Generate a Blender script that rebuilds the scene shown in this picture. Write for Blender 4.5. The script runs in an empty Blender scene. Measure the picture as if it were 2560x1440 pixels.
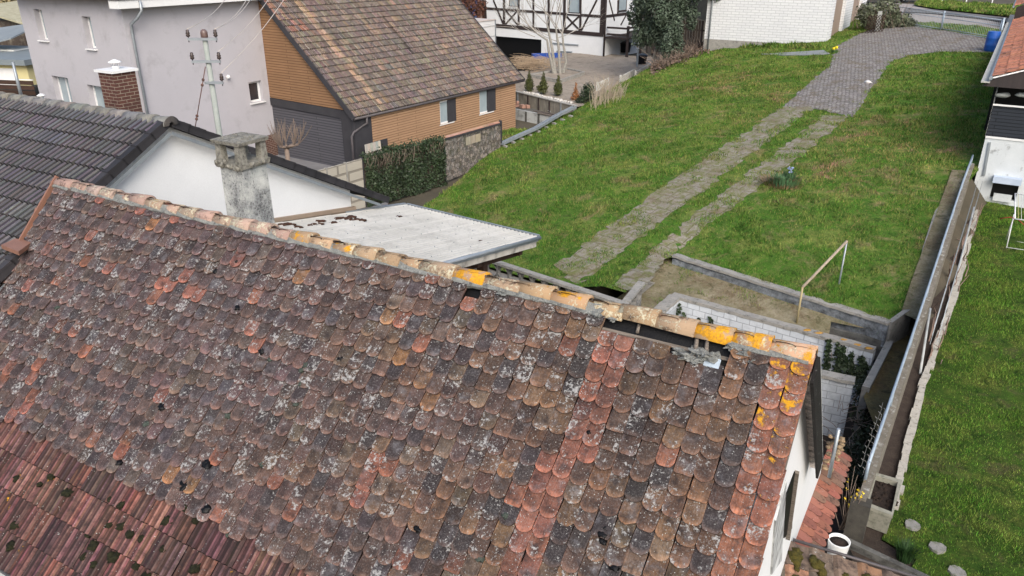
import bpy, bmesh, math, random
import numpy as np
from mathutils import Vector, Matrix, noise as mnoise
rnd = random.Random(7)
nrng = np.random.default_rng(11)
S = bpy.context.scene
COL = S.collection
# ------------------------------------------------------------------ camera, sky, sun, exposure
F_PX, PITCH, CAMH = 1930.0, math.radians(23.7), 9.0
cp, sp = math.cos(PITCH), math.sin(PITCH)
cam = bpy.data.cameras.new("camera"); camo = bpy.data.objects.new("camera", cam); COL.objects.link(camo)
cam.sensor_width = 36.0; cam.lens = F_PX/2560*36; cam.clip_end = 900; cam.clip_start = 0.1
camo.location = (0, 0, CAMH); camo.rotation_euler = (math.pi/2-PITCH, 0, 0)
S.camera = camo
w = bpy.data.worlds.new("World"); S.world = w; w.use_nodes = True
nt = w.node_tree; bg = nt.nodes["Background"]
sky = nt.nodes.new("ShaderNodeTexSky"); sky.sky_type = 'NISHITA'; sky.sun_disc = False
SUN_EL, SUN_AZ = math.radians(40), math.radians(168)     # azimuth from +Y, clockwise: behind and to the left
sky.sun_elevation = SUN_EL; sky.sun_rotation = SUN_AZ
sky.air_density = 1.0; sky.dust_density = 4.0; sky.ozone_density = 1.0
nt.links.new(sky.outputs[0], bg.inputs[0]); bg.inputs[1].default_value = 0.15
sl = bpy.data.lights.new("sun", 'SUN'); sl.energy = 1.6; sl.angle = math.radians(45); sl.color = (1.0, 0.965, 0.91)
so = bpy.data.objects.new("sun", sl); COL.objects.link(so)
sd = Vector((math.sin(SUN_AZ)*math.cos(SUN_EL), math.cos(SUN_AZ)*math.cos(SUN_EL), math.sin(SUN_EL)))
so.rotation_euler = sd.to_track_quat('Z', 'Y').to_euler(); so.location = (0, -20, 40)
S.view_settings.view_transform = 'Standard'; S.view_settings.look = 'None'
S.view_settings.exposure = 0.55; S.view_settings.gamma = 1.0
S.cycles.max_bounces = 5; S.cycles.diffuse_bounces = 3; S.cycles.transparent_max_bounces = 8
# ------------------------------------------------------------------ measuring helpers
A3 = lambda *a: np.array(a, float)
CAM = A3(0, 0, CAMH)
Z = A3(0, 0, 1)
def ray(x, y):
    X = (x-1280)/F_PX; Y = -(y-720)/F_PX
    return A3(X, cp+sp*Y, Y*cp-sp)
def atz(x, y, z):
    r = ray(x, y); return CAM + r*((z-CAMH)/r[2])
def atd(x, y, d): return CAM + ray(x, y)*d
def proj(P):
    P = np.asarray(P)-CAM; d = P[1]*cp-P[2]*sp; u = P[1]*sp+P[2]*cp
    return 1280+F_PX*P[0]/d, 720-F_PX*u/d
def dirh(az): a = math.radians(az); return A3(math.sin(a), math.cos(a), 0)
def vpl(x, y, P0, t):                                   # pixel ray meets the vertical plane through P0 along t
    n = np.cross(t, Z); r = ray(x, y); k = n@(P0-CAM)/(n@r); return CAM+r*k
def apl(x, y, P0, n):
    r = ray(x, y); return CAM+r*((n@(P0-CAM))/(n@r))
def zat(P, y):                                          # height at plan position P seen at picture row y
    Yc = -(y-720)/F_PX; return CAMH + P[1]/(cp+sp*Yc)*(Yc*cp-sp)
def lerp(a, b, t): return a+(b-a)*t
def nz(*p): return mnoise.noise(Vector(p))
# terrain of the lawn plot
QC = (-3.27248741, .113437013, .201636892, -2.55580206e-3, 2.33700188e-3, -2.50960225e-3)
LWA, LWB = atz(1686, 641, .5), atz(2226, 800, .62)
_lt = (LWB-LWA)[:2]; _ln = float(np.hypot(*_lt)); _lt = _lt/_ln
def terr(X, Y):
    X0, Y0 = X, Y
    X = min(max(X, -6), 27); Y = min(max(Y, 8), 54)
    q = QC[0]+QC[1]*X+QC[2]*Y+QC[3]*X*X+QC[4]*X*Y+QC[5]*Y*Y
    q = q if q > .15 else .15*math.exp((q-.15)*1.5)
    s_ = (X0-LWA[0])*_lt[0]+(Y0-LWA[1])*_lt[1]; d_ = -((X0-LWA[0])*_lt[1]-(Y0-LWA[1])*_lt[0])
    if -1.2 < s_ < _ln+1.2 and d_ < 1.8:
        k = max(0, d_/1.8); k = k*k*(3-2*k); k = max(k, -s_/1.2, (s_-_ln)/1.2, 0); q = .5+.06*s_/_ln+(q-.5-.06*s_/_ln)*min(1, k)
    return q + .05*nz(X*.35, Y*.35, 1) + .025*nz(X*1.1, Y*1.1, 4)
def tv(P): return A3(P[0], P[1], terr(P[0], P[1]))
def on(x, y, dz=0):
    r = ray(x, y); lo = 8.0
    for i in range(800):
        d = 8+i*.1; P = CAM+r*d
        if P[2] < terr(P[0], P[1]):
            lo, hi = d-.1, d
            for _ in range(12):
                m = (lo+hi)/2; P = CAM+r*m
                if P[2] < terr(P[0], P[1]): hi = m
                else: lo = m
            break
    P = CAM+r*lo; return A3(P[0], P[1], P[2]+dz)
def zr(X, Y): return max(0, (Y-11.5)*.09)+.02*nz(X*.5, Y*.5, 9)
def onr(x, y):
    r = ray(x, y); lo = 5
    for i in range(500):
        d = 5+i*.1; P = CAM+r*d
        if P[2] < zr(P[0], P[1]): break
    return CAM+r*(d-.05)
# ------------------------------------------------------------------ object helpers
def tag(o, label=None, cat=None, group=None, kind=None):
    if label: o['label'] = label
    if cat: o['category'] = cat
    if group: o['group'] = group
    if kind: o['kind'] = kind
    return o
def thing(name, label, cat, loc=(0, 0, 0), group=None):
    o = bpy.data.objects.new(name, None); COL.objects.link(o); o.empty_display_size = .3
    o.location = tuple(float(v) for v in loc); tag(o, label, cat, group); return o
def wloc(o):
    v = A3(0, 0, 0)
    while o is not None: v = v+A3(*o.location); o = o.parent
    return v
class MB:
    def __init__(s): s.v = []; s.f = []; s.c = []; s.uv = []; s.uv2 = []; s.sm = []; s.col = (1, 1, 1, 0)
    def add(s, vs, fs, col=None, uvs=None, smooth=False, uv2=None):
        b = len(s.v); s.v.extend([tuple(float(q) for q in p) for p in vs])
        for i, f in enumerate(fs):
            s.f.append(tuple(b+k for k in f)); s.c.append(col[i] if isinstance(col, list) else (col or s.col)); s.sm.append(smooth)
            s.uv.append([uvs[k] for k in f] if uvs is not None else None)
            if uv2 is not None: s.uv2.append([uv2[k] for k in f])
    def quad(s, a, b, c, d, col=None, uvs=None): s.add([a, b, c, d], [(0, 1, 2, 3)], col, uvs)
    def poly(s, pts, col=None): s.add(pts, [tuple(range(len(pts)))], col)
    def obox(s, O, A, B, C, col=None):                  # corner + three edge vectors
        O, A, B, C = map(np.asarray, (O, A, B, C))
        if np.cross(A, B)@C < 0: A, B = B, A
        p = [O, O+A, O+A+B, O+B]; q = [k+C for k in p]
        s.add(p+q, [(3, 2, 1, 0), (4, 5, 6, 7), (0, 1, 5, 4), (1, 2, 6, 5), (2, 3, 7, 6), (3, 0, 4, 7)], col)
    def cbox(s, c, t, w_, d_, h, col=None):             # centred plan box, t = width direction
        t = np.asarray(t); n = np.cross(Z, t); s.obox(np.asarray(c)-t*w_/2-n*d_/2, t*w_, n*d_, Z*h, col)
    def prism(s, poly, ext, col=None):
        poly = [np.asarray(p) for p in poly]; ext = np.asarray(ext); n = len(poly)
        nn = sum(np.cross(poly[i], poly[(i+1) % n]) for i in range(n))
        if nn@ext > 0: poly = poly[::-1]
        q = [p+ext for p in poly]
        s.add(poly+q, [tuple(range(n)), tuple(range(2*n-1, n-1, -1))]+[((i+1) % n, i, n+i, n+(i+1) % n) for i in range(n)], col)
    def wall(s, P, Q, th, z0, hP, hQ, col=None):        # wall between two plan points, tops at hP,hQ
        P = np.asarray(P); Q = np.asarray(Q); t = Q-P; t = A3(t[0], t[1], 0); t /= np.linalg.norm(t); n = np.cross(Z, t)*th/2
        g = lambda p, z, sg: A3(p[0], p[1], z)+n*sg
        vs = [g(P, z0, -1), g(Q, z0, -1), g(Q, z0, 1), g(P, z0, 1), g(P, hP, -1), g(Q, hQ, -1), g(Q, hQ, 1), g(P, hP, 1)]
        s.add(vs, [(3, 2, 1, 0), (4, 5, 6, 7), (0, 1, 5, 4), (1, 2, 6, 5), (2, 3, 7, 6), (3, 0, 4, 7)], col)
    def tube(s, pts, rad, n=6, col=None, caps=True, smooth=True):
        pts = [np.asarray(p, float) for p in pts]
        if not hasattr(rad, '__len__'): rad = [rad]*len(pts)
        vs = []; ref = None
        for i, p in enumerate(pts):
            d = pts[min(i+1, len(pts)-1)]-pts[max(i-1, 0)]; L = np.linalg.norm(d); d = d/L if L > 1e-9 else Z
            if ref is None:
                ref = np.cross(d, A3(.13, .27, .95) if abs(d[2]) < .9 else A3(1, .1, 0))
            a = ref-d*(ref@d); a /= np.linalg.norm(a); ref = a; b = np.cross(d, a)
            for k in range(n):
                th = 2*math.pi*k/n; vs.append(p+(a*math.cos(th)+b*math.sin(th))*rad[i])
        fs = []
        for i in range(len(pts)-1):
            for k in range(n):
                fs.append((i*n+k, i*n+(k+1) % n, (i+1)*n+(k+1) % n, (i+1)*n+k))
        s.add(vs, fs, col, smooth=smooth)
        if caps:
            b = len(s.v)-len(vs)
            for f in (tuple(b+k for k in range(n))[::-1], tuple(b+(len(pts)-1)*n+k for k in range(n))):
                s.f.append(f); s.c.append(col or s.col); s.uv.append(None); s.sm.append(False)
    def lathe(s, c, prof, n=16, col=None, smooth=True):  # prof: (r,z) from bottom to top
        c = np.asarray(c); vs = []
        for r, z in prof:
            for k in range(n):
                a = 2*math.pi*k/n; vs.append(c+A3(r*math.cos(a), r*math.sin(a), z))
        fs = [(i*n+k, i*n+(k+1) % n, (i+1)*n+(k+1) % n, (i+1)*n+k) for i in range(len(prof)-1) for k in range(n)]
        s.add(vs, fs, col, smooth=smooth)
        b = len(s.v)-len(vs)
        for f in (tuple(b+k for k in range(n))[::-1], tuple(b+(len(prof)-1)*n+k for k in range(n))):
            s.f.append(f); s.c.append(col or s.col); s.uv.append(None); s.sm.append(False)
    def blob(s, c, r, n=7, m=5, amp=.25, col=None, seed=0, sq=(1, 1, 1), smooth=True):
        c = np.asarray(c); vs = []
        for i in range(m+1):
            ph = math.pi*i/m
            for k in range(n):
                a = 2*math.pi*k/n; d = A3(math.sin(ph)*math.cos(a), math.sin(ph)*math.sin(a), math.cos(ph))
                rr = r*(1+amp*nz(*(d*1.7+seed*3.1))*2); vs.append(c+d*rr*np.asarray(sq))
        fs = [(i*n+k, (i+1)*n+k, (i+1)*n+(k+1) % n, i*n+(k+1) % n) for i in range(m) for k in range(n)]
        s.add(vs, fs, col, smooth=smooth)
    def build(s, name, mat, parent=None, label=None, cat=None, group=None, kind=None, merge=False):
        if not s.v: return None
        V = np.array(s.v)
        if parent is not None: off = wloc(parent)
        else: off = A3((V[:, 0].min()+V[:, 0].max())/2, (V[:, 1].min()+V[:, 1].max())/2, V[:, 2].min())
        me = bpy.data.meshes.new(name); me.from_pydata((V-off).tolist(), [], s.f); me.update()
        if merge:
            bm = bmesh.new(); bm.from_mesh(me); bmesh.ops.remove_doubles(bm, verts=bm.verts, dist=1e-4); bm.to_mesh(me); bm.free()
        else:
            ca = me.color_attributes.new("Col", 'FLOAT_COLOR', 'CORNER'); uvl = me.uv_layers.new(name="UVMap")
            cols = []; uvs = []
            for i, f in enumerate(s.f):
                cols.extend(list(s.c[i])*len(f))
                if s.uv[i] is not None:
                    for q in s.uv[i]: uvs.extend(q)
                else:
                    P = V[list(f)]; n = np.zeros(3)
                    for k in range(len(f)): n += np.cross(P[k], P[(k+1) % len(f)])
                    L = np.linalg.norm(n); n = n/L if L > 1e-12 else Z
                    u = np.cross(Z, n); Lu = np.linalg.norm(u)
                    u = u/Lu if Lu > .05 else A3(math.cos(.5486), math.sin(.5486), 0)*A3(1, -1, 1)
                    u = u-n*(u@n); u /= np.linalg.norm(u); vv = np.cross(n, u)
                    for q in P: uvs.extend((q@u, q@vv))
            ca.data.foreach_set("color", np.array(cols, np.float32)); uvl.data.foreach_set("uv", np.array(uvs, np.float32))
            if len(s.uv2):
                flat = [c for q in s.uv2 for p in q for c in p]; flat += [0.0]*(2*len(me.loops)-len(flat))
                me.uv_layers.new(name="TileUV").data.foreach_set("uv", np.array(flat, np.float32))
            me.polygons.foreach_set("use_smooth", s.sm)
        me.materials.append(mat)
        o = bpy.data.objects.new(name, me); COL.objects.link(o)
        if parent is not None: o.parent = parent
        else: o.location = tuple(off)
        return tag(o, label, cat, group, kind)
def copy_tree(o, parent=None):
    c = o.copy(); COL.objects.link(c); c.parent = parent
    for ch in [q for q in bpy.data.objects if q.parent == o]: copy_tree(ch, c)
    return c
# ------------------------------------------------------------------ materials
_M = {}
class NT:
    def __init__(s, name, rough=.85, spec=.3, metal=0):
        m = bpy.data.materials.new(name); m.use_nodes = True; s.m = m; s.t = m.node_tree; s.b = s.t.nodes["Principled BSDF"]
        s.b.inputs['Roughness'].default_value = rough; s.b.inputs['Metallic'].default_value = metal
        s.b.inputs['Specular IOR Level'].default_value = spec
    def n(s, ty, **k):
        o = s.t.nodes.new(ty)
        for a, b in k.items(): setattr(o, a, b)
        return o
    def l(s, a, b): s.t.links.new(a, b)
    def put(s, sock, v):
        if hasattr(v, 'links') or hasattr(v, 'is_output'): s.l(v, sock)
        elif isinstance(v, (tuple, list)) and len(v) == 3 and sock.type == 'RGBA': sock.default_value = (*v, 1)
        else: sock.default_value = v
    def co(s, kind='uv', scale=(1, 1, 1)):
        if kind == 'pos': src = s.n("ShaderNodeNewGeometry").outputs['Position']
        elif kind == 'obj': src = s.n("ShaderNodeTexCoord").outputs['Object']
        else: src = s.n("ShaderNodeUVMap").outputs['UV']
        mp = s.n("ShaderNodeMapping"); mp.inputs['Scale'].default_value = scale; s.l(src, mp.inputs[0]); return mp.outputs[0]
    def noise(s, co, scale=5, det=5, rough=.6, dist=0):
        o = s.n("ShaderNodeTexNoise"); s.l(co, o.inputs['Vector']); o.inputs['Scale'].default_value = scale
        o.inputs['Detail'].default_value = det; o.inputs['Roughness'].default_value = rough; o.inputs['Distortion'].default_value = dist
        return o.outputs['Fac']
    def vor(s, co, scale=5, out='Distance', rnd_=1.0):
        o = s.n("ShaderNodeTexVoronoi"); s.l(co, o.inputs['Vector']); o.inputs['Scale'].default_value = scale; o.inputs['Randomness'].default_value = rnd_; return o.outputs[out]
    def ramp(s, f, a, b, ca=0., cb=1.):
        o = s.n("ShaderNodeMapRange"); s.l(f, o.inputs[0]); o.inputs[1].default_value = a; o.inputs[2].default_value = b
        o.inputs[3].default_value = ca; o.inputs[4].default_value = cb; return o.outputs[0]
    def mix(s, f, a, b, mode='MIX'):
        o = s.n("ShaderNodeMix"); o.data_type = 'RGBA'; o.blend_type = mode
        s.put(o.inputs[0], f); s.put(o.inputs[6], a); s.put(o.inputs[7], b); return o.outputs[2]
    def math(s, op, a, b=0.):
        o = s.n("ShaderNodeMath"); o.operation = op; s.put(o.inputs[0], a); s.put(o.inputs[1], b); return o.outputs[0]
    def attr(s, nm="Col"):
        return s.n("ShaderNodeAttribute", attribute_name=nm)
    def base(s, c): s.put(s.b.inputs['Base Color'], c)
    def bump(s, h, dist=.01, st=1.0):
        o = s.n("ShaderNodeBump"); o.inputs['Distance'].default_value = dist; o.inputs['Strength'].default_value = st
        s.l(h, o.inputs['Height']); s.l(o.outputs[0], s.b.inputs['Normal'])
def plain(name, c1, c2=None, scale=3, rough=.8, bump=.004, kind='obj', metal=0, spec=.3, stain=None, st_amt=.5, fine=60, attr=False):
    """two-tone noisy surface with an optional darker weathering stain"""
    if name in _M: return _M[name]
    t = NT(name, rough, spec, metal); co = t.co(kind)
    c2 = c2 or tuple(v*.8 for v in c1)
    n1 = t.noise(co, scale, 6, .65); n2 = t.noise(co, fine, 3, .7)
    c = t.mix(t.ramp(n1, .35, .65), c1, c2)
    c = t.mix(t.ramp(n2, .3, .7, 0, .35), c, tuple(v*.7 for v in c1))
    if stain: c = t.mix(t.ramp(t.noise(co, scale*1.7+.3, 8, .7), .62-st_amt*.25, .72), c, stain)
    if attr: c = t.mix(1.0, c, t.attr().outputs['Color'], 'MULTIPLY')
    t.base(c)
    if bump: t.bump(n2, bump)
    _M[name] = t.m; return t.m
def streaky(name, c1, c2, c3=None, su=30, sv=1.5, rough=.8, bump=.006, spec=.3, metal=0, stain=None):
    if name in _M: return _M[name]
    t = NT(name, rough, spec, metal); co = t.co('uv', (su, sv, 1)); n1 = t.noise(co, 1, 5, .6)
    c = t.mix(t.ramp(n1, .35, .65), c1, c2)
    if c3: c = t.mix(t.ramp(t.noise(t.co('uv'), 2.3, 6), .5, .72), c, c3)
    c = t.mix(1.0, c, t.attr().outputs['Color'], 'MULTIPLY')
    t.base(c); t.bump(n1, bump); _M[name] = t.m; return t.m
def bricks(name, c1, c2, mortar, bw, bh, ms=.01, rough=.8, off=.5, bump=.006, dirt_shade=None, uvo=(0, 0), moff=.5):
    t = NT(name, rough); co = t.co('uv'); br = t.n("ShaderNodeTexBrick"); t.l(co, br.inputs['Vector'])
    br.inputs['Scale'].default_value = 1; br.inputs['Brick Width'].default_value = bw; br.inputs['Row Height'].default_value = bh
    br.inputs['Mortar Size'].default_value = ms; br.offset = off; br.inputs['Mortar Smooth'].default_value = .15
    br.inputs['Color1'].default_value = (*c1, 1); br.inputs['Color2'].default_value = (*c2, 1); br.inputs['Mortar'].default_value = (*mortar, 1)
    c = br.outputs['Color']; n = t.noise(co, 14, 6)
    c = t.mix(t.ramp(n, .3, .75, 0, .45), c, tuple(v*.65 for v in c1))
    if dirt_shade: c = t.mix(t.ramp(t.noise(co, 1.1, 8, .7), .5, .7), c, dirt_shade)
    t.base(c)
    h = t.math('SUBTRACT', t.math('MULTIPLY', n, .25), br.outputs['Fac']); t.bump(h, bump); return t.m
def claddings(name, c1, c2, gap, bh=.085, uw=3.4, dark=.25):
    t = NT(name, .75); co = t.co('uv'); br = t.n("ShaderNodeTexBrick"); t.l(co, br.inputs['Vector'])
    br.inputs['Scale'].default_value = 1; br.inputs['Brick Width'].default_value = uw; br.inputs['Row Height'].default_value = bh
    br.inputs['Mortar Size'].default_value = bh*.13; br.offset = .37; br.inputs['Mortar Smooth'].default_value = .3
    br.inputs['Color1'].default_value = (*c1, 1); br.inputs['Color2'].default_value = (*c2, 1); br.inputs['Mortar'].default_value = (*gap, 1)
    g = t.noise(t.co('uv', (2, 60, 1)), 1, 5); c = t.mix(t.ramp(g, .3, .7, 0, .5), br.outputs['Color'], tuple(v*.6 for v in c1))
    c = t.mix(t.ramp(t.noise(co, .9, 4), .4, .7, 0, dark*1.6), c, tuple(v*.55 for v in c1))
    t.base(c); t.bump(t.math('SUBTRACT', t.math('MULTIPLY', g, .2), br.outputs['Fac']), .012); return t.m
def tilemat(name, lich=.5, soot=.5, spots=.5, speckc=(.42, .43, .42), groove=1.0, gscale=90, bumpd=.006, rim=False):
    """old clay tile: colour and yellow-lichen amount from the tile, soot, pale lichen, streaks"""
    t = NT(name, .9, .15); at = t.attr(); co = t.co('uv')
    c = at.outputs['Color']
    cs = t.co('uv', (gscale, 7, 1)); g = t.noise(cs, 1, 4, .6)
    c = t.mix(t.ramp(g, .38, .66, 0, .55*groove), c, t.mix(.72, c, (.015, .012, .012)))
    if rim:      # worn lighter rim, sooty centre of each tile
        tu = t.n("ShaderNodeUVMap"); tu.uv_map = "TileUV"; sp2 = t.n("ShaderNodeSeparateXYZ"); t.l(tu.outputs[0], sp2.inputs[0])
        ax = t.math('ABSOLUTE', sp2.outputs[0]); ed_ = t.math('MAXIMUM', t.ramp(ax, .8, 1.15), t.ramp(sp2.outputs[1], .22, .0))
        nr = t.noise(co, 9, 6, .7); ef = t.math('MULTIPLY', t.ramp(t.math('ADD', ed_, t.math('MULTIPLY', nr, 1.7)), 1.0, 1.7), .6)
        c = t.mix(ef, t.mix(.5, c, (.016, .012, .013)), t.mix(.22, t.mix(1.0, c, (1.6, 1.42, 1.3), 'MULTIPLY'), (.34, .20, .14)))
        c = t.mix(t.ramp(t.noise(co, 4.6, 5, .7), .54, .70, 0, .55), c, (.20, .20, .22)); c = t.mix(t.ramp(t.noise(co, 55, 4, .8), .5, .66, 0, .35), c, (.30, .285, .28))
    n1 = t.noise(co, 7, 9, .72); c = t.mix(t.ramp(n1, .5-.2*soot+.05, .66, 0, .9), c, (.024, .02, .021))
    n0 = t.noise(co, 2.6, 3, .6)
    n2 = t.noise(co, 26, 8, .75); thr = t.math('ADD', t.ramp(n0, .33, .67, .17, -.06), .62-.09*lich)
    f2 = t.ramp(t.math('SUBTRACT', n2, thr), 0, .05, 0, .8); c = t.mix(f2, c, speckc)
    v = t.vor(co, 34); sel = t.ramp(t.noise(co, 5, 3), .6-.16*spots, .62-.1*spots)
    fs = t.math('MULTIPLY', t.ramp(t.math('ADD', v, t.math('MULTIPLY', n2, .25)), .3, .22), sel); c = t.mix(t.math('MULTIPLY', fs, .75), c, (.5, .52, .5))
    ny = t.noise(co, 7, 6, .6); ny = t.math('ADD', t.math('MULTIPLY', ny, .85), t.math('MULTIPLY', t.noise(co, 48, 4, .8), .2)); ya = t.math('SUBTRACT', t.math('ADD', ny, t.math('MULTIPLY', at.outputs['Alpha'], .55)), .80)
    c = t.mix(t.ramp(ya, 0, .06, 0, .95), c, t.mix(t.ramp(t.noise(co, 38, 5, .8), .4, .62), (.66, .32, .008), (.36, .19, .03)))
    t.base(c); h = t.math('ADD', t.math('MULTIPLY', g, .5*groove), t.math('ADD', t.math('MULTIPLY', n1, .6), t.math('MULTIPLY', f2, .35)))
    t.bump(h, bumpd); return t.m
M_biber = tilemat("old_beaver_tail_clay", .95, .62, .9, (.36, .36, .355), rim=True)
M_cap = tilemat("old_ridge_clay", 1.5, .1, .5, (.50, .48, .36), .3)
M_ltile = tilemat("old_interlocking_clay", -.3, .6, .3, groove=.6, gscale=26)
M_mort = plain("lime_mortar", (.2, .21, .2), (.33, .34, .32), 9, .95, .03, stain=(.06, .06, .06), st_amt=.4)
M_white = plain("white_render", (.74, .76, .77), (.68, .70, .71), .8, .85, .002)
M_oldwhite = plain("aged_white_render", (.66, .68, .66), (.56, .58, .56), 1.3, .9, .004, stain=(.33, .34, .32), st_amt=.2)
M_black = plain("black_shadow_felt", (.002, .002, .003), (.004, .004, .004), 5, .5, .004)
M_wood_old = streaky("weathered_wood", (.22, .19, .16), (.10, .085, .07), None, 3, 60)
M_wood_dk = streaky("dark_stained_wood", (.055, .03, .02), (.03, .018, .013), None, 3, 50)
M_timber = plain("dark_timber_beam", (.028, .02, .02), (.045, .034, .032), 6, .8, .004)
M_zinc = plain("grey_zinc", (.36, .40, .43), (.28, .31, .34), 5, .45, .001, metal=.5)
M_zincd = plain("dark_zinc", (.07, .065, .07), (.1, .09, .095), 5, .5, .001)
M_wmetal = plain("white_enamel", (.78, .79, .79), (.72, .73, .73), 2, .4, 0)
M_conc = plain("weathered_concrete", (.34, .33, .30), (.24, .235, .22), 4, .95, .008, stain=(.09, .09, .08), st_amt=.35)
M_concd = plain("dirty_dark_concrete", (.15, .15, .14), (.08, .08, .075), 3.5, .95, .01, stain=(.03, .03, .028), st_amt=.5)
M_glass = plain("window_glass", (.35, .42, .45), (.28, .34, .37), 1.2, .12, 0, spec=.6)
M_dglass = plain("dark_window_glass", (.035, .03, .032), (.05, .045, .05), 1.5, .1, 0, spec=.6)
M_soil = plain("dark_soil", (.042, .031, .025), (.068, .052, .042), 7, 1, .03, fine=40)
M_soild = plain("moist_potting_soil", (.022, .015, .012), (.04, .028, .022), 9, 1, .02, fine=40)
M_moss = plain("dark_moss", (.012, .013, .006), (.03, .03, .012), 30, 1, .02)
M_gmoss = plain("grey_green_moss", (.05, .065, .055), (.09, .11, .09), 30, 1, .02)
M_twig = plain("bare_twigs", (.26, .2, .16), (.18, .14, .115), 10, .9, 0)
M_trunk = plain("pale_bark", (.34, .33, .30), (.2, .195, .175), 12, .95, .01)
# ------------------------------------------------------------------ roof builders
def profile_roof(mb, O, U, V, N, LU, LV, tw, g, prof, colf, lift=.03, lip=.03, inside=None, wav=.006, segc=None, lap=.0, lipd=.16):
    """interlocking tiles: prof = [(fraction across tile, height)], one colour per tile"""
    nu = max(1, round(LU/tw)); nv = max(1, round(LV/g)); tw = LU/nu; g = LV/nv
    for j in range(nv):
        for i in range(nu):
            if inside and not inside((i+.5)*tw, (j+.5)*g): continue
            c = colf(i, j, nu, nv); dz = rnd.uniform(-wav, wav); du = rnd.uniform(-.004, .004)
            o1, o2 = rnd.random()*3, rnd.random()*3; vs = []; uv = []
            for (fr, h) in prof:
                u = (i+fr)*tw+du
                for v, l in ((j*g, 0), ((j+1)*g+.01, lift+dz)):
                    vs.append(O+U*u+V*v+N*(h+l)); uv.append((u+o1, v+o2))
                vs.append(O+U*u+V*((j+1)*g+.01+lap)+N*(h*.75+lift+dz-lip)); uv.append((u+o1, (j+1)*g+.03+o2))
            fs = []
            for k in range(len(prof)-1):
                a = 3*k; fs.append((a, a+1, a+4, a+3)); fs.append((a+1, a+2, a+5, a+4))
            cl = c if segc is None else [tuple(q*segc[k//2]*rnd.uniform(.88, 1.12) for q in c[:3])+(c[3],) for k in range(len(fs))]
            if segc is not None: cl = [q if k % 2 == 0 else (q[0]*lipd, q[1]*lipd, q[2]*lipd, 0) for k, q in enumerate(cl)]  # lip faces darkened: row-lap shadow painted in together with moss
            mb.add(vs, fs, cl, uv)
def slab_tile(mb, O, U, V, N, u0, v1, w_, ln, th, col, shape=0, h0=0, h1=.03, jit=1.):
    """slightly crowned flat tile with a rounded tail at v1"""
    du = rnd.gauss(0, .003)*jit; dv = rnd.gauss(0, .009)*jit; rot = rnd.gauss(0, .018)*jit; h1 = h1+abs(rnd.gauss(0, .006))*jit
    cu = u0+w_/2+du; tail = v1+dv; hw = w_/2*.965; xs_ = (-1, -.93, -.75, -.45, 0, .45, .75, .93, 1)
    if shape == 0: ty = [hw*.78*(1-math.sqrt(max(0, 1-x*x*.985))) for x in xs_]
    elif shape == 1: ty = [hw*.62, hw*.42, hw*.14, 0, 0, 0, hw*.14, hw*.42, hw*.62]
    else: ty = [hw*.18, hw*.05, 0, 0, 0, 0, 0, hw*.05, hw*.18]
    o1, o2 = rnd.random()*5, rnd.random()*5; cr = rnd.uniform(.004, .011)*jit; A_, B_, C_, D_, uv = [], [], [], [], []; tl = []
    ni = rnd.random() < .12
    for k, x in enumerate(xs_):
        a = x*hw; t_ = ty[k]+rnd.gauss(0, .0018)+(.012 if ni and k in (2, 3) else 0); hh = cr*(1-x*x)
        p = lambda b, h: O+U*(cu+a+b*rot)+V*(tail+b)+N*h
        A_.append(p(-ln, h0+hh)); B_.append(p(-t_, h1+hh)); D_.append(p(-t_, h1+hh-th))
        uv.append(((cu+a+o1, tail-ln+o2), (cu+a+o1, tail-t_+o2))); tl.append(((x, ln-t_), (x, t_*.2 if abs(x) < .99 else .0)))
    n = len(xs_); vs = A_+B_+[q+N*0 for q in B_]+D_+[A_[0]-N*th, A_[-1]-N*th]; u2 = [q[0] for q in uv]+[q[1] for q in uv]*3+[uv[0][0], uv[-1][0]]
    t2 = [(x, 1.) for x in xs_]+[(x, 0.) for x in xs_]*3+[(-1, 1), (1, 1)]
    fs = [(k, n+k, n+k+1, k+1) for k in range(n-1)]+[(2*n+k, 3*n+k, 3*n+k+1, 2*n+k+1) for k in range(n-1)]+[(0, 4*n, 3*n, 2*n), (n-1, 3*n-1, 4*n-1, 4*n+1)]
    if np.cross(B_[0]-A_[0], A_[1]-A_[0])@N < 0: fs = [f[::-1] for f in fs]
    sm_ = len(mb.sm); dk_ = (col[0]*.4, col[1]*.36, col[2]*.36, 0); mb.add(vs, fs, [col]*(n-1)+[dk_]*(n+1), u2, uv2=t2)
    for k in range(n-1): mb.sm[sm_+k] = True
def cap_tube(mb, P, Q, r0, r1, side, up, col, arc=100, n=9, th=.014, seed=0):
    """half-round ridge tile from P to Q"""
    o1, o2 = rnd.random()*5, rnd.random()*5; vs = []; uv = []; L = np.linalg.norm(Q-P)
    for k in range(n+1):
        a = math.radians(-arc+2*arc*k/n)
        for p, r, v in ((P, r0, 0), (lerp(P, Q, .5), (r0+r1)/2, L/2), (Q, r1, L)):
            rr = r*(1+.05*nz(k*.4, v*3, seed)); vs.append(p+side*math.sin(a)*rr+up*math.cos(a)*rr); uv.append((o1+a*r, o2+v))
        vs.append(Q+side*math.sin(a)*(r1-th*2)+up*math.cos(a)*(r1-th*2)); uv.append((o1+a*r1, o2+L+.02))
        vs.append(P+side*math.sin(a)*(r0-th*2)+up*math.cos(a)*(r0-th*2)); uv.append((o1+a*r0, o2-.02))
    fs = []
    for k in range(n):
        a, b = 5*k, 5*(k+1)
        fs += [(a, b, b+1, a+1), (a+1, b+1, b+2, a+2), (a+2, b+2, b+3, a+3), (a+4, b+4, b, a)]
    mb.add(vs, fs, col, uv, smooth=True)
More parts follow.
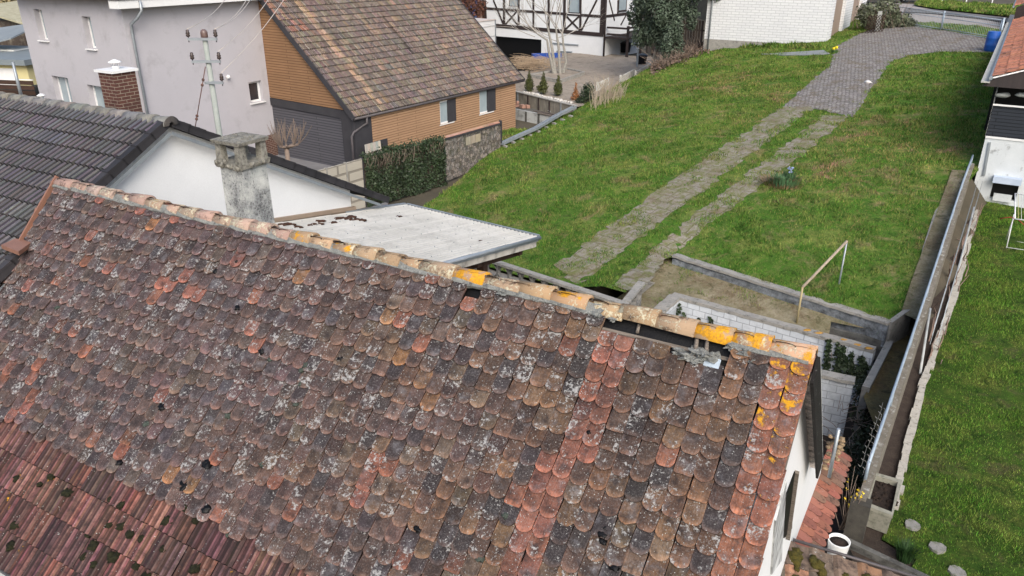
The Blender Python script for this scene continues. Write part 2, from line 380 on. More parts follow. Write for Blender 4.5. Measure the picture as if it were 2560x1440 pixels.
def jitc(c, s=.12, a=0):
    k = 1+rnd.gauss(0, s); return (max(.01, c[0]*k*(1+rnd.gauss(0, .05))), max(.01, c[1]*k), max(.01, c[2]*k*(1+rnd.gauss(0, .05))), a)
class Facade:
    """vertical wall plane: s runs along t, z is height, d sticks out of the wall"""
    def __init__(s, P0, az, out):
        s.P = np.array(P0, float); s.P[2] = 0; s.t = dirh(az); n = np.cross(s.t, Z); s.n = n if n@np.asarray(out) > 0 else -n
    def px(s, x, y): P = vpl(x, y, s.P, s.t); return (P-s.P)@s.t, P[2]
    def at(s, u, z, d=0): return s.P+s.t*u+Z*z+s.n*d
    def box(s, mb, u0, u1, z0, z1, d0, d1, col=None): mb.obox(s.at(u0, z0, d0), s.t*(u1-u0), Z*(z1-z0), s.n*(d1-d0), col)
    def polyp(s, mb, pts, d0, d1, col=None): mb.prism([s.at(u, z, d0) for u, z in pts], s.n*(d1-d0), col)
    def bar(s, mb, a, b, w_, d0, d1, col=None):
        a = np.array(a, float); b = np.array(b, float); e = (b-a)/np.linalg.norm(b-a); q = np.array([-e[1], e[0]])*w_/2
        s.polyp(mb, [a-q, b-q, b+q, a+q], d0, d1, col)
    def rect_wall(s, mb, u0, u1, z0, z1, holes, th=.3, col=None):
        us = sorted(set([u0, u1]+[min(max(h[k], u0), u1) for h in holes for k in (0, 1)])); zs = sorted(set([z0, z1]+[min(max(h[k], z0), z1) for h in holes for k in (2, 3)]))
        for i in range(len(us)-1):
            for j in range(len(zs)-1):
                a, b, c, d = us[i], us[i+1], zs[j], zs[j+1]
                if any(h[0] < (a+b)/2 < h[1] and h[2] < (c+d)/2 < h[3] for h in holes): continue
                q = [s.at(a, c), s.at(b, c), s.at(b, d), s.at(a, d)]
                if np.cross(q[1]-q[0], q[2]-q[1])@s.n < 0: q = q[::-1]
                mb.quad(*q, col)
        for h in holes:
            a, b, c, d = h[:4]
            for p, q in (((a, c), (a, d)), ((b, d), (b, c)), ((a, d), (b, d)), ((b, c), (a, c))):
                mb.quad(s.at(*p), s.at(*q), s.at(*q, -th), s.at(*p, -th), col)
    def hole(s, tl, br):
        a, zt = s.px(*tl); b, zb = s.px(*br); return (min(a, b), max(a, b), min(zt, zb), max(zt, zb))
def window(F, parent, h, depth, frame_mat, glass_mat, fw=.07, mull=0, sill=None, sill_d=.06, sillmat=None, rail=None):
    a, b, c, d = h; mb = MB(); d0, d1 = -depth-.06, -depth
    F.box(mb, a, a+fw, c, d, d0, d1); F.box(mb, b-fw, b, c, d, d0, d1); F.box(mb, a+fw, b-fw, d-fw, d, d0, d1); F.box(mb, a+fw, b-fw, c, c+fw, d0, d1)
    for k in range(mull):
        m = a+(b-a)*(k+1)/(mull+1); F.box(mb, m-fw*.45, m+fw*.45, c+fw, d-fw, d0+.002, d1-.002)
    if rail: F.box(mb, a+fw, b-fw, c+(d-c)*rail, c+(d-c)*rail+fw*.7, d0+.003, d1-.004)
    o = mb.build("window", frame_mat, parent)
    g = MB(); F.box(g, a+fw*.5, b-fw*.5, c+fw*.5, d-fw*.5, d0+.01, d0+.03); g.build("pane", glass_mat, o)
    if sill:
        m = MB(); F.box(m, a-.06, b+.06, c-.045, c-.003, -depth-.02, sill_d); m.build("sill", sillmat or frame_mat, o)
    return o
# ================================================================== setting: ground sheets
XB = ([22, 27.9, 36.0, 39.6, 44, 49.7, 54, 60, 80], [-5.5, -3.3, -.6, 3.06, 5.6, 9.0, 11.8, 14.5, 24])
def xb(Y): return float(np.interp(Y, *XB))
WY = ((8.0, 23.42, 25.23, 60), (4.34, 14.16, 15.35, 37.2))
def xwall(Y): return float(np.interp(Y, *WY))
PIT = [A3(*p) for p in ((3.9, 19.8, 0), (5.4, 21.6, 0), (8.6, 17.7, 0), (9.2, 15.7, 0), (6.0, 10.6, 0), (3.2, 5, 0), (0, 9, 0))]
PITG = [A3(*p) for p in ((2.6, 20.4, 0), (5.3, 22.8, 0), (9.4, 18.6, 0), (10.2, 15.7, 0), (6.6, 9.6, 0), (3.2, 3.5, 0), (-1.6, 9, 0))]
def near_side(x, y): return (LWB[0]-LWA[0])*(y-LWA[1])-(LWB[1]-LWA[1])*(x-LWA[0]) < .5
def inpoly(x, y, P):
    c = False; n = len(P)
    for i in range(n):
        a, b = P[i], P[(i+1) % n]
        if (a[1] > y) != (b[1] > y) and x < (b[0]-a[0])*(y-a[1])/(b[1]-a[1])+a[0]: c = not c
    return c
def gh(x, y):
    if inpoly(x, y, PITG): return -2.0
    if y < 60 and x > xwall(y)+.15 and x < 45: return zr(x, y)-.12
    if x > 0 and y < 26 and near_side(x, y): return -.15
    if x > xb(y): return terr(x, y)-.16
    if y > 54.5 and x < 1.9: return -.9
    return .85 if (x > -8 and y > 47.4-(x-.19)*1.36) else -.1
def sheet(name, mat, xs, ys, hf, **k):
    mb = MB(); nx = len(xs); vs = [(x, y, hf(x, y)) for y in ys for x in xs]
    fs = [(j*nx+i, j*nx+i+1, (j+1)*nx+i+1, (j+1)*nx+i) for j in range(len(ys)-1) for i in range(nx-1)]
    mb.add(vs, fs); return mb.build(name, mat, None, kind='structure')
M_ground = plain("bare_ground", (.10, .085, .06), (.06, .055, .04), .7, 1, .02, kind='pos', fine=9)
xs = [-300, -150, -80, -50]+list(np.arange(-40, 44, .8))+[50, 60, 80, 150, 300]; ys = [-60, -30]+list(np.arange(0, 76, .8))+[85, 100, 140, 200, 400]
sheet("ground", M_ground, xs, ys, gh)
def patch(name, mat, poly, hf, step=.5, dz=0, kind='structure'):
    """ground sheet over a plan polygon, cut on a grid and laid on hf"""
    bm = bmesh.new(); vs = [bm.verts.new((p[0], p[1], 0)) for p in poly]; f = bm.faces.new(vs)
    bmesh.ops.triangulate(bm, faces=[f])
    x0, x1 = min(p[0] for p in poly), max(p[0] for p in poly); y0, y1 = min(p[1] for p in poly), max(p[1] for p in poly)
    for ax, lo, hi in ((0, x0, x1), (1, y0, y1)):
        q = math.floor(lo/step)*step+step
        while q < hi:
            no = (1, 0, 0) if ax == 0 else (0, 1, 0)
            bmesh.ops.bisect_plane(bm, geom=bm.verts[:]+bm.edges[:]+bm.faces[:], plane_co=(q*no[0], q*no[1], 0), plane_no=no); q += step
    bmesh.ops.remove_doubles(bm, verts=bm.verts, dist=1e-4)
    for v in bm.verts: v.co.z = hf(v.co.x, v.co.y)+dz
    bmesh.ops.recalc_face_normals(bm, faces=bm.faces)
    for f in bm.faces:
        if f.normal.z < 0: f.normal_flip()
        f.smooth = True
    me = bpy.data.meshes.new(name); bm.to_mesh(me); bm.free(); me.materials.append(mat)
    uvl = me.uv_layers.new(name="UVMap")
    o = bpy.data.objects.new(name, me); COL.objects.link(o); return tag(o, kind=kind)
# lawn material (world position driven) shared by the sward blades
def grassmat(name, g1, g2, dry, brown, dryamt=.5, bl=False):
    t = NT(name, .9, .1); co = t.co('pos'); a = t.noise(co, .55, 5, .65); b = t.noise(co, 2.6, 5, .7); d = t.noise(co, 14, 3, .7)
    c = t.mix(t.ramp(b, .36, .64), g1, g2)
    c = t.mix(t.ramp(t.noise(t.co('pos', (1, 1, 1)), 1.1, 6, .75), .56-.1*dryamt, .72), c, dry)
    c = t.mix(t.ramp(t.noise(co, .8, 7, .75, .6), .57-.06*dryamt, .68-.06*dryamt, 0, .85), c, brown)
    c = t.mix(t.ramp(t.noise(co, 5.2, 5, .75), .46, .62, 0, .55*min(1, dryamt)), c, tuple(v*.9 for v in dry))
    c = t.mix(t.ramp(t.noise(co, 2.9, 4, .7, .8), .55, .66, 0, .75), c, tuple(v*.5 for v in g2))
    c = t.mix(t.ramp(d, .3, .7, 0, .45), c, tuple(v*.45 for v in g2))
    if bl:
        at = t.attr(); c = t.mix(1.0, c, at.outputs['Color'], 'MULTIPLY'); c = t.mix(at.outputs['Alpha'], c, dry)
    t.base(c); t.bump(b, .05); return t.m
G1, G2, GD, GB = (.105, .235, .03), (.05, .135, .018), (.24, .26, .075), (.24, .18, .10)
M_lawn = grassmat("rough_grass_soil", tuple(v*.7 for v in G1), tuple(v*.7 for v in G2), GD, GB, .6)
M_blade = grassmat("grass_blades", G1, G2, GD, GB, .8, True)
M_lawn2 = grassmat("mown_grass_soil", (.05, .095, .013), (.02, .05, .008), (.12, .13, .03), (.08, .07, .035), .5)
M_blade2 = grassmat("mown_grass_blades", (.12, .265, .032), (.06, .155, .016), (.23, .29, .065), (.13, .12, .05), .6, True)
DP = lambda *q: [on(x, y) for x, y in q]
lawn_poly = [A3(-3.6, 27.2, 0), A3(-.6, 36.1, 0), A3(3.06, 39.7, 0), A3(5.6, 44, 0), A3(9.0, 49.7, 0), A3(11.6, 53.6, 0), A3(13, 52, 0), A3(18.6, 48, 0), A3(23.5, 56, 0), A3(25.3, 52.8, 0), A3(28, 46, 0),
             A3(26.9, 42.6, 0), A3(15.45, 25.0, 0), A3(12.2, 21.4, 0), A3(10.1, 17.7, 0), LWB, LWA, atz(1640, 690, 0), atz(1560, 775, 0), atz(1217, 672, 0), atz(1000, 600, 0)]
patch("lawn", M_lawn, lawn_poly, terr, .5)
def onp(x, y): return on(x, y)
strip_l = [onp(x, y) for x, y in ((1385, 665), (1500, 585), (1640, 480), (1760, 400), (1960, 266), (2035, 270), (1960, 322), (1860, 400), (1700, 520), (1480, 690), (1440, 715))]
strip_r = [onp(x, y) for x, y in ((1520, 715), (1640, 615), (1790, 500), (1925, 395), (2060, 288), (2128, 290), (2010, 385), (1840, 515), (1700, 625), (1660, 660), (1600, 735))]
cobble = [onp(x, y) for x, y in ((1958, 268), (2032, 200), (2075, 165), (2090, 118), (2140, 90), (2222, 58), (2238, 57), (2370, 78), (2505, 101), (2480, 132), (2360, 130), (2278, 138), (2232, 152), (2190, 205), (2135, 294), (2032, 272))]
def paving(name, c1, c2, joint, bw, bh, ms, weed, weedc, ang):
    t = NT(name, .95, .15); co = t.co('pos'); co_n = co
    mp = t.n("ShaderNodeMapping"); mp.inputs['Rotation'].default_value = (0, 0, ang); dn = t.n("ShaderNodeTexNoise"); t.l(co, dn.inputs['Vector']); dn.inputs['Scale'].default_value = 3.5; dv = t.n("ShaderNodeVectorMath"); dv.operation = 'MULTIPLY_ADD'; t.l(dn.outputs['Color'], dv.inputs[0]); dv.inputs[1].default_value = (.16, .16, 0); t.l(co, dv.inputs[2])
    t.l(dv.outputs[0], mp.inputs[0]); co = mp.outputs[0]
    br = t.n("ShaderNodeTexBrick"); t.l(co, br.inputs['Vector']); br.inputs['Scale'].default_value = 1; br.inputs['Brick Width'].default_value = bw; br.inputs['Row Height'].default_value = bh
    br.inputs['Mortar Size'].default_value = ms; br.inputs['Mortar Smooth'].default_value = .4
    br.inputs['Color1'].default_value = (*c1, 1); br.inputs['Color2'].default_value = (*c2, 1); br.inputs['Mortar'].default_value = (*joint, 1)
    n = t.noise(co_n, 9, 6, .7); c = t.mix(t.ramp(n, .35, .7, 0, .6), br.outputs['Color'], tuple(v*.5 for v in c1)); c = t.mix(t.ramp(t.noise(co_n, 22, 4, .8), .58, .68, 0, .5), c, (.5, .5, .5))
    m = t.noise(co_n, 3.1, 8, .75, .5); c = t.mix(t.ramp(m, .60-weed*.2, .68-weed*.1, 0, .9), c, weedc)
    m2 = t.noise(co_n, 1.3, 7, .75); c = t.mix(t.ramp(m2, .5, .66, 0, .7), c, (.15, .115, .075))
    t.base(c); t.bump(t.math('SUBTRACT', t.math('MULTIPLY', n, .5), br.outputs['Fac']), .03); return t.m
DA = math.radians(46)
M_strip = paving("overgrown_paver", (.30, .275, .235), (.25, .23, .195), (.17, .145, .095), .5, .5, .02, .85, (.13, .14, .045), DA)
M_cob = paving("grey_cobble", (.38, .36, .345), (.19, .18, .175), (.07, .06, .05), .2, .14, .022, .15, (.15, .15, .07), DA+.2)
def ragged(pl, amp, st=.18, seed=0):
    out = []
    for i in range(len(pl)):
        a, b = pl[i], pl[(i+1) % len(pl)]; n_ = max(1, int(np.linalg.norm((b-a)[:2])/st))
        for k in range(n_): p = lerp(a, b, k/n_); out.append(A3(p[0]+amp*(nz(p[0]*2.3, p[1]*2.3, seed)+.7*nz(p[0]*6, p[1]*6, seed)), p[1]+amp*(nz(p[0]*2.3, p[1]*2.3, seed+9)+.7*nz(p[0]*6, p[1]*6, seed+9)), p[2]))
    return out
strip_l = ragged(strip_l, .22, seed=1); strip_r = ragged(strip_r, .22, seed=2); cobble = ragged(cobble, .14, seed=3)
patch("driveway", M_strip, strip_l, terr, .5, .02); patch("driveway", M_strip, strip_r, terr, .5, .02)
patch("cobbled_path", M_cob, cobble, terr, .5, .02)
# terrace between the low walls and the block-walled pit, flat
M_terr = grassmat("weedy_gravel", (.22, .185, .12), (.13, .125, .06), (.34, .30, .22), (.15, .11, .07), 1.2)
T = lambda x, y, z=0: atz(x, y, z)
RA_, RB2 = T(1690, 737), T(2188, 872)
def tz_(x, y):
    d = RB2-RA_; d2 = LWB-LWA; f = lambda P, D: ((x-P[0])*D[1]-(y-P[1])*D[0])/np.hypot(D[0], D[1]); a = -f(RA_, d); b = f(LWA, d2); s = min(1, max(0, a/(a+b+1e-6)))
    return .30*s+.02*nz(x, y, 3)
patch("terrace", M_terr, [T(1480, 790), T(1570, 725), T(1690, 645), LWA, LWB, T(2300, 815), T(2228, 845), T(2213, 856), T(2075, 821), T(2072, 839), T(1690, 736), T(1612, 795), T(1560, 850)], tz_, .5, .0)
patch("slab_path", M_conc, [T(1545, 715, .02), T(1650, 655, .02), T(1683, 672, .02), T(1600, 742, .02)], lambda x, y: .0, .6, .06)
# mown lawn on the right, its bed, the edging
edge_px = [(2236, 1275), (2262, 1140), (2300, 990), (2335, 880), (2372, 780), (2400, 680), (2425, 590), (2446, 520)]
edge = [onr(*p) for p in edge_px]
rl = edge+[onr(2440, 495)+A3(.3, .4, 0), A3(21, 22.4, 0), A3(19, 8, 0), A3(5, 6.5, 0), A3(5.2, 8.2, 0), onr(2290, 1400), onr(2205, 1345)]
patch("mown_lawn", M_lawn2, rl, zr, .5, 0)
wl = [A3(xwall(y_)-.0, y_, 0) for y_ in (9.9, 10.8, 12.9, 14.7, 16.2, 19.1, 23.4, 25.3)]
patch("planting_bed", M_soil, [A3(3.2, 7.2, 0), A3(5.55, 9.7, 0)]+wl+[onr(2440, 495)+A3(.3, .4, 0)]+edge[::-1]+[onr(2205, 1345), onr(2290, 1400), A3(5.2, 8.2, 0), A3(5, 6.5, 0)], zr, .5, -.03)
patch("pit_floor", M_soil, PIT, lambda x, y: -1.6+.2*nz(x*.8, y*.8, 2), .5)
# garden in front of the half-timbered house
M_gard = grassmat("fallow_garden_soil", (.36, .31, .255), (.29, .245, .20), (.40, .36, .30), (.2, .17, .13), .8)
G = lambda x, y, z=1.15: atz(x, y, z)
patch("garden_soil", M_gard, [G(1240, 226), G(1288, 232), G(1440, 268), A3(5.3, 44.2, 0), A3(8.7, 50, 0), A3(11.5, 54.5, 0), A3(14, 62, 0), A3(7, 66, 0), A3(2.6, 66, 0), A3(2.1, 61.5, 0), A3(1.6, 56.2, 0), A3(-3, 54.5, 0)], lambda x, y: 1.15+.06*nz(x*.6, y*.6, 5), .7)
patch("yard", plain("grey_yard_paving", (.2, .2, .21), (.15, .15, .155), 1.5, .9, .004), [A3(-9, 27, 0), A3(-4.5, 27, 0), A3(-5.5, 32.5, 0), A3(-7, 34, 0), A3(-12, 38, 0), A3(-16, 33, 0)], lambda x, y: .02, 2, .0)
patch("side_lawn", M_lawn, [A3(-1.6, 35.2, 0), A3(-.5, 36.0, 0), A3(3.1, 39.7, 0), A3(2.7, 40.6, 0), A3(0, 42.3, 0), A3(-3, 38, 0)], lambda x, y: .03, .6)
# street beyond the gate
M_asph = plain("pale_asphalt", (.34, .31, .29), (.28, .26, .245), .5, .95, .002, fine=30)
M_asphd = plain("grey_asphalt", (.17, .165, .165), (.13, .13, .13), .7, .95, .002, fine=30)
st = lambda x, y: gh(x, y)+.1
def ong(x, y):
    r = ray(x, y)
    for i in range(900):
        P = CAM+r*(20+i*.1)
        if P[2] < gh(P[0], P[1])+.14: return P
    return P
patch("road", M_asph, [A3(24, 57.5, 0), A3(25.3, 53.2, 0), A3(28.2, 46, 0), A3(34, 40, 0), A3(44, 42, 0), A3(40, 55, 0), A3(29, 75, 0), A3(18, 75, 0), A3(19.2, 56, 0)], gh, 1.6, .10)
vg = [ong(x, y) for x, y in ((2285, 14), (2330, 22), (2530, 44), (2560, 46), (2560, 20), (2300, 3))]
patch("verge_lawn", M_lawn, vg, gh, .8, .2)
pv = [ong(x, y) for x, y in ((2262, 22), (2330, 24), (2545, 50), (2540, 58), (2330, 34), (2262, 30))]
patch("pavement", M_asphd, pv, gh, .8, .16)
patch("paved_yard", plain("grey_yard_slabs", (.24, .235, .22), (.18, .175, .165), 1.2, .95, .004), [T(1600, 792), A3(2.75, 17.1, 0), A3(1.1, 13.9, 0), A3(-1.8, 14.6, 0), A3(-4.4, 17.4, 0), A3(-3.6, 21.5, 0), T(1217, 668), T(1560, 770)], lambda x, y: -.03, 1.0, 0)
# ================================================================== A. the old house with the big roof
rdir = A3(-.866886, .498506, 0); gdir = A3(.498506, .866886, 0); UP = Z
R0 = atz(2030, 880, 5.8); LR = 10.93; TH = math.radians(46.5)
Dn = -gdir*math.cos(TH)-UP*math.sin(TH); Nn = np.cross(rdir, Dn); Nn = Nn if Nn[2] > 0 else -Nn
Db = gdir*math.cos(TH)-UP*math.sin(TH); Nb = np.cross(rdir, Db); Nb = Nb if Nb[2] > 0 else -Nb
def ruv(x, y): P = apl(x, y, R0, Nn); return (P-R0)@rdir, (P-R0)@Dn
house = thing("old_farmhouse", "old house with a big worn clay tile roof of brown, grey and orange tiles", "house", (R0[0]-4, R0[1]+1, -2))
TW, GA = .1757, .186
orange = {}
for x, y in ((600, 645), (470, 705), (488, 725), (430, 712), (412, 705), (388, 742), (497, 742), (622, 825), (632, 868), (410, 1010), (65, 1012), (205, 826), (92, 955), (295, 665), (112, 642), (86, 708), (250, 512), (912, 1215), (925, 1200), (1180, 765), (895, 1262), (28, 1050), (345, 535), (455, 545)):
    u, v = ruv(x, y); orange[(int((u+.04)//TW), int((v-.06)//GA))] = 1
for x, y in ((381, 573), (758, 688), (1020, 890), (1052, 955), (990, 800), (1240, 1195), (1085, 1005), (420, 1205), (465, 1225)):
    u, v = ruv(x, y); orange[(int((u+.04)//TW), int((v-.06)//GA))] = 2
def bcol(i, j):
    u = i*TW; k = orange.get((i, j), 0); r = rnd.random()
    if i <= 1: return jitc((.47, .195, .12), .14, .42 if j < 4 else .3 if j < 7 else .16)
    if (i in (10, 11) and j >= 8) or (i in (9, 10) and j < 8 and rnd.random() < .9): return jitc((.40, .165, .115), .2, 0)
    if k == 1: return jitc((.44, .18, .13), .1)
    if k == 2: return jitc((.42, .22, .10), .1)
    if r < .025: return jitc((.40, .16, .10), .2)
    f = min(1, max(0, (u-2.0)/4.0+.5*nz(u*.5, j*.3, 7)))
    if r < .40-.15*f: c = lerp(A3(.25, .145, .082), A3(.19, .128, .115), f)
    elif r < .72: c = lerp(A3(.16, .10, .072), A3(.155, .103, .103), f)
    elif r < .9: c = lerp(A3(.065, .058, .06), A3(.11, .09, .10), f)
    else: c = lerp(A3(.25, .175, .11), A3(.20, .145, .12), f)
    return jitc(tuple(c), .2, rnd.choice((0, 0, 0, 0, .1)))
mb = MB(); nrow = 18
gap = lambda i, j: (j == 0 and (4 <= i <= 10 or i == 19)) or (j == 1 and i in (4, 5, 6))
def sag(u, v): return .022*nz(u*.55, v*.6, 3)+.01*nz(u*2.1, v*2.2, 8)
for j in range(nrow):
    for i in range(-0, 62):
        if gap(i, j): continue
        u0 = i*TW-.04; tail = (j+1)*GA+.05
        if j == nrow-1 and rnd.random() < .35: tail -= .05
        ln = .30 if j else .22
        if j == 1 and (4 <= i <= 10 or i == 19): ln = .165
        O = R0+Nn*(.01+sag(u0, tail)); r = rnd.random(); shape = 0 if i < 2 or r < .66 else 1 if r < .85 else 2
        if (i in (10, 11, 9)): shape = 0
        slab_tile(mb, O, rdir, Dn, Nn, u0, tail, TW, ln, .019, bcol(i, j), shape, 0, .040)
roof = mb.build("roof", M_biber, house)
# deck of felt below the tiles, back slope tiles
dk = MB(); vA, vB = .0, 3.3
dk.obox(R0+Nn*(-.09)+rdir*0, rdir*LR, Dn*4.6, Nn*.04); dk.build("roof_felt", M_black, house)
bk = MB()
for j in range(22):
    for i in range(0, 62):
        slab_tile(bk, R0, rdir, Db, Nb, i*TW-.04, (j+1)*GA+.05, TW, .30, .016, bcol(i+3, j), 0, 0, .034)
bk.obox(R0-Nb*.06, rdir*LR, Db*4.2, Nb*.03)
bk.build("rear_roof", M_biber, house)
# lower course of interlocking tiles
lt = MB(); V0 = 3.27
prof5 = [(0, .004), (.06, .026), (.16, .028), (.22, .004), (.40, .002), (.47, .024), (.58, .025), (.64, .002), (.86, .0), (.93, .014), (1.0, .004)]
def lcol(i, j, nu, nv):
    r = rnd.random(); a = rnd.choice((0, 0, 0, .0, .1, .3) if i > 30 else (0, 0, 0, 0, 0, .25))
    return jitc((.145, .073, .066) if r < .6 else (.105, .06, .06) if r < .85 else (.20, .10, .085), .17, a)
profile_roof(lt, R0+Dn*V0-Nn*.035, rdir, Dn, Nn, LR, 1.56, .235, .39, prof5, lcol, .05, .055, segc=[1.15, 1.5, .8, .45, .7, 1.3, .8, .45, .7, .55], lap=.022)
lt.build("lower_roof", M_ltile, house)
# ridge tiles
jx = [2030, 1921, 1827, 1736, 1639, 1557, 1467, 1378, 1300, 1212, 1136, 1061, 1003]
def u_of_x(x):
    lo, hi = -.5, 12
    for _ in range(40):
        m = (lo+hi)/2
        if proj(R0+rdir*m)[0] > x: lo = m
        else: hi = m
    return lo
us = [u_of_x(x) for x in jx]
while us[-1] < LR-.2: us.append(us[-1]+.338)
us[-1] = LR+.06
yel = {0: .42, 1: .55, 2: .6, 3: .2, 4: .18, 5: .28, 6: .45, 7: .35, 8: .15, 9: .62, 10: .0, 11: .12, 12: .16, 13: .2, 14: .5, 15: .1, 16: .45, 24: .35}
for k in range(len(us)-1):
    a, b = us[k], us[k+1]; m = MB(); dz = .012*math.sin(k*2.1)+.02*nz(k*.7, 2, 2); dz2 = dz+rnd.gauss(0, .006)
    base = (.44, .27, .18) if k in (0, 1) else (.34, .25, .205) if k > 16 else (.36, .25, .16)
    Pa = R0+rdir*(a-.035)+UP*(-.055+dz)+gdir*rnd.gauss(0, .006); Pb = R0+rdir*(b+.012)+UP*(-.065+dz2)+gdir*rnd.gauss(0, .006)
    cap_tube(m, Pb, Pa, .098, .112, gdir, UP, jitc(base, .1, yel.get(k, rnd.choice((0, .05, .2)))), 96, 10, .014, k)
    o = m.build("ridge_tile", M_cap, house)
    if k in (2, 9): o['label'] = "ridge tile covered with bright yellow lichen"
# mortar under the ridge tiles
mm = MB(); n = 150
for sgn, D_, N_ in ((1, Dn, Nn), (-1, Db, Nb)):
    pts = []
    for i in range(n+1):
        u = LR*i/n; w1 = .135+.03*nz(u*3, 1, sgn)+.015*nz(u*11, 4, sgn)
        if sgn == 1 and .72 < u < 1.9: w1 = .045
        pts.append((R0+rdir*u+D_*.02+N_*.045, R0+rdir*u+D_*w1+N_*(.05+.012*nz(u*9, 2, 2)), R0+rdir*u+D_*(w1+.012)+N_*.01))
    for i in range(n):
        a, b = pts[i], pts[i+1]; mm.quad(a[0], b[0], b[1], a[1]); mm.quad(a[1], b[1], b[2], a[2])
for x, y, r in ((1722, 893, .07), (1748, 882, .065), (1775, 892, .07), (1700, 880, .05), (1830, 868, .05), (1860, 880, .05), (1742, 905, .05), (1500, 790, .04), (1535, 800, .04), (1260, 735, .05), (1345, 750, .035), (1890, 905, .04)):
    u, v = ruv(x, y); mm.blob(R0+rdir*u+Dn*v+Nn*.03, r*.85, 14, 10, .75, None, x, (1.3, 1.1, .5), False)
mm.build("ridge_mortar", M_mort, house)
bt = MB()       # battens and rafter ends seen in the gap
for x, y0, y1, wd in ((1742, 838, 878, .05), (1768, 842, 888, .045), (1597, 808, 832, .04)):
    u, v = ruv(x, y0); u2, v2 = ruv(x-3, y1); P = R0+rdir*u+Dn*max(v, .03)-Nn*.02; Q = R0+rdir*u2+Dn*v2+Nn*.01; bt.tube([P, Q], wd*.45, 5)
for v in (.22, .40): bt.obox(R0+rdir*.6+Dn*v-Nn*.045, rdir*1.5, Dn*.035, Nn*.03)
bt.build("batten", M_wood_old, house)
pl = MB(); u, v = ruv(1782, 908); pl.obox(R0+rdir*(u-.07)+Dn*(v-.04)+Nn*.028, rdir*.14, Dn*.09, Nn*.012); pl.build("patch_sheet", plain("blue_grey_sheet", (.42, .5, .58), (.3, .36, .42), 12, .6, .003), house)
# moss cushions, and black blobs painted in for the dark of roof holes
dk2 = MB()
spots = [(1475, 1081, .022, 0), (1512, 1335, .05, 0), (1516, 1318, .03, 0), (1510, 1352, .04, 0), (1540, 1415, .045, 0), (601, 771, .045, 0), (660, 880, .045, 0), (545, 680, .04, 0), (598, 655, .03, 0),
         (1050, 1322, .04, 0), (412, 1018, .05, 0), (1160, 720, .0, 0), (858, 898, .035, 0), (770, 915, .06, 1), (783, 925, .05, 1), (760, 925, .05, 1), (680, 900, .045, 1), (757, 960, .05, 1), (745, 1010, .05, 1), (372, 1060, .05, 1), (150, 770, .05, 1),
         (527, 1160, .07, 0), (525, 1155, .05, 0), (306, 1155, .05, 0), (470, 1265, .06, 0), (467, 1213, .055, 0), (573, 1330, .06, 1), (1265, 1287, .05, 1), (1205, 1395, .05, 1), (520, 1310, .0, 1), (660, 1160, .05, 1), (575, 1040, .05, 1)]
rr = random.Random(3)
for q in ((280, 1248), (305, 1260), (275, 1310), (304, 1315), (327, 1333), (355, 1345), (222, 1337), (235, 1362), (210, 1392), (237, 1409), (285, 1390), (343, 1413), (420, 1300), (165, 1230), (45, 1195), (100, 1210), (30, 1365), (40, 1312), (130, 1190), (172, 1232), (365, 1440), (408, 1372), (488, 1420), (525, 1270), (490, 1300)):
    spots.append((q[0], q[1], rr.uniform(.035, .065), 0))
for x, y, r, k in spots:
    if r == 0: continue
    u, v = ruv(x, y); m = MB()
    m.blob(R0+rdir*u+Dn*v+Nn*(.03 if v < V0 else .0), r*(1.0 if k == 0 else .8), 12, 8, .38, None, x*.1, (1.0, 1.35, .55))
    m.build("moss_hole_spot", M_gmoss if k else (M_black if v < V0 else M_moss), house)
# chimney on the ridge
uc = u_of_x(578)
Cc = R0+rdir*uc+gdir*.32; Cc[2] = 0
hz = lambda y: zat(Cc, y)
zc = hz(347); zk = hz(405); 
ch = MB(); s0 = .215; s1 = .2
def frus(mb, c, z0, z1, a, b):
    vs = [c+rdir*sx*q+gdir*sy*q+UP*z for z, q in ((z0, a), (z1, b)) for sx, sy in ((-1, -1), (1, -1), (1, 1), (-1, 1))]
    f = [(0, 1, 5, 4), (1, 2, 6, 5), (2, 3, 7, 6), (3, 0, 4, 7), (4, 5, 6, 7), (3, 2, 1, 0)]
    mb.add(vs, [q[::-1] for q in f])
frus(ch, Cc, 4.9, zk-.03, s0, s1)
def whitewash():
    t = NT("speckled_whitewash", .95, .1); co = t.co('obj'); n1 = t.noise(co, 2.4, 8, .75); n2 = t.noise(co, 34, 6, .8)
    c = t.mix(t.ramp(n1, .38, .6), (.58, .60, .58), (.27, .285, .29)); c = t.mix(t.ramp(t.math('ADD', n2, t.math('MULTIPLY', n1, .5)), .78, .88, 0, .8), c, (.06, .06, .065))
    c = t.mix(t.ramp(t.noise(co, 1.1, 6, .7), .52, .68, 0, .5), c, (.16, .19, .2)); t.base(c); t.bump(n2, .02); return t.m
M_ww = whitewash()
chim = ch.build("chimney", M_ww, house)
k1 = MB(); frus(k1, Cc, zk-.03, zk+.04, .232, .245)
for i in range(26):
    a = rnd.uniform(-1, 1)*.235; e = rnd.choice((-1, 1))*.235; pp = (rdir*a+gdir*e) if i % 2 else (rdir*e+gdir*a)
    k1.blob(Cc+pp+UP*(zk+rnd.uniform(-.02, .05)), .035, 6, 4, .3, None, i)
M_clich = plain("lichened_concrete", (.36, .35, .31), (.22, .215, .18), 12, .95, .025, stain=(.05, .05, .045), st_amt=.7)
k1.build("chimney_collar", M_clich, chim)
k2 = MB()
for sx, sy in ((-1, -1), (1, -1), (1, 1), (-1, 1)):
    k2 = MB(); frus(k2, Cc+rdir*sx*.172+gdir*sy*.172, zk+.04, zc-.03, .052, .044); k2.build("chimney_pillar", M_clich, chim)
k3 = MB(); frus(k3, Cc, zc-.03, zc+.015, .245, .255)
for i in range(30): k3.blob(Cc+rdir*rnd.uniform(-.23, .23)+gdir*rnd.uniform(-.23, .23)+UP*(zc+.01), .02, 6, 4, .3, None, i)
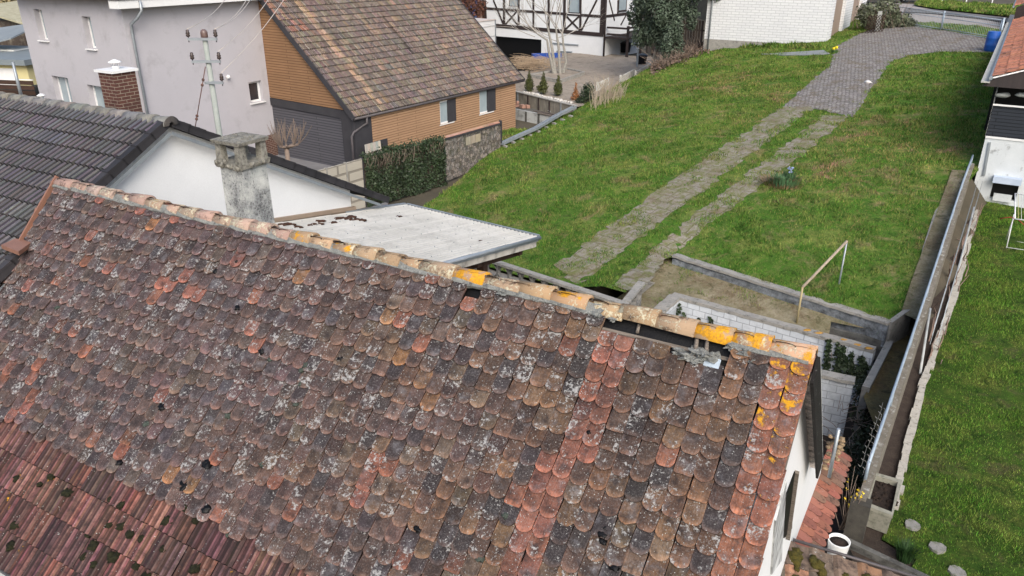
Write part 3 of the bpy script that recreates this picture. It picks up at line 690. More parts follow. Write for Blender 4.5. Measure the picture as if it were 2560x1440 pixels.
k3.build("chimney_cap", M_clich, chim)
# white gable end and its details
GF = Facade(R0+rdir*.08, math.degrees(math.atan2(gdir[0], gdir[1])), -rdir)
gw = MB(); GF.polyp(gw, [(-3.2, -2), (4.9, -2), (4.9, 1.5), (2.95, 2.7), (0, 5.72), (-3.2, 2.4)], -.25, 0)
gw.build("gable_wall", M_white, house)
lw = MB(); q = R0+rdir*(LR-.05); lw.prism([q-UP*.2, q+Dn*4.5-Nn*.15, q+Dn*4.5-UP*4, q+Db*4-UP*4, q+Db*4-Nb*.15], -rdir*.2); lw.obox(R0+rdir*.1-gdir*3.25-UP*8, rdir*(LR-.1), UP*4.1, gdir*.2); lw.build("side_wall", M_oldwhite, house)
bb = MB()      # peeling bargeboard on the rear verge and its underside
bb.obox(R0-rdir*.045+Db*.02-Nb*.27, Db*3.75, Nb*.25, -rdir*.03); bb.build("rear_bargeboard", plain("peeling_black_board", (.008, .007, .007), (.014, .012, .011), 4, .8, .006, stain=(.5, .5, .48), st_amt=.0), house)
b2 = MB(); b2.obox(R0-rdir*.05+Db*.12-Nb*.02, Db*3.7, Nb*.02, -rdir*.022); b2.build("verge_board", M_oldwhite, house)
b3 = MB(); b3.obox(R0-rdir*.0+Dn*.05-Nn*.13, Dn*4.6, Nn*.1, -rdir*.025); b3.build("bargeboard", M_wood_old, house)
M_peel = streaky("peeling_grey_paint", (.5, .52, .52), (.12, .12, .12), (.6, .62, .62), 20, 3)
vs = MB()
ga = [GF.px(*q) for q in ((1985, 1178), (1978, 1320), (1958, 1345), (1962, 1240))]
GF.polyp(vs, ga, .0, .012); vo = vs.build("ventilation_opening", M_black, house)
fr = MB(); GF.bar(fr, GF.px(1986, 1178), GF.px(1964, 1345), .035, .004, .05); fr.build("opening_frame", M_wood_old, vo)
f2 = MB(); GF.polyp(f2, [GF.px(*q) for q in ((1962, 1200), (1950, 1400), (1925, 1435), (1935, 1300))], .0, .02); f2.build("weathered_board", M_peel, house)
rb = MB()
P = vpl(2068, 1110, GF.P, GF.t)
for i in range(26):
    q = P+gdir*rnd.uniform(-.4, .45)-rdir*rnd.uniform(.0, .2)+UP*rnd.uniform(-.3, .05); rb.blob(q, .05, 6, 4, .4, None, i, (1, 1, .5))
rb.build("crumbling_render", plain("straw_rubble", (.42, .30, .17), (.28, .2, .13), 25, 1, .03), house)
gt = MB(); P1 = vpl(2097, 1072, GF.P-rdir*.25, GF.t); P2 = P1-UP*.75
gt.tube([P1, P2], .024, 7); gt.build("rear_downpipe", M_zinc, house)
# small red pent roof on the gable
T0 = vpl(2080, 1108, GF.P, GF.t); T1 = vpl(1985, 1360, GF.P, GF.t); pu = T0-T1; Lp = np.linalg.norm(pu); pu /= Lp
oa = math.radians(30); pv_ = -rdir*math.cos(oa)-UP*math.sin(oa); pn = np.cross(pu, pv_); pn = pn if pn[2] > 0 else -pn
pr = MB(); npt = 17
for j in range(2):
    for i in range(npt):
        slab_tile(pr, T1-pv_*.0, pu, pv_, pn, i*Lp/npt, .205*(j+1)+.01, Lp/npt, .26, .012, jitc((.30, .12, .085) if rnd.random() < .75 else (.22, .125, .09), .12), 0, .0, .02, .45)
pr.obox(T1-pn*.03, pu*Lp, pv_*.39, pn*.02); pr.obox(T1+pv_*.31-UP*.9, pu*Lp, rdir*.28, UP*.85)
pr.build("pent_roof", tilemat("newer_clay", -.8, .1, .1, groove=.25), house)
# copper flashing and box at the left verge
M_cop = plain("brown_copper", (.27, .14, .10), (.22, .115, .08), 3, .5, .002)
cf = MB(); cf.obox(R0+rdir*(LR-.02)+Dn*(-.04)+Nn*.0, rdir*.03, Dn*1.15, Nn*.07)
cf.build("copper_flashing", M_cop, house)
cb = MB()
q = [atd(5, 605, 10.7), atd(75, 601, 10.9), atd(42, 632, 10.5), atd(8, 615, 10.55)]
def apz(x, y, z): return atz(x, y, z)
zb = 5.08
q = [apz(2, 612, zb), apz(38, 596, zb), apz(80, 604, zb), apz(46, 629, zb)]
cb.prism(q, -UP*.06); qq = [apz(38, 596, zb)+UP*.0, apz(80, 604, zb), R0+rdir*(LR+.05)+Dn*.75, R0+rdir*(LR+.1)+Dn*.68]
cb.prism([apz(66, 600, zb), apz(78, 604, zb), R0+rdir*(LR+.0)+Dn*.52, R0+rdir*(LR+.16)+Dn*.5], -UP*.04)
cb.build("copper_box", M_cop, house)
# eaves gutter front
eg = MB(); E0 = R0+Dn*(V0+1.58)-Nn*.08; eg.tube([E0+rdir*0, E0+rdir*(LR+.1)], .065, 8); eg.build("gutter", M_zincd, house)
# glass lean-to below the front eaves
gl = thing("glass_lean_to", "pale glass roof just below the dark gutter at the bottom left corner", "glass roof", E0+rdir*9-UP*2)
m = MB(); m.obox(E0+rdir*7.4-UP*1.1-gdir*.0, rdir*3.4, -gdir*2.2-UP*.5, UP*.02); m.build("glass_panel", M_glass, gl)
m = MB()
for k in range(4): m.obox(E0+rdir*(7.4+k*1.12)-UP*1.07, rdir*.05, -gdir*2.2-UP*.5, UP*.05)
m.obox(E0+rdir*7.4-UP*2.6-gdir*2.1, rdir*.06, gdir*.06, UP*1.4); m.obox(E0+rdir*10.7-UP*2.6-gdir*2.1, rdir*.06, gdir*.06, UP*1.4)
m.build("frame", M_wmetal, gl)
# moss-grown shed roof at the bottom right
Q = [atz(1982, 1357, 2.0), atz(2330, 1463, 1.75)]
su_ = Q[1]-Q[0]; Ls = np.linalg.norm(su_); su_ /= Ls; sv_ = np.cross(su_, UP); sv_ = sv_ if sv_[1] < 0 else -sv_; sv_ = sv_/np.linalg.norm(sv_); sv_ = sv_*math.cos(.3)-UP*math.sin(.3)
sn_ = np.cross(su_, sv_); sn_ = sn_ if sn_[2] > 0 else -sn_
shed = thing("mossy_shed", "low shed with moss-grown brown interlocking tiles at the bottom edge, beside the white pot", "shed", (Q[0][0]+.6, Q[0][1]-.6, 0))
m = MB(); profile_roof(m, Q[0]-su_*.7, su_, sv_, sn_, Ls+.7, 2.0, .30, .33, [(0, .0), (.15, .035), (.35, .035), (.5, .0), (.8, -.004), (1, .0)], lambda i, j, a, b: jitc((.30, .17, .11) if (i+j*3) % 5 == 0 else (.17, .13, .1), .15, .08), .03)
m.build("roof", tilemat("mossy_concrete_tile", .2, .6, .3, groove=.2), shed)
m = MB()
for i in range(120):
    p = Q[0]+su_*(rnd.randint(-2, 7)*.30+rnd.gauss(0, .03))+sv_*(rnd.randint(0, 4)*.33+rnd.gauss(.2, .08))+sn_*.055; m.blob(p, rnd.uniform(.035, .08), 8, 5, .35, None, i, (1, 1.2, .6))
m.build("moss", plain("olive_moss", (.10, .08, .015), (.05, .05, .012), 22, 1, .03), shed, kind="stuff")
m = MB(); m.obox(Q[0]-UP*2.2+sv_*.1, su_*Ls, sv_*A3(1, 1, 0)*1.7, UP*2.0); m.build("wall", M_oldwhite, shed)
m = MB(); m.tube([Q[0]-su_*.0-sv_*.02+UP*.03, Q[1]-sv_*.02+UP*.03], .02, 6); m.build("edge_trim", M_zincd, shed)
# ================================================================== B. black-tiled house on the left
A = atd(415, 303, 12.95); PH = math.radians(27.2)
bh = thing("black_tiled_house", "house with black double-rib tiles, pale grey ridge tiles and a plain white gable, left", "house", (A[0], A[1], 0))
Df = -gdir*math.cos(PH)-UP*math.sin(PH); Nf = np.cross(rdir, Df); Nf = Nf if Nf[2] > 0 else -Nf
Dg = gdir*math.cos(PH)-UP*math.sin(PH); Ng = np.cross(rdir, Dg); Ng = Ng if Ng[2] > 0 else -Ng
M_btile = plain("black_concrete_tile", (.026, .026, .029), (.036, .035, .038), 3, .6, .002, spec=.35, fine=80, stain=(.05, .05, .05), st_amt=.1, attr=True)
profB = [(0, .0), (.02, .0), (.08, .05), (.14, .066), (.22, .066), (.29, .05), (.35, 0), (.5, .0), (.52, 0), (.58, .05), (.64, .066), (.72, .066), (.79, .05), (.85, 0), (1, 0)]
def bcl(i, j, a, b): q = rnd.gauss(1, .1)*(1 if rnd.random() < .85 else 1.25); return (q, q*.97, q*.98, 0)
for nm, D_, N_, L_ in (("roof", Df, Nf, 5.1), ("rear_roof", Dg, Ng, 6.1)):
    m = MB(); profile_roof(m, A+D_*.06, rdir, D_, N_, 11.0, L_, .288, .325, profB, bcl, .035, .04, None, .003, [.6, 1.3, 2.6, 3.0, 2.2, 1.0, .45, .45, 1.3, 2.6, 3.0, 2.2, 1.0, .45], .02)  # roll highlights and trough shade painted into the strips of each tile
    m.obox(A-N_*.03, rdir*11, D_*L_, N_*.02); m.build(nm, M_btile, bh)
    m = MB(); k = 0; g_ = .325
    while k*g_ < L_:      # verge tiles
        o = A+D_*(.06+k*g_)-rdir*.1; c = bcl(0, 0, 0, 0); m.obox(o+N_*.02+D_*.0, rdir*.18, D_*.36+N_*.012, N_*.05, c); m.obox(o-N_*.07, rdir*.035, D_*.352, N_*.105, c); k += 1
    m.build("verge_tiles", M_btile, bh)
M_cap2 = plain("weathered_grey_ridge_tile", (.23, .225, .21), (.14, .135, .13), 7, .9, .01, stain=(.33, .33, .3), st_amt=.1, attr=True)
for k in range(28):
    m = MB(); Pa = A+rdir*(k*.385-.12)-UP*.05; Pb = A+rdir*(k*.385+.31)-UP*.06
    cap_tube(m, Pb, Pa, .12, .14, gdir, UP, jitc((1, 1, 1), .08), 92, 10, .02, k)
    if k == 0: cap_tube(m, Pa-rdir*.004, Pa-rdir*.02, .142, .15, gdir, UP, (.35, .33, .33, 0), 92, 10, .05, k)
    m.build("ridge_tile", M_cap2, bh)
BF = Facade(A+rdir*.12, math.degrees(math.atan2(gdir[0], gdir[1])), -rdir)
c1, c2 = BF.px(878, 515), BF.px(690, 538); gz = lambda s: A[2]-.07-abs(s)*math.tan(PH)
m = MB(); BF.polyp(m, [(-4.2, -.2), (c1[0], -.2), (c1[0], gz(c1[0])), (0, gz(0)), (-4.2, gz(-4.2))], -.3, 0); m.build("gable_wall", M_white, bh)
m = MB(); ws = MB()
m.obox(A-rdir*.06+Dg*.1-Ng*.2, Dg*5.95, Ng*.06, -rdir*.02); m.obox(A-rdir*.055+Df*.1-Nf*.2, Df*5, Nf*.06, -rdir*.02); m.build("verge_board", M_zinc, bh)
m = MB(); e1, e2 = BF.px(884, 517), BF.px(600, 560)
BF.polyp(m, [(e1[0], e1[1]-.06), (e1[0], e1[1]+.02), (e2[0], e2[1]+.02), (e2[0], e2[1]-.06)], 0, .07); BF.polyp(m, [(e1[0]+.05, e1[1]-.5), (e1[0]+.05, e1[1]-.06), (e2[0], e2[1]-.06), (e2[0], e2[1]-.5)], 0, .045); m.build("base_flashing", plain("tan_metal_flashing", (.30, .235, .175), (.26, .2, .15), 3, .6, .002), bh)
m = MB(); m.obox(BF.at(-4.2, -.2, -.3), BF.t*(c1[0]+4.2), UP*2.9, rdir*8); m.build("house_body", M_white, bh)
# brick chimney of the black-tiled house (rises beyond its ridge)
bc = atz(292, 172, 0); Pc = atd(292, 182, 19.2); Pc[2] = 0
M_brick = bricks("brown_brick", (.115, .05, .038), (.085, .036, .03), (.30, .25, .2), .25, .083, .009, .85, dirt_shade=(.06, .035, .03))
cz = lambda y: zat(Pc, y)
m = MB(); cw = .30
m.obox(Pc-rdir*cw-gdir*cw+UP*2.5, rdir*2*cw, gdir*2*cw, UP*(cz(178)-2.5)); chb = m.build("brick_chimney", M_brick, bh)
m = MB(); zt = cz(178); m.obox(Pc-rdir*(cw+.06)-gdir*(cw+.06)+UP*zt, rdir*2*(cw+.06), gdir*2*(cw+.06), UP*.06); m.build("chimney_cap", M_wmetal, chb)
m = MB(); m.lathe(Pc+UP*(zt+.06), [(.085, 0), (.085, .07)], 12); 
for a in range(4): m.tube([Pc+UP*(zt+.1)+A3(.08*math.cos(a*1.57), .08*math.sin(a*1.57), 0), Pc+UP*(zt+.22)+A3(.08*math.cos(a*1.57), .08*math.sin(a*1.57), 0)], .008, 4)
m.lathe(Pc+UP*(zt+.21), [(.16, 0), (.15, .02), (.02, .08)], 16); m.build("cowl", M_wmetal, chb)
Pv = atd(103, 240, 19.5)
m = MB(); m.lathe(Pv-UP*.8, [(.05, 0), (.05, .8)], 10); m.lathe(Pv, [(.1, 0), (.1, .02), (.03, .06)], 12); m.build("vent_pipe", M_wmetal, bh)
# ================================================================== C. utility pole
PB = atd(550, 345, 19.5); PB[2] = 0; pole = thing("utility_pole", "grey concrete utility pole with three crossarms and brown insulators before the grey house", "pole", PB)
ptx = lambda y: zat(PB, y)
m = MB(); m.tube([PB, PB+UP*ptx(95)], [.10, .06], 10); m.build("mast", plain("pole_concrete", (.33, .36, .34), (.27, .3, .28), 4, .9, .004), pole)
m = MB(); m.lathe(PB+UP*ptx(98), [(.06, 0), (.085, .06), (.085, .15), (.07, .2), (.03, .23)], 12); m.build("pole_head", plain("red_brown_porcelain", (.11, .055, .045), (.16, .12, .11), 8, .35, 0, spec=.5), pole)
M_porc = plain("brown_porcelain", (.035, .02, .018), (.05, .035, .03), 8, .3, 0, spec=.5)
ax = dirh(88)
wires = []
for y, xl, xr_, sides in ((97, 478, 540, (-1, 1)), (153, 488, 549, (-1, 1)), (206, 517, 556, (1,))):
    zz = ptx(y); k = PB[1]/F_PX*1.02
    cx = proj(PB+UP*zz)[0]; arm = MB(); L0 = (xl-cx)*k*1.1; L1 = (xr_-cx)*k*1.1
    arm.obox(PB+ax*L0+UP*(zz-.03)-np.cross(UP, ax)*.1, ax*(L1-L0), UP*.06, np.cross(UP, ax)*.05)
    ao = arm.build("crossarm", M_zinc, pole)
    for s_ in sides:
        p = PB+ax*((L0 if s_ < 0 else L1)*.93)+UP*(zz+.03)-np.cross(UP, ax)*.08
        i_ = MB(); i_.lathe(p-UP*.1, [(.012, 0), (.012, .12), (.04, .13), (.055, .16), (.035, .18), (.055, .21), (.035, .235), (.04, .27), (.02, .29)], 10); i_.build("insulator", M_porc, ao); wires.append(p+UP*.2)
m = MB()
tops = [(557, -20), (615, -20), (628, -20), (700, -40), (730, -40)]
ends = [(wires[0], (580, -25)), (wires[1], (625, -15)), (wires[1], (632, -10)), (wires[3], (690, -30)), (wires[4], (735, -40))]
for p, (x, y) in ends:
    e = atd(x, y, 24.0); pts = [p+(e-p)*t-UP*.15*math.sin(math.pi*t) for t in np.linspace(0, 1, 9)]; m.tube(pts, .011, 4)
m.build("wire", plain("pale_cable", (.55, .5, .46), (.5, .46, .42), 3, .6, 0), pole)
m = MB(); pa, pb = PB+UP*ptx(165)-A3(.05, .1, 0), atd(486, 330, 19.0); m.tube([pa, pb], .012, 5)
for t in (.2, .28, .75, .8): m.blob(lerp(pa, pb, t), .04, 6, 4, .1)
m.build("stay_wire", plain("rusty_steel", (.14, .07, .05), (.08, .05, .045), 8, .7, 0), pole)
# ================================================================== plant helpers
def leafcloud(mb, blobs, n, size, col=(1, 1, 1, 0), up=.3, seed=0, jit=.3, aspect=1.6, shell=.55):
    """n small leaf quads filling ellipsoids: blobs = [(centre, (rx,ry,rz))]"""
    g = np.random.default_rng(seed); vol = np.array([b[1][0]*b[1][1]*b[1][2] for b in blobs])**.67; vol /= vol.sum()
    for k in range(n):
        b = blobs[g.choice(len(blobs), p=vol)]; d = g.normal(size=3); d /= np.linalg.norm(d)
        rr = shell+(1-shell)*g.random()**.6 + .12*g.normal(); p = np.asarray(b[0])+d*np.asarray(b[1])*rr
        nn = d+g.normal(size=3)*.6+A3(0, 0, up); nn /= np.linalg.norm(nn); t = np.cross(nn, g.normal(size=3)); t /= np.linalg.norm(t); q = np.cross(nn, t)
        s = size*(1+jit*g.normal()); c = 1+.3*g.normal(); c = max(.35, c)
        mb.add([p-t*s*.5, p+q*s*aspect*.5, p+t*s*.5, p-q*s*aspect*.5], [(0, 1, 2, 3)], (c*col[0], c*col[1], c*col[2], 0))
def leafmat(name, c1, c2, rough=.6):
    t = NT(name, rough, .3); co = t.co('obj'); c = t.mix(t.ramp(t.noise(co, 2.2, 4), .35, .65), c1, c2)
    c = t.mix(1.0, c, t.attr().outputs['Color'], 'MULTIPLY'); t.base(c); return t.m
def branch(mb, p, d, L, r, depth, spread=.55, up=.12, seg=3, kids=(2, 3), shrink=.72, minr=.004):
    pts = [p]; q = np.array(p, float); dd = np.array(d, float)
    for i in range(seg):
        dd = dd+A3(rnd.gauss(0, .10), rnd.gauss(0, .10), rnd.gauss(0, .06)+up*.3); dd /= np.linalg.norm(dd); q = q+dd*L/seg; pts.append(q)
    r1 = max(minr, r*.68); mb.tube(pts, list(np.linspace(r, r1, len(pts))), 5 if depth > 1 else 3, caps=False)
    if depth <= 0: return
    for k in range(rnd.randint(*kids)):
        a = rnd.uniform(0, 6.28); e = np.cross(dd, A3(math.cos(a), math.sin(a), .3)); e /= (np.linalg.norm(e)+1e-9)
        nd = dd*math.cos(spread)+e*math.sin(spread)*rnd.uniform(.6, 1.2)+UP*up; nd /= np.linalg.norm(nd)
        st = pts[-1] if k == 0 or rnd.random() < .5 else pts[-2]
        branch(mb, st, nd, L*shrink*rnd.uniform(.75, 1.15), r1*.8, depth-1, spread, up, seg, kids, shrink, minr)
def spikes(mb, c, n, h, rad, w_=.012, lean=.5, col=(1, 1, 1, 0), seed=1):
    g = random.Random(seed)
    for i in range(n):
        a = g.uniform(0, 6.28); r = rad*g.random()**.6; b = np.asarray(c)+A3(math.cos(a)*r, math.sin(a)*r, 0); L = h*g.uniform(.6, 1.15)
        d = A3(math.cos(a), math.sin(a), 0)*lean*g.uniform(.2, 1)*L; t = A3(-math.sin(a), math.cos(a), 0)*w_*g.uniform(.7, 1.4); m_ = b+d*.35+UP*L*.6; k = g.uniform(.6, 1.3)
        mb.add([b-t, b+t, m_+t*.8, m_-t*.8, b+d+UP*L], [(0, 1, 2, 3), (3, 2, 4)], (k*col[0], k*col[1], k*col[2], 0))
# ================================================================== D. grey rendered house
C = atd(340, 220, 30); FL = Facade(C, -57, -gdir); FR = Facade(C, 31, -rdir)
gh_ = thing("grey_house", "tall grey-lilac rendered house with deep white windows and a zinc downpipe, upper left", "house", (C[0]-3, C[1]+3, 0))
M_grey = plain("lilac_grey_render", (.465, .455, .485), (.43, .42, .45), .5, .9, .003, fine=90, stain=(.35, .34, .36), st_amt=.3)
def fixh(h): return h
hl = [FL.hole((82, 23), (122, 103)), FL.hole((200, 42), (244, 126)), FL.hole((123, 187), (175, 262)), FL.hole((214, 211), (262, 286))]
hl = [(min(h[0], h[1]), max(h[0], h[1]), h[2], h[3]) for h in hl]
# windows: vertical edges lean in the picture, take widths at mid height
def wpx(F, xl, xr, yt, yb, xm_y=None):
    a = F.px(xl, (yt+yb)/2)[0]; b = F.px(xr, (yt+yb)/2)[0]; z1 = F.px((xl+xr)/2, yt)[1]; z0 = F.px((xl+xr)/2, yb)[1]; return (min(a, b), max(a, b), z0, z1)
hl = [wpx(FL, 92, 112, 24, 100), wpx(FL, 212, 233, 42, 121), wpx(FL, 137, 176, 193, 262), wpx(FL, 226, 270, 216, 290)]
top = 7.0
m = MB(); FL.rect_wall(m, -.0, 7.42, -.5, 10, hl, .32)
FR.rect_wall(m, 0, 7.05, -.5, 10, [wpx(FR, 624, 656, 203, 256)], .32)
m.obox(FR.at(7.05, -.5, 0), UP*10.5, -FR.n*9.9, dirh(31)*.02); m.obox(FL.at(7.42, -.5, 0), UP*10.5, -FL.n*7, dirh(-57)*.02)
m.build("wall", M_grey, gh_)
for i, h in enumerate(hl): window(FL, gh_, h, .22, M_wmetal, M_glass if i > 1 else M_glass, .07, 1 if i > 1 else 0, True, .1)
hr = wpx(FR, 624, 656, 203, 256); window(FR, gh_, hr, .16, M_wmetal, M_dglass, .09, 0, True, .1)
e0 = FR.px(283, 21)[1]
m = MB(); FR.box(m, -.45, 7.1, e0, e0+.30, 0.003, .55); m.build("eaves_box", M_wmetal, gh_)
m = MB(); m.obox(FR.at(-.5, e0+.301, .6), dirh(31)*7.8, -FR.n*8, UP*.12); m.build("roof", M_zincd, gh_)
m = MB(); s_, z_ = FR.px(345, 150); g0 = e0+.25
m.tube([FR.at(.42, g0, .62), FR.at(.42, g0-.35, .62), FR.at(.30, g0-.62, .45), FR.at(.22, g0-.85, .12), FR.at(.22, g0-1.2, .09), FR.at(.22, -.3, .09)], .055, 8); m.build("downpipe", M_zinc, gh_)
m = MB(); p = FR.at(*FR.px(567, 192), .1); m.blob(p, .09, 8, 6, .1); m.build("wall_lamp", M_wmetal, gh_)
m = MB(); m.obox(FR.at(6.0, -.5, .01), dirh(31)*1.06, UP*(FR.px(690, 333)[1]+.5), FR.n*.02); m.build("brick_plinth", M_brick, gh_)
# ================================================================== E. timber-clad house
W0 = atd(885, 293, 33); WG = Facade(W0, -55, -dirh(35)); WFr = Facade(W0, 35, -dirh(-55))
wh = thing("timber_clad_house", "house clad in orange-brown boards with a huge weathered brown tile roof, upper middle", "house", (W0[0], W0[1], 0))
M_clad = claddings("larch_cladding", (.47, .295, .175), (.41, .255, .15), (.13, .065, .035), .115)
M_clad2 = claddings("dark_larch_cladding", (.30, .17, .09), (.26, .15, .08), (.075, .038, .02), .115)
M_slats = claddings("grey_metal_slats", (.10, .10, .115), (.085, .085, .10), (.022, .022, .026), .12, 9, 0)
M_anth = plain("anthracite_board", (.036, .036, .042), (.048, .047, .053), 2, .8, .003)
EZ = 2.42; pit = math.radians(41.4); gd = dirh(-55); ud = dirh(35)
wg = MB(); zt2 = WG.px(868, 277)[1]; cut = .35
top_s = 9.0; WG.polyp(wg, [(.12, zt2), (top_s, zt2+.12), (top_s, EZ+top_s*math.tan(pit)-.1), (.12, EZ+.02)], -.25, 0); wg.build("gable_cladding", M_clad2, wh)
wl_ = MB(); WG.polyp(wl_, [(.25, -.3), (9, -.3), (9, zt2+.1), (.25, zt2-.02)], -.3, -.06); wl_.build("roller_shutter", M_slats, wh)
wt = MB(); WG.polyp(wt, [(.2, zt2-.38), (9, zt2-.2), (9, zt2+.08), (.2, zt2-.02)], -.05, .02); WG.box(wt, .2, .78, -.3, zt2-.05, -.05, .03); wt.build("shutter_surround", M_anth, wh)
hw = [wpx(WFr, 1100, 1141, 249, 307), wpx(WFr, 1199, 1240, 222, 281)]
hw = [(a, b, c, min(d, EZ-.06)) for a, b, c, d in hw]
m = MB(); u_split = WFr.px(932, 350)[0]; WFr.rect_wall(m, u_split, 12.1, -.2, EZ-.02, hw, .3); m.build("front_cladding", M_clad, wh)
m = MB(); WFr.box(m, -.02, u_split, -.3, EZ-.02, -.3, -.003); WFr.box(m, u_split-.02, WFr.px(970, 385)[0], -.3, WFr.px(950, 350)[1], -.1, .03); m.build("corner_board", M_anth, wh)
for h in hw:
    o = window(WFr, wh, (h[0], h[0]+(h[1]-h[0])*.8, h[2], h[3]), .05, M_wmetal, M_glass, .08, 0, True, .02)
    k = MB(); WFr.box(k, h[0]+.02, h[1]-.01, h[2]+.01, h[3]-.01, -.29, -.14); WFr.box(k, h[0]+(h[1]-h[0])*.5, h[1]-.02, h[2]+.0, h[3], -.10, -.005); k.build("reveal", M_anth, o)
m = MB(); m.obox(WFr.at(12.1, -.3, 0), UP*(EZ+.2), -WFr.n*10, ud*.02); m.build("side_wall", M_clad, wh)
Dw = -gd*math.cos(pit)-UP*math.sin(pit); Nw = np.cross(ud, Dw); Nw = Nw if Nw[2] > 0 else -Nw
Le = 10.5; Oe = A3(W0[0], W0[1], EZ)-Dw*Le+Dw*.08+Nw*.1-ud*.12
profW = [(0, 0), (.04, .03), (.12, .045), (.2, .03), (.26, .004), (.5, .0), (.54, .025), (.62, .04), (.7, .025), (.76, .004), (1, .0)]
def wcol(i, j, nu, nv):
    r = rnd.random(); f = j/nv
    if i in (8, 9) and r < .75: return jitc((.29, .215, .15), .15)
    if i == 30 and 14 < j < 22: return jitc((.07, .06, .05), .2)
    if i < 6 and j < 16 and r < .35: return jitc((.25, .14, .11), .15)
    c = (.15, .12, .108) if r < .45 else (.12, .102, .095) if r < .75 else (.18, .15, .122) if r < .97 else (.24, .17, .13)
    return jitc(c, .09, .06)
def wprof_cb(*a): return wcol(*a)
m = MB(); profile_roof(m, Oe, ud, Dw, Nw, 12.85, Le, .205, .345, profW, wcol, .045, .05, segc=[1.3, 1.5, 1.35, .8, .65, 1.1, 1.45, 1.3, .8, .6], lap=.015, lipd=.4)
M_wroof = tilemat("weathered_brown_tile", .25, .15, .25, (.30, .28, .20), .8, 30, .006)
m.obox(Oe-Nw*.05, ud*12.85, Dw*Le, Nw*.03); m.build("roof", M_wroof, wh)
Drw = gd*math.cos(pit)-UP*math.sin(pit); m = MB(); m.obox(Oe-Nw*.05, ud*12.85, Drw*9, UP*.08); m.build("rear_roof", M_wroof, wh)
m = MB(); m.obox(Oe-ud*.05-Nw*.16, Dw*(Le+.05), Nw*.24, ud*.045); m.build("verge_trim", M_anth, wh); m = MB(); m.obox(Oe+ud*12.85-Nw*.1, Dw*(Le+.05), Nw*.16, ud*.05); m.build("verge_trim", M_anth, wh)
m = MB(); ge = Oe+Dw*(Le+.04)-Nw*.06; m.tube([ge, ge+ud*12.9], .065, 8); m.build("gutter", M_zincd, wh)
m = MB(); q = ge+ud*.75; m.tube([q, q-UP*.3, q-UP*.42+dirh(-55)*.15-ud*.15, q-UP*.6-ud*.75+gd*.1, q-UP*.75-ud*.85+gd*.12, q-UP*2.3-ud*.85+gd*.12], .055, 8); m.build("downpipe", M_zincd, wh)
pb = thing("leaning_pallet_board", "bleached wooden board leaning on the corner of the timber-clad house", "board", WFr.at(1.3, .2, .5))
m = MB(); a = atd(911, 362, 33.2); b = atd(950, 351, 34); n_ = 6
for k in range(n_): m.obox(lerp(a, b, k/n_), (b-a)/n_*.92, -UP*1.25+A3(.12, -.25, 0), WFr.n*.03, jitc((1, 1, 1), .12))
m.build("planks", streaky("bleached_planks", (.46, .44, .39), (.34, .32, .28), None, 14, 3), pb)
m = MB(); m.obox(lerp(a, b, .03)-UP*.35+A3(.03, -.08, 0)+WFr.n*.035, (b-a)*.94, -UP*.08, WFr.n*.02); m.obox(lerp(a, b, .03)-UP*1.0+A3(.1, -.2, 0)+WFr.n*.035, (b-a)*.94, -UP*.08, WFr.n*.02); m.build("cross_batten", M_wood_old, pb)
# ================================================================== F. fence line: concrete panels, ivy, stone-print panel
fa, fb, fc, fd = T(790, 428, 1.9), T(905, 396, 1.9), T(1106, 347, 1.85), T(1252, 306, 1.75)
cfn = thing("concrete_panel_fence", "pale concrete panel fence beside the ivy hedge, behind the white gable", "fence", A3(fb[0], fb[1], 0))
M_cpan = claddings("pale_concrete_panels", (.46, .43, .36), (.42, .39, .33), (.2, .18, .15), .38, 1.35, .1)
m = MB(); m.wall(fa-(fb-fa)*1.2, fb, .08, 0, 1.9, 1.9); m.build("panels", M_cpan, cfn)
for t in (-.75, -.2, .2, .62, .99):
    m = MB(); m.cbox(A3(*(lerp(fa, fb, t)[:2]), 0), (fb-fa)/np.linalg.norm(fb-fa), .06, .12, 1.93); m.build("post", M_conc if t < .9 else M_anth, cfn)
M_ivy = leafmat("ivy_leaf", (.022, .038, .016), (.035, .052, .025), .5)
iv = thing("ivy_hedge", "dense dark ivy hedge between the concrete panels and the stone-print panel", "hedge", A3(*(lerp(fb, fc, .5)[:2]), 0))
m = MB(); m.wall(fb, fc, .18, 0, 1.7, 1.7); m.build("fence_core", M_soil, iv)
m = MB(); fL = np.linalg.norm(fc-fb); ft = (fc-fb)/fL; fn = np.cross(ft, UP); fn = fn if fn[1] < 0 else -fn
g = np.random.default_rng(5)
for k in range(14000):
    s = g.random()*fL; z = g.random()*1.0; z = z*2.0+.12*nz(s*1.3, 1, 2); dd = .12+.10*nz(s*1.7, z*1.7, 1)+.05*g.normal()
    if g.random() < .12: z = 1.9+.1*g.normal()+.12*nz(s*1.1, 3, 3); dd = g.uniform(-.2, .2)
    p = A3(fb[0], fb[1], 0)+ft*s+UP*z+fn*dd; n2 = fn+g.normal(size=3)*.55+UP*.3; n2 /= np.linalg.norm(n2); t2 = np.cross(n2, g.normal(size=3)); t2 /= np.linalg.norm(t2); q2 = np.cross(n2, t2); z_ = .033*(1+.3*g.normal())
    c = max(.3, 1+.35*g.normal()+.5*nz(s*2, z*2, 5)); m.add([p-t2*z_, p+q2*z_, p+t2*z_, p-q2*z_], [(0, 1, 2, 3)], (c, c, c, 0))
m.build("foliage", M_ivy, iv)
m = MB()
for k in range(60):
    s = g.random()*fL; p = A3(fb[0], fb[1], 1.95)+ft*s+fn*.2; m.tube([p, p-UP*.15+fn*.06+ft*g.uniform(-.1, .1), p-UP*g.uniform(.3, .6)+ft*g.uniform(-.2, .2)], .006, 3, caps=False)
m.build("stems", M_twig, iv)
sp_ = thing("stone_print_panel", "privacy panel printed with grey-brown stone and leaf pattern in a black frame", "fence panel", A3(*(lerp(fc, fd, .5)[:2]), 0))
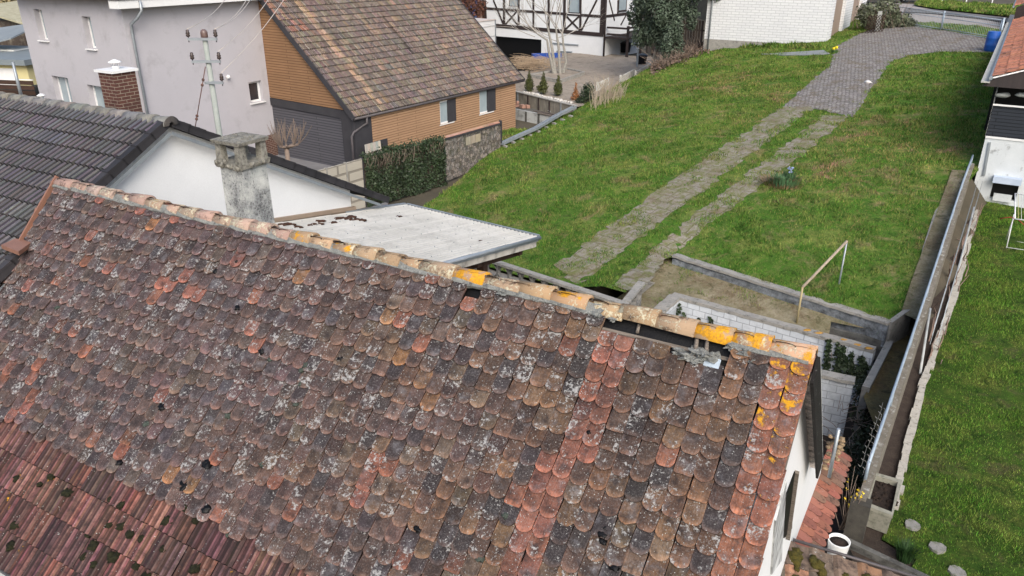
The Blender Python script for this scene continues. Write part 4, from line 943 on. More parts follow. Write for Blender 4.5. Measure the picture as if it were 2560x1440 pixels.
def stoneprint():
    t = NT("stone_print", .8); co = t.co('uv'); v = t.n("ShaderNodeTexVoronoi"); t.l(co, v.inputs['Vector']); v.inputs['Scale'].default_value = 7
    e = t.n("ShaderNodeTexVoronoi", feature='DISTANCE_TO_EDGE'); t.l(co, e.inputs['Vector']); e.inputs['Scale'].default_value = 7
    h = t.n("ShaderNodeSeparateColor"); t.l(v.outputs['Color'], h.inputs[0]); c = t.mix(h.outputs[0], (.09, .075, .06), (.34, .29, .25)); c = t.mix(t.math('MULTIPLY', h.outputs[1], .5), c, (.16, .17, .18))
    c = t.mix(t.ramp(e.outputs['Distance'], .0, .09, .9, 0), c, (.018, .016, .013)); c = t.mix(t.ramp(t.noise(co, 3, 6), .5, .65, 0, .7), c, (.05, .055, .03)); t.base(c); return t.m
m = MB(); m.wall(lerp(fc, fd, .01), lerp(fc, fd, .985), .05, .02, 1.78, 1.7); m.build("panel", stoneprint(), sp_)
m = MB(); m.wall(lerp(fc, fd, .985), fd, .14, 0, 1.85, 1.85); m.wall(lerp(fc, fd, .0), lerp(fc, fd, .02), .14, 0, 1.85, 1.85); m.obox(fc+UP*(-.08), (fd-fc)+UP*-.0, UP*.07, fn*.07)
m.build("frame", M_anth, sp_)
m = MB()
for k in range(9):
    p = lerp(fc, fd, .07+k*.1)+UP*.0; m.obox(p+fn*.03+UP*.0, (fd-fc)*.1, UP*.05, fn*-.12, jitc((1, 1, 1), .12))
m.build("coping_tiles", plain("pink_clay_coping", (.50, .30, .24), (.42, .24, .19), 4, .8, .003, attr=True), sp_)
m = MB(); p = lerp(fc, fd, .36)-UP*.55
for k in range(3): m.obox(p+(fd-fc)*.085*k+fn*.04, (fd-fc)*.078, UP*.34, fn*.02, jitc((1, 1, 1), .1))
m.build("patch_boards", streaky("bleached_boards", (.40, .36, .28), (.3, .27, .2), None, 14, 3), sp_)
# pollarded shrub in front of the shutter
sh = thing("pollarded_shrub", "leafless pollarded shrub with upright shoots in front of the grey roller shutter", "shrub", atd(722, 396, 29))
b0 = atd(720, 400, 29); b0[2] = 0; zt_ = zat(b0, 370)
m = MB(); m.tube([b0, b0+UP*zt_*.6, b0+UP*zt_], [.11, .085, .09], 7); m.build("trunk", M_twig, sh)
m = MB()
for k in range(7):
    a = k*.9; d = A3(math.cos(a)*.8, math.sin(a)*.6, .25); h0_ = b0+UP*zt_; e = h0_+d*rnd.uniform(.3, .75); m.tube([h0_, e], [.06, .045], 5)
    for j in range(10):
        d2 = A3(d[0]*.35+rnd.gauss(0, .25), d[1]*.35+rnd.gauss(0, .25), 1); d2 /= np.linalg.norm(d2); L = rnd.uniform(.5, 1.0); m.tube([e, e+d2*L*.5+A3(d[0], d[1], 0)*.08, e+d2*L], [.017, .012, .006], 3, caps=False)
m.build("shoots", M_twig, sh)
# ================================================================== G. half-timbered house behind
HB = atd(1508, 137, 62); HF = Facade(HB, -53, -dirh(37)); HR = Facade(HB, 37, -dirh(-53))
hh = thing("half_timbered_house", "white half-timbered house with dark beams and a black garage opening, behind the bare tree", "house", (HB[0], HB[1], 1))
H = lambda x, y: HF.px(1200+x/6.4, y/6.4)
hwin = [(min(H(450, 60)[0], H(605, 60)[0]), max(H(450, 60)[0], H(605, 60)[0]), H(520, 108)[1], H(520, 108)[1]+1.35), (min(H(1405, 100)[0], H(1600, 100)[0]), max(H(1405, 100)[0], H(1600, 100)[0]), H(1500, 215)[1], H(1500, 215)[1]+1.45)]
gar = (H(980, 800)[0], H(180, 800)[0], -1.0, H(600, 605)[1])
m = MB(); HF.rect_wall(m, 0, 13.2, -1, 7.5, hwin+[gar], .35); HR.rect_wall(m, 0, 6, -1, 7.5, [], .3)
m.obox(HF.at(0.4, 7.5, -.1), HF.t*12.5, -HF.n*8, UP*.05); m.build("wall", M_white, hh)
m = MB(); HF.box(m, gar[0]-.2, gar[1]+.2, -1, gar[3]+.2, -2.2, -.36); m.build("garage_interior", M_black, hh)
fbm = MB(); bw = .17
def hb(a, b, w_=.17, d=.03): HF.bar(fbm, H(*a), H(*b), w_, -.02, d)
for x0, y0, x1, y1, w_ in ((60, 0, 75, 300, .5), (388, -200, 388, 400, .24), (622, -200, 622, 400, .2), (857, -200, 857, 430, .18), (1102, -200, 1100, 450, .2), (1358, -200, 1350, 470, .24), (1612, -200, 1607, 490, .2), (1985, -200, 1950, 550, .42)): hb((x0, y0), (x1, y1), w_, .045)
hb((-60, 122), (1975, 265), .2, .042); hb((180, 402), (1975, 558), .3, .05)
for a, b in (((215, 0), (380, 400)), ((410, 165), (612, 405)), ((602, 170), (398, 405)), ((1380, 255), (1592, 480)), ((1592, 258), (1368, 470)), ((1872, 0), (1625, 485))): hb(a, b, .15, .036)
fbm.build("beams", M_timber, hh)
for k, h in enumerate(hwin): window(HF, hh, h, .1, M_timber, M_glass if k == 0 else M_glass, .07, 0, True, .08, M_wmetal)
m = MB(); HRp = lambda x, y: HR.px(1200+x/6.4, y/6.4)
for a, b, w_ in (((2010, 262), (2440, 205), .2), ((2065, 0), (2150, 330), .13), ((2205, 0), (2200, 240), .16), ((2340, 230), (2250, 400), .12), ((2350, 230), (2440, 400), .12)): HR.bar(m, HRp(*a), HRp(*b), w_, -.02, .04)
m.build("side_beams", M_timber, hh)
hw2 = wpx(HR, 1546, 1566, -14, 27); window(HR, hh, hw2, -.05, M_timber, M_glass, .06, 0, True, .1, M_timber)
m = MB()
for a, b in (((1170, 690), (1575, 722)), ((1230, 822), (1475, 832))): HF.bar(m, H(*a), H(*b), .1, 0.003, .07)
m.build("wall_rail", M_zinc, hh)
m = MB(); m.tube([HF.at(-.12, 7, .12), HF.at(-.12, 1.0, .12)], .08, 7); m.build("downpipe", M_timber, hh)
m = MB(); z0 = HRp(2010, 600)[1]
for u in (0.2, 2.4, 4.6):
    m.obox(HR.at(u, .9, 1.9), HR.t*.16, UP*(2.6), HR.n*.16)
for z in (z0, z0+.45, z0+.75, z0+1.05): m.obox(HR.at(.1, z, 2.06), HR.t*5, UP*.16, HR.n*.05)
m.obox(HR.at(.1, z0-.05, .05), HR.t*5, UP*.14, HR.n*2.0)
for u in (.2,): m.obox(HR.at(u, z0+.2, .1), HR.t*.1, HR.n*1.9, UP*.14); m.obox(HR.at(u, z0+.7, .1), HR.t*.1, HR.n*1.9, UP*.14)
m.build("balcony", M_timber, hh)
# white container, blue panel and brown shrub between the two houses
ct = thing("white_metal_shed", "white sheet-metal shed half hidden behind the brown tile roof", "shed", A3(*(atd(1215, 100, 56)[:2]), 0))
P = atd(1238, 120, 56); P[2] = 0; hc = zat(P, 50)
m = MB(); m.obox(P, -ud*4, gd*4+ud*0, UP*hc, None); m.build("body", M_wmetal, ct)
m = MB(); m.obox(P+UP*(hc+.004)+ud*.05+(-gd)*.05, -ud*4.1, gd*4.1, UP*.05); m.build("roof", plain("sheet_roof", (.6, .52, .46), (.5, .44, .4), 2, .6, .002), ct)
m = MB(); m.obox(P+UP*(hc-.4)-gd*.004, -ud*4, UP*.03, -gd*.02); m.obox(P+UP*(hc-1.1)-gd*.004, -ud*4, UP*.03, -gd*.02); m.obox(P-gd*.03-ud*.02, UP*hc, ud*.1, gd*.1); m.build("trim", M_zinc, ct)
bsx = thing("blue_glazed_panel", "dark blue glazed panel left of the half-timbered house", "panel", atd(1195, 40, 66))
m = MB(); P = atd(1162, 52, 66); m.obox(P, ud*2.3-gd*.0, UP*2.6, gd*.08); m.build("panel", bricks("blue_cells", (.03, .06, .2), (.025, .05, .16), (.2, .22, .3), .4, .4, .015, .2), bsx)
m = MB(); m.obox(P-UP*3+ud*.05+gd*.2, ud*2.1, gd*.3, UP*3.1); m.build("base", M_timber, bsx)
bsh = thing("brown_shrub", "rust-brown climbing shrub beside the blue panel", "shrub", atd(1190, 50, 64))
m = MB(); leafcloud(m, [(atd(1180, 15, 64), (1.2, .5, 1.0)), (atd(1200, 35, 64), (.35, .3, 1.2)), (atd(1160, 0, 64), (.9, .5, .9))], 1800, .12, seed=4); m.build("foliage", leafmat("rust_leaf", (.10, .04, .025), (.07, .03, .02)), bsh)
m = MB(); m.tube([atd(1203, 60, 64), atd(1203, 5, 64)], .1, 5); m.build("stem", M_twig, bsh)
# ================================================================== H. white brick garage building
B0 = atd(2066, 116, 46); BL = Facade(B0, -58, -dirh(32)); BR = Facade(B0, 32, -dirh(-58))
gb = thing("white_brick_garage", "windowless white brick building with two brown garage doors on its right side, top", "building", (B0[0], B0[1], 3))
M_wbrick = bricks("white_limestone_brick", (.72, .74, .75), (.66, .68, .70), (.40, .42, .44), .49, .155, .012, .85, bump=.006)
doors = [(BR.px(2082, 60)[0], BR.px(2107, 60)[0], 2.0, 9.5), (BR.px(2125, 60)[0], BR.px(2147, 60)[0], 2.0, 9.5)]
m = MB(); BL.rect_wall(m, 0, 7.5, 3.72, 10, [], .3); BR.rect_wall(m, 0, BR.px(2161, 40)[0], 2.4, 10, doors, .3)
m.obox(BL.at(7.5, 2.5, 0), UP*7.5, -BL.n*8, BL.t*.02); m.build("wall", M_wbrick, gb)
m = MB(); BL.box(m, 0.0, 7.5, 2.3, 3.72, -.3, .02); m.build("plinth", M_conc, gb)
for d in doors:
    m = MB(); BR.box(m, d[0]-.02, d[1]+.02, 2.4, 9.4, -.26, -.2); o = m.build("garage_door", plain("brown_door_paint", (.30, .235, .19), (.27, .21, .17), 1.2, .6, .002), gb)
    m = MB(); m.blob(BR.at((d[0]*.75+d[1]*.25), 5.0, -.17), .07, 6, 4, 0); m.build("handle", M_timber, o)
m = MB(); m.tube([BL.at(7.2, 2.6, .08), BL.at(7.2, 10, .08)], .05, 6); m.build("downpipe", M_zinc, gb)
m = MB(); m.obox(BR.at(-.1, 2.2, .0), dirh(32)*9, BR.n*1.4, UP*1.50); 
apron = m.build("apron", M_conc, gb)
# ================================================================== I. big conifer, fence behind, undergrowth
M_con = leafmat("blue_green_needles", (.045, .068, .042), (.075, .10, .072))
cn = thing("conifer", "tall bushy blue-green conifer left of the white brick building", "tree", on(1650, 148))
cb_ = on(1650, 150); bl = []
g = np.random.default_rng(8)
for k in range(70):
    a = g.uniform(0, 6.28); r = 2.1*g.random()**.5; h = g.uniform(.7, 8.5); rr = r*(1 if h < 5 else 1-(h-5)/9); bl.append((cb_+A3(math.cos(a)*rr+.15, math.sin(a)*rr, h), (.32+.2*g.random(), .32+.2*g.random(), .75+.4*g.random())))
for k in range(5): bl.append((cb_+A3(2.5+.25*k, -.4+.2*k, 4.6-.25*k), (.4, .4, .35)))
m = MB(); leafcloud(m, bl, 36000, .078, seed=9, aspect=2.8, shell=.5); m.build("crown", M_con, cn)
m = MB()
for k in range(5): m.tube([cb_+A3(rnd.gauss(0, .3), rnd.gauss(0, .3), -.3), cb_+A3(rnd.gauss(0, .8), rnd.gauss(0, .5), 2.0), cb_+A3(rnd.gauss(0, 1), rnd.gauss(0, .6), 6)], [.12, .08, .03], 5)
m.build("trunk", M_trunk, cn)
bf = thing("board_fence", "dark weathered board fence between the conifer and the white brick building", "fence", on(1740, 115))
pA, pB_ = A3(9.6, 57.5, 0), A3(12.7, 53.6, 0); t_ = (pB_-pA)/np.linalg.norm(pB_-pA)
for k in range(22):
    m = MB(); p = lerp(pA, pB_, k/22); m.obox(A3(p[0], p[1], 2.2), t_*.17, UP*(2.4+rnd.uniform(-.1, .1)), np.cross(t_, UP)*.03, jitc((1, 1, 1), .25)); m.build("board", streaky("old_fence_board", (.16, .12, .09), (.08, .06, .05), None, 12, 2), bf)
m = MB()
for z in (2.7, 4.0): m.obox(A3(pA[0], pA[1], z)+A3(.03, .05, 0), pB_-pA, UP*.1, A3(.03, .05, 0))
m.build("rail", M_wood_dk, bf)
br_ = thing("bramble_undergrowth", "tangle of brown twigs and dead undergrowth at the foot of the conifer", "undergrowth", on(1690, 150)); br_['kind'] = 'stuff'
m = MB()
for k in range(420):
    x = rnd.uniform(1632, 1768); y = 168-(x-1640)*.42+rnd.gauss(0, 5); p = on(x, y); d = A3(rnd.gauss(0, .5), rnd.gauss(0, .5), rnd.uniform(.3, 1.0)); L = rnd.uniform(.4, 1.3); m.tube([p, p+d*L*.5, p+d*L+A3(0, 0, -.15)], [.014, .01, .006], 3, jitc((1, 1, 1), .2), False)
m.build("twigs", M_twig, br_)
m = MB()
for k in range(1500):
    x = rnd.uniform(1628, 1800); y = 172-(x-1640)*.40+rnd.gauss(0, 6); p = on(x, max(y, 104)); leafcloud(m, [(p+UP*.1, (.2, .2, .12))], 1, .12, seed=k)
m.build("dead_leaves", leafmat("dead_leaf", (.13, .085, .06), (.08, .06, .045)), br_)
# ================================================================== J. garden between the houses
def stem_tree(root):
    tr = thing("bare_tree", "leafless multi-stemmed tree with pale bark in a square kerbed bed", "tree", root)
    m = MB(); m2 = MB(); kk = .0285
    stems = [((1385, 186), (1372, 128), (1368, 100), (1345, 85)), ((1389, 187), (1380, 120), (1374, 90), (1368, 62)), ((1400, 186), (1397, 120), (1393, 95), (1390, 72)), ((1408, 182), (1416, 152), (1408, 110), (1406, 85))]
    for s_ in stems:
        pts = [vpl(x, y, root, A3(1, .12, 0)) for x, y in s_]; m.tube(pts, [.12, .095, .075, .06], 7, caps=False)
        d = pts[-1]-pts[-2]; d /= np.linalg.norm(d)
        for q in range(3):
            dd = d+A3(rnd.gauss(0, .55), rnd.gauss(0, .5), .25); dd /= np.linalg.norm(dd); branch(m2, pts[-1], dd, 1.6, .038, 4, .5, .14, 3, (2, 3), .76, .006)
        d3 = A3(rnd.choice((-1, 1)), .2, .3); branch(m2, pts[-2], d3/np.linalg.norm(d3), 1.4, .03, 3, .5, .2, 3, (2, 3), .76, .006)
    for q in ((1345, 85), (1338, 92), (1350, 80)):
        P = vpl(*q, root, A3(1, .12, 0)); d3 = A3(-1, .1, .28); branch(m2, P, d3/np.linalg.norm(d3), 1.6, .028, 3, .45, .1, 3, (2, 3), .76, .006)
    m.build("trunk", M_trunk, tr); m2.build("branches", plain("pale_branch_bark", (.40, .38, .35), (.28, .265, .24), 10, .9, 0), tr)
rt = G(1396, 188); stem_tree(rt)
kb = thing("tree_bed_kerb", "low concrete kerb forming a square bed around the bare tree", "kerb", rt)
kp = [G(1326, 186, 1.35), G(1401, 200, 1.35), G(1460, 180, 1.35), G(1418, 171, 1.35)]
for i in range(4):
    a, b = kp[i], kp[(i+1) % 4]; m = MB(); m.wall(a, b, .14, .9, 1.37+.003*i, 1.37+.003*i); m.build("kerb_stone", M_conc, kb)
patch("tree_bed_soil", M_gard, kp, lambda x, y: 1.28, 1)
M_thu = leafmat("thuja_leaf", (.045, .055, .014), (.065, .07, .02))
for i, (x, y, h) in enumerate(((1323, 229, 1.12), (1358, 236, 1.2), (1395, 240, 1.15))):
    p = G(x, y); t_ = thing("small_thuja", ["small conical thuja, leftmost of three, nearest the timber-clad house", "small conical thuja with a side lobe, middle of the three above the retaining wall", "small conical thuja, rightmost of three, beside the dead orange conifer"][i], "shrub", p, "young thujas above the retaining wall")
    m = MB(); bs = [(p+UP*h*f, (.27*w_, .27*w_, .2)) for f, w_ in ((.2, .9), (.35, 1.), (.5, .85), (.65, .62), (.8, .4), (.95, .2))]
    if i == 1: bs.append((p+A3(-.25, 0, .35), (.16, .16, .2)))
    leafcloud(m, bs, 1500, .05, seed=20+i, shell=.6); m.build("foliage", M_thu, t_)
    m = MB(); m.tube([p-UP*.1, p+UP*h*.7], [.03, .015], 5); m.build("stem", M_twig, t_)
p = G(1439, 250); dt = thing("dead_orange_conifer", "small dead conifer turned rust-orange, right of the three thujas", "shrub", p)
m = MB(); leafcloud(m, [(p+UP*h, (.3*w_, .3*w_, .2)) for h, w_ in ((.1, 1), (.3, .7), (.55, .4), (.8, .25))], 700, .05, seed=31); m.build("foliage", leafmat("rust_needles", (.30, .13, .045), (.2, .09, .035)), dt)
m = MB(); m.tube([p, p+UP*.9], .02, 4); m.build("stem", M_twig, dt)
p = T(1466, 268, .9); ib = thing("ivy_bush", "rounded ivy bush at the end of the retaining wall, beside dry stems", "shrub", p)
m = MB(); leafcloud(m, [(p+A3(0, 0, .5), (.42, .42, .75)), (p+A3(-.2, 0, .2), (.45, .4, .4)), (p+A3(.1, 0, 1.0), (.3, .3, .35))], 2600, .06, seed=33); m.build("foliage", M_ivy, ib)
m = MB(); m.blob(p+UP*.3, .3); m.build("core", M_soil, ib)
ds = thing("dry_reed_stems", "sheaf of dry straw-coloured stems leaning beside the ivy bush", "plants", on(1500, 262)); ds['kind'] = 'stuff'
m = MB()
for k in range(150):
    x = rnd.uniform(1478, 1560); p = on(x, 268-(x-1478)*.38+rnd.gauss(0, 5)); d = A3(rnd.gauss(.1, .3), rnd.gauss(0, .2), 1); L = rnd.uniform(.5, 1.5)*(1.1 if x < 1530 else .6); m.tube([p, p+d*L*.6, p+d*L+A3(rnd.gauss(0, .2), 0, -.1)], [.012, .009, .005], 3, jitc((1, 1, 1), .2), False)
m.build("stems", plain("straw_stems", (.42, .36, .27), (.3, .25, .19), 6, .9, 0), ds)
# retaining wall of panels, ledge with planks, lower concrete wall
ra, rb_ = G(1288, 231), G(1440, 268)
rw = thing("panel_retaining_wall", "wooden-panelled retaining wall below the three thujas", "wall", A3(ra[0], ra[1], 0))
M_rpan = streaky("stained_grey_panels", (.26, .24, .20), (.15, .14, .12), (.33, .31, .26), 8, 1.2)
m = MB(); m.wall(ra, rb_, .1, 0, 1.2, 1.2); m.build("panels", M_rpan, rw)
rt_ = (rb_-ra)/np.linalg.norm(rb_-ra); rn = np.cross(rt_, UP); rn = rn if rn[1] < 0 else -rn
m = MB(); m.obox(A3(ra[0], ra[1], 1.2)-rn*.1, rb_-ra, rn*.2, UP*.05); m.build("coping", plain("grey_board", (.42, .41, .38), (.34, .33, .3), 5, .9, .004), rw)
for k, t in enumerate((.06, .24, .42, .6, .78, .98)):
    m = MB(); p = lerp(ra, rb_, t); m.obox(A3(p[0], p[1], .3)+rn*.055, rt_*.07, rn*.06, UP*.88); m.build("post", M_zinc if k in (0, 4, 5) else M_timber, rw)
for k in range(26):
    p = lerp(ra, rb_, .1+k*.03)-rn*.25+UP*.02; 
    if k == 0: st_ = thing("edging_stones", "row of rounded white stones along the top of the panelled retaining wall", "stones", p); 
    m = MB(); m.blob(A3(p[0]+rnd.gauss(0, .03), p[1]+rnd.gauss(0, .04), 1.24), rnd.uniform(.07, .13), 8, 6, .3, None, k, (1, 1, .7)); m.build("stone", plain("white_cobble", (.6, .58, .54), (.45, .43, .4), 5, .8, .003), st_)
la, lb = T(1273, 269, .5), T(1412, 296, .5)
cw_ = thing("stained_concrete_wall", "low concrete wall with dark vertical stains in front of the plank ledge", "wall", A3(la[0], la[1], 0))
M_stw = streaky("stained_concrete_wall", (.50, .52, .52), (.40, .42, .42), (.12, .12, .12), 1.2, .35)
m = MB(); m.wall(la, lb, .12, -.1, .5, .5); m.build("wall", M_stw, cw_)
m = MB()
for t in (.32, .55, .78): p = lerp(la, lb, t); m.obox(A3(p[0], p[1], -.1)+rn*.065, rt_*.16, rn*.03, UP*.58)
m.build("buttress", M_concd, cw_)
m = MB(); m.prism([A3(la[0], la[1], .46), A3(lb[0], lb[1], .46), A3(rb_[0], rb_[1], .46), A3(ra[0], ra[1], .46)], UP*.02); m.build("ledge", M_concd, cw_)
def onledge(x, y, z=.52): return T(x, y, z)
for nm, lab, col, (x0, y0), (x1, y1), wd, ht in (("plank", "long grey-brown plank on the ledge, nearest the stained wall", (.2, .17, .15), (1345, 283), (1410, 296), .12, .04), ("plank", "darker plank lying just behind on the ledge", (.14, .12, .11), (1335, 278), (1408, 290), .12, .05),
                                   ("white_pipe", "thick white plastic pipe lying on the ledge", (.6, .62, .64), (1333, 268), (1378, 281), 0, .07), ("blue_board", "blue board lying on the ledge behind the white pipe", (.03, .09, .3), (1338, 263), (1372, 270), .3, .04), ("pale_board", "short pale pinkish board at the right of the ledge", (.5, .4, .33), (1370, 269), (1398, 275), .2, .06)):
    a, b = onledge(x0, y0), onledge(x1, y1); m = MB()
    if wd == 0: m.tube([a+UP*.06, b+UP*.06], .08, 8)
    else: m.wall(a, b, wd, a[2], a[2]+ht, a[2]+ht)
    m.build(nm, plain("c_"+nm+str(x0), col, None, 5, .7, .002), None, lab, nm.replace("_", " ").split()[-1])
for i, (x, y, s) in enumerate(((1290, 267, .22), (1292, 259, .18), (1306, 270, .24), (1318, 270, .22))):
    p = onledge(x, y, .5+(.2 if i == 1 else 0)); m = MB(); m.cbox(p, rt_, s*1.3, s, s*.8); m.build("clay_block", plain("pink_clay_block", (.42, .26, .2), (.34, .2, .16), 6, .9, .004), None,
      ["clay block at the left end of the ledge, under another block", "clay block stacked on top of the leftmost one on the ledge", "clay block second along the ledge, right of the stacked pair", "clay block nearest the pipe on the ledge"][i], "block", "clay blocks on the ledge")
# metal channel along the lawn edge
al = thing("metal_channel", "long pale aluminium channel lying along the left lawn edge above the small sunken lawn", "channel", on(1340, 330))
pts = [on(1254, 368, .12), on(1290, 352, .14), on(1340, 331, .16), on(1395, 300, .2), on(1436, 284, .3)]
m = MB()
for a, b in zip(pts[:-1], pts[1:]):
    t = (b-a)/np.linalg.norm(b-a); n_ = np.cross(t, UP); n_ /= np.linalg.norm(n_); m.obox(a-n_*.13, b-a, n_*.26, UP*.03); m.obox(a-n_*.14, b-a, n_*.03, UP*.09); m.obox(a+n_*.11, b-a, n_*.03, UP*.12)
m.build("channel", M_zinc, al)
for t in np.linspace(.05, .95, 9):
    p = on(1254+182*t, 372-84*t, -.3); m = MB(); m.cbox(p, rt_, .25, .12, .38); m.build("support_block", M_conc, al)
# white boards at the garden edge
for i, (a, b) in enumerate((((1492, 226), (1521, 211)), ((1550, 208), (1586, 188)), ((1588, 196), (1637, 166)))):
    A_, B_ = G(*a, 1.2), G(*b, 1.2); m = MB(); m.wall(A_, B_, .06, 1.0, 1.62, 1.62)
    m.wall(A_-(B_-A_)*.0, lerp(A_, B_, .03), .1, .9, 1.7, 1.7)
    m.build("white_edge_board", plain("flaking_white_board", (.62, .62, .58), (.45, .45, .42), 2, .85, .004, stain=(.1, .1, .09), st_amt=.4), None, ["short flaking white board by the dry stems", "middle white edge board of the garden, streaked", "longest white edge board, rising to the conifer"][i], "board", "white boards edging the garden")
# brush pile, blue basin, tubs
bp = thing("brush_pile", "heap of cut brown branches beside the black garage opening", "brush pile", G(1340, 172)); bp['kind'] = 'stuff'
m = MB()
for k in range(260):
    p = G(rnd.gauss(1345, 22), rnd.gauss(168, 6))+UP*rnd.uniform(0, .5); d = A3(rnd.gauss(-1, .5), rnd.gauss(-.4, .5), rnd.gauss(.05, .18)); d /= np.linalg.norm(d); L = rnd.uniform(.6, 1.8); m.tube([p, p+d*L*.5+UP*.08, p+d*L], [.016, .014, .008], 3, jitc((1, 1, 1), .25), False)
m.build("branches", plain("cut_branches", (.5, .38, .26), (.32, .24, .16), 6, .9, 0), bp)
p = G(1368, 146); m = MB(); q = [p+A3(-1.1, -.25, 0), p+A3(1.1, .25, 0), p+A3(1.0, .75, 0), p+A3(-1.2, .3, 0)]
for i in range(4):
    a, b = q[i], q[(i+1) % 4]; m.wall(a, b, .06, 1.1, 1.5, 1.5)
m.build("blue_basin", plain("blue_plastic", (.02, .07, .33), (.03, .09, .38), 3, .4, .001), None, "low bright blue basin edge behind the bare tree", "basin")
for i, (x, y, r, h, lb_) in enumerate(((1561, 130, .55, .7, "large round black tub under the dark balcony"), (1603, 160, .42, .6, "black compost bin at the right end of the garden"))):
    p = G(x, y); tb = thing(["black_tub", "compost_bin"][i], lb_, ["tub", "bin"][i], p); m = MB(); m.lathe(p, [(r*.8, 0), (r, h), (r+.05, h), (r+.05, h+.05), (r*.9, h+.06)], 16); m.build("body", plain("black_plastic", (.015, .017, .022), (.025, .027, .035), 4, .5, .001), tb)
    m = MB(); m.lathe(p+UP*(h+.06), [(r*.88, 0), (r*.7, .05), (.05, .09)], 16); m.build("lid", plain("dark_lid", (.03, .035, .045), (.04, .05, .06), 3, .4, 0), tb)
p = G(1611, 165); m = MB(); m.cbox(p+A3(-.6, -.4, 0), rt_, .1, .1, 1.3); m.build("post", M_zinc, None, "thin grey post before the compost bin", "post")
# ================================================================== K. canopy over the terrace
P2 = vpl(1010, 512, A+rdir*.12, gdir); P1 = vpl(1343, 592, P2, rdir)
cp_ = thing("corrugated_canopy", "flat canopy of pale corrugated sheets on dark wooden posts, behind the roof ridge", "canopy", (P1[0]-2, P1[1]-1, 0))
wr = (P2-P1)@rdir-.02; depth = 5.4; wv = .10; rise = (P2[2]-P1[2])/wr; CF = P1[2]; SG = .182
cpt = lambda u, v, h=0: P1+rdir*u-gdir*v+UP*(u*rise+v*SG+h)
def corr():
    t = NT("corrugated_sheet", .6, .3); co = t.co('obj'); c = t.mix(t.ramp(t.noise(co, .6, 5), .4, .6), (.60, .59, .55), (.53, .52, .48))
    c = t.mix(t.ramp(t.noise(co, 1.4, 8, .75), .5, .72, 0, .65), c, (.30, .295, .27)); c = t.mix(t.ramp(t.noise(co, 9, 5, .7), .55, .75, 0, .4), c, (.25, .24, .22)); c = t.mix(1.0, c, t.attr().outputs['Color'], 'MULTIPLY'); t.base(c); return t.m
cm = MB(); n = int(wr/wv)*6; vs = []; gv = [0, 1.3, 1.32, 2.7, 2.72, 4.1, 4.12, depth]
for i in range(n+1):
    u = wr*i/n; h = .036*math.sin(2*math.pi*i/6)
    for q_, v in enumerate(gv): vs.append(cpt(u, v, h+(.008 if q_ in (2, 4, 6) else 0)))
k = len(gv); dirt_shade = [1, 1.02, .98, .74, .62, .8]; drow = [rnd.uniform(.92, 1.04) for _ in range(n//6+1)]; cm.add(vs, [(i*k+q_, (i+1)*k+q_, (i+1)*k+q_+1, i*k+q_+1) for i in range(n) for q_ in range(k-1)], [(dirt_shade[i % 6]*drow[i//6],)*3+(0,) for i in range(n) for q_ in range(k-1)], smooth=True)  # troughs coloured darker: corrugation shade painted in along with grime
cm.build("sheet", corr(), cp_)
m = MB()
for i in range(9):
    for q_ in range(8): m.blob(cpt(.3+i*wr/9.2, .3+q_*.68, .03), .011, 5, 3, 0)
m.build("fixing_screws", M_zinc, cp_)['kind'] = 'stuff'
gu = MB(); gu.tube([cpt(-.05, -.04, -.02), cpt(-.05, depth, -.02)], .045, 8); gu.obox(cpt(-.03, 0, -.1), cpt(-.03, depth)-cpt(-.03, 0), rdir*.03, UP*.09); gu.build("verge_trim", plain("gutter_zinc", (.4, .44, .48), (.3, .34, .38), 4, .4, 0, metal=.4), cp_)
m = MB(); m.obox(cpt(0, -.08, -.02), rdir*wr+UP*wr*rise, gdir*.05, UP*.05); m.obox(cpt(wr-.06, 0, .02), cpt(wr, 2.2)-cpt(wr, 0), rdir*.08, UP*.04); m.build("flashing", M_zinc, cp_)
fb_ = MB(); fb_.obox(cpt(.02, 0, -.25), cpt(.02, depth)-cpt(.02, 0), rdir*.04, UP*.15); fb_.build("fascia", streaky("mouldy_fascia", (.55, .53, .48), (.42, .4, .36), (.05, .05, .05), 3, 1), cp_)
sP = 0
while sP < 5 and proj(cpt(.4, sP, -.4))[0] > 1206: sP += .05
for v_ in (.55, 2.3):
    m = MB(); m.obox(cpt(.15, v_, -.42), rdir*wr*.95+UP*wr*.95*rise, gdir*.13, UP*.2); m.build("beam", M_wood_dk, cp_)
for u_, v_ in ((.4, sP), (wr-.3, sP), (wr-.3, sP+2.4)):
    q = cpt(u_, v_, -.3); m = MB(); m.cbox(A3(q[0], q[1], 0), rdir, .17, .17, q[2]); m.build("post", M_wood_dk, cp_)
m = MB(); m.obox(cpt(.33, .25, -.5), cpt(.33, 4.6)-cpt(.33, .25), rdir*.14, UP*.22); m.build("purlin", M_wood_dk, cp_)
M_mosb = plain("red_brown_moss", (.07, .028, .02), (.05, .035, .02), 20, 1, .02)
cn_ = np.cross(rdir+UP*rise, -gdir+UP*SG); cn_ /= np.linalg.norm(cn_)
for i, (x, y, r) in enumerate(((850, 546, .08), (862, 547, .09), (872, 545, .06), (880, 543, .08), (801, 554, .09), (803, 560, .05), (787, 560, .05), (775, 563, .045), (835, 557, .06), (892, 549, .06), (906, 551, .07), (719, 561, .08), (731, 562, .06), (705, 562, .07), (745, 568, .07), (997, 541, .05), (1201, 602, .03), (845, 548, .06), (878, 550, .05))):
    p = apl(x, y, P1+UP*.03, cn_); m = MB(); m.blob(p, r, 8, 5, .35, None, i, (1.4, .8, .45)); m.build("moss_clump", M_mosb, None, "clump of red-brown moss lying on the pale corrugated canopy", "moss clump", "moss clumps on the canopy")
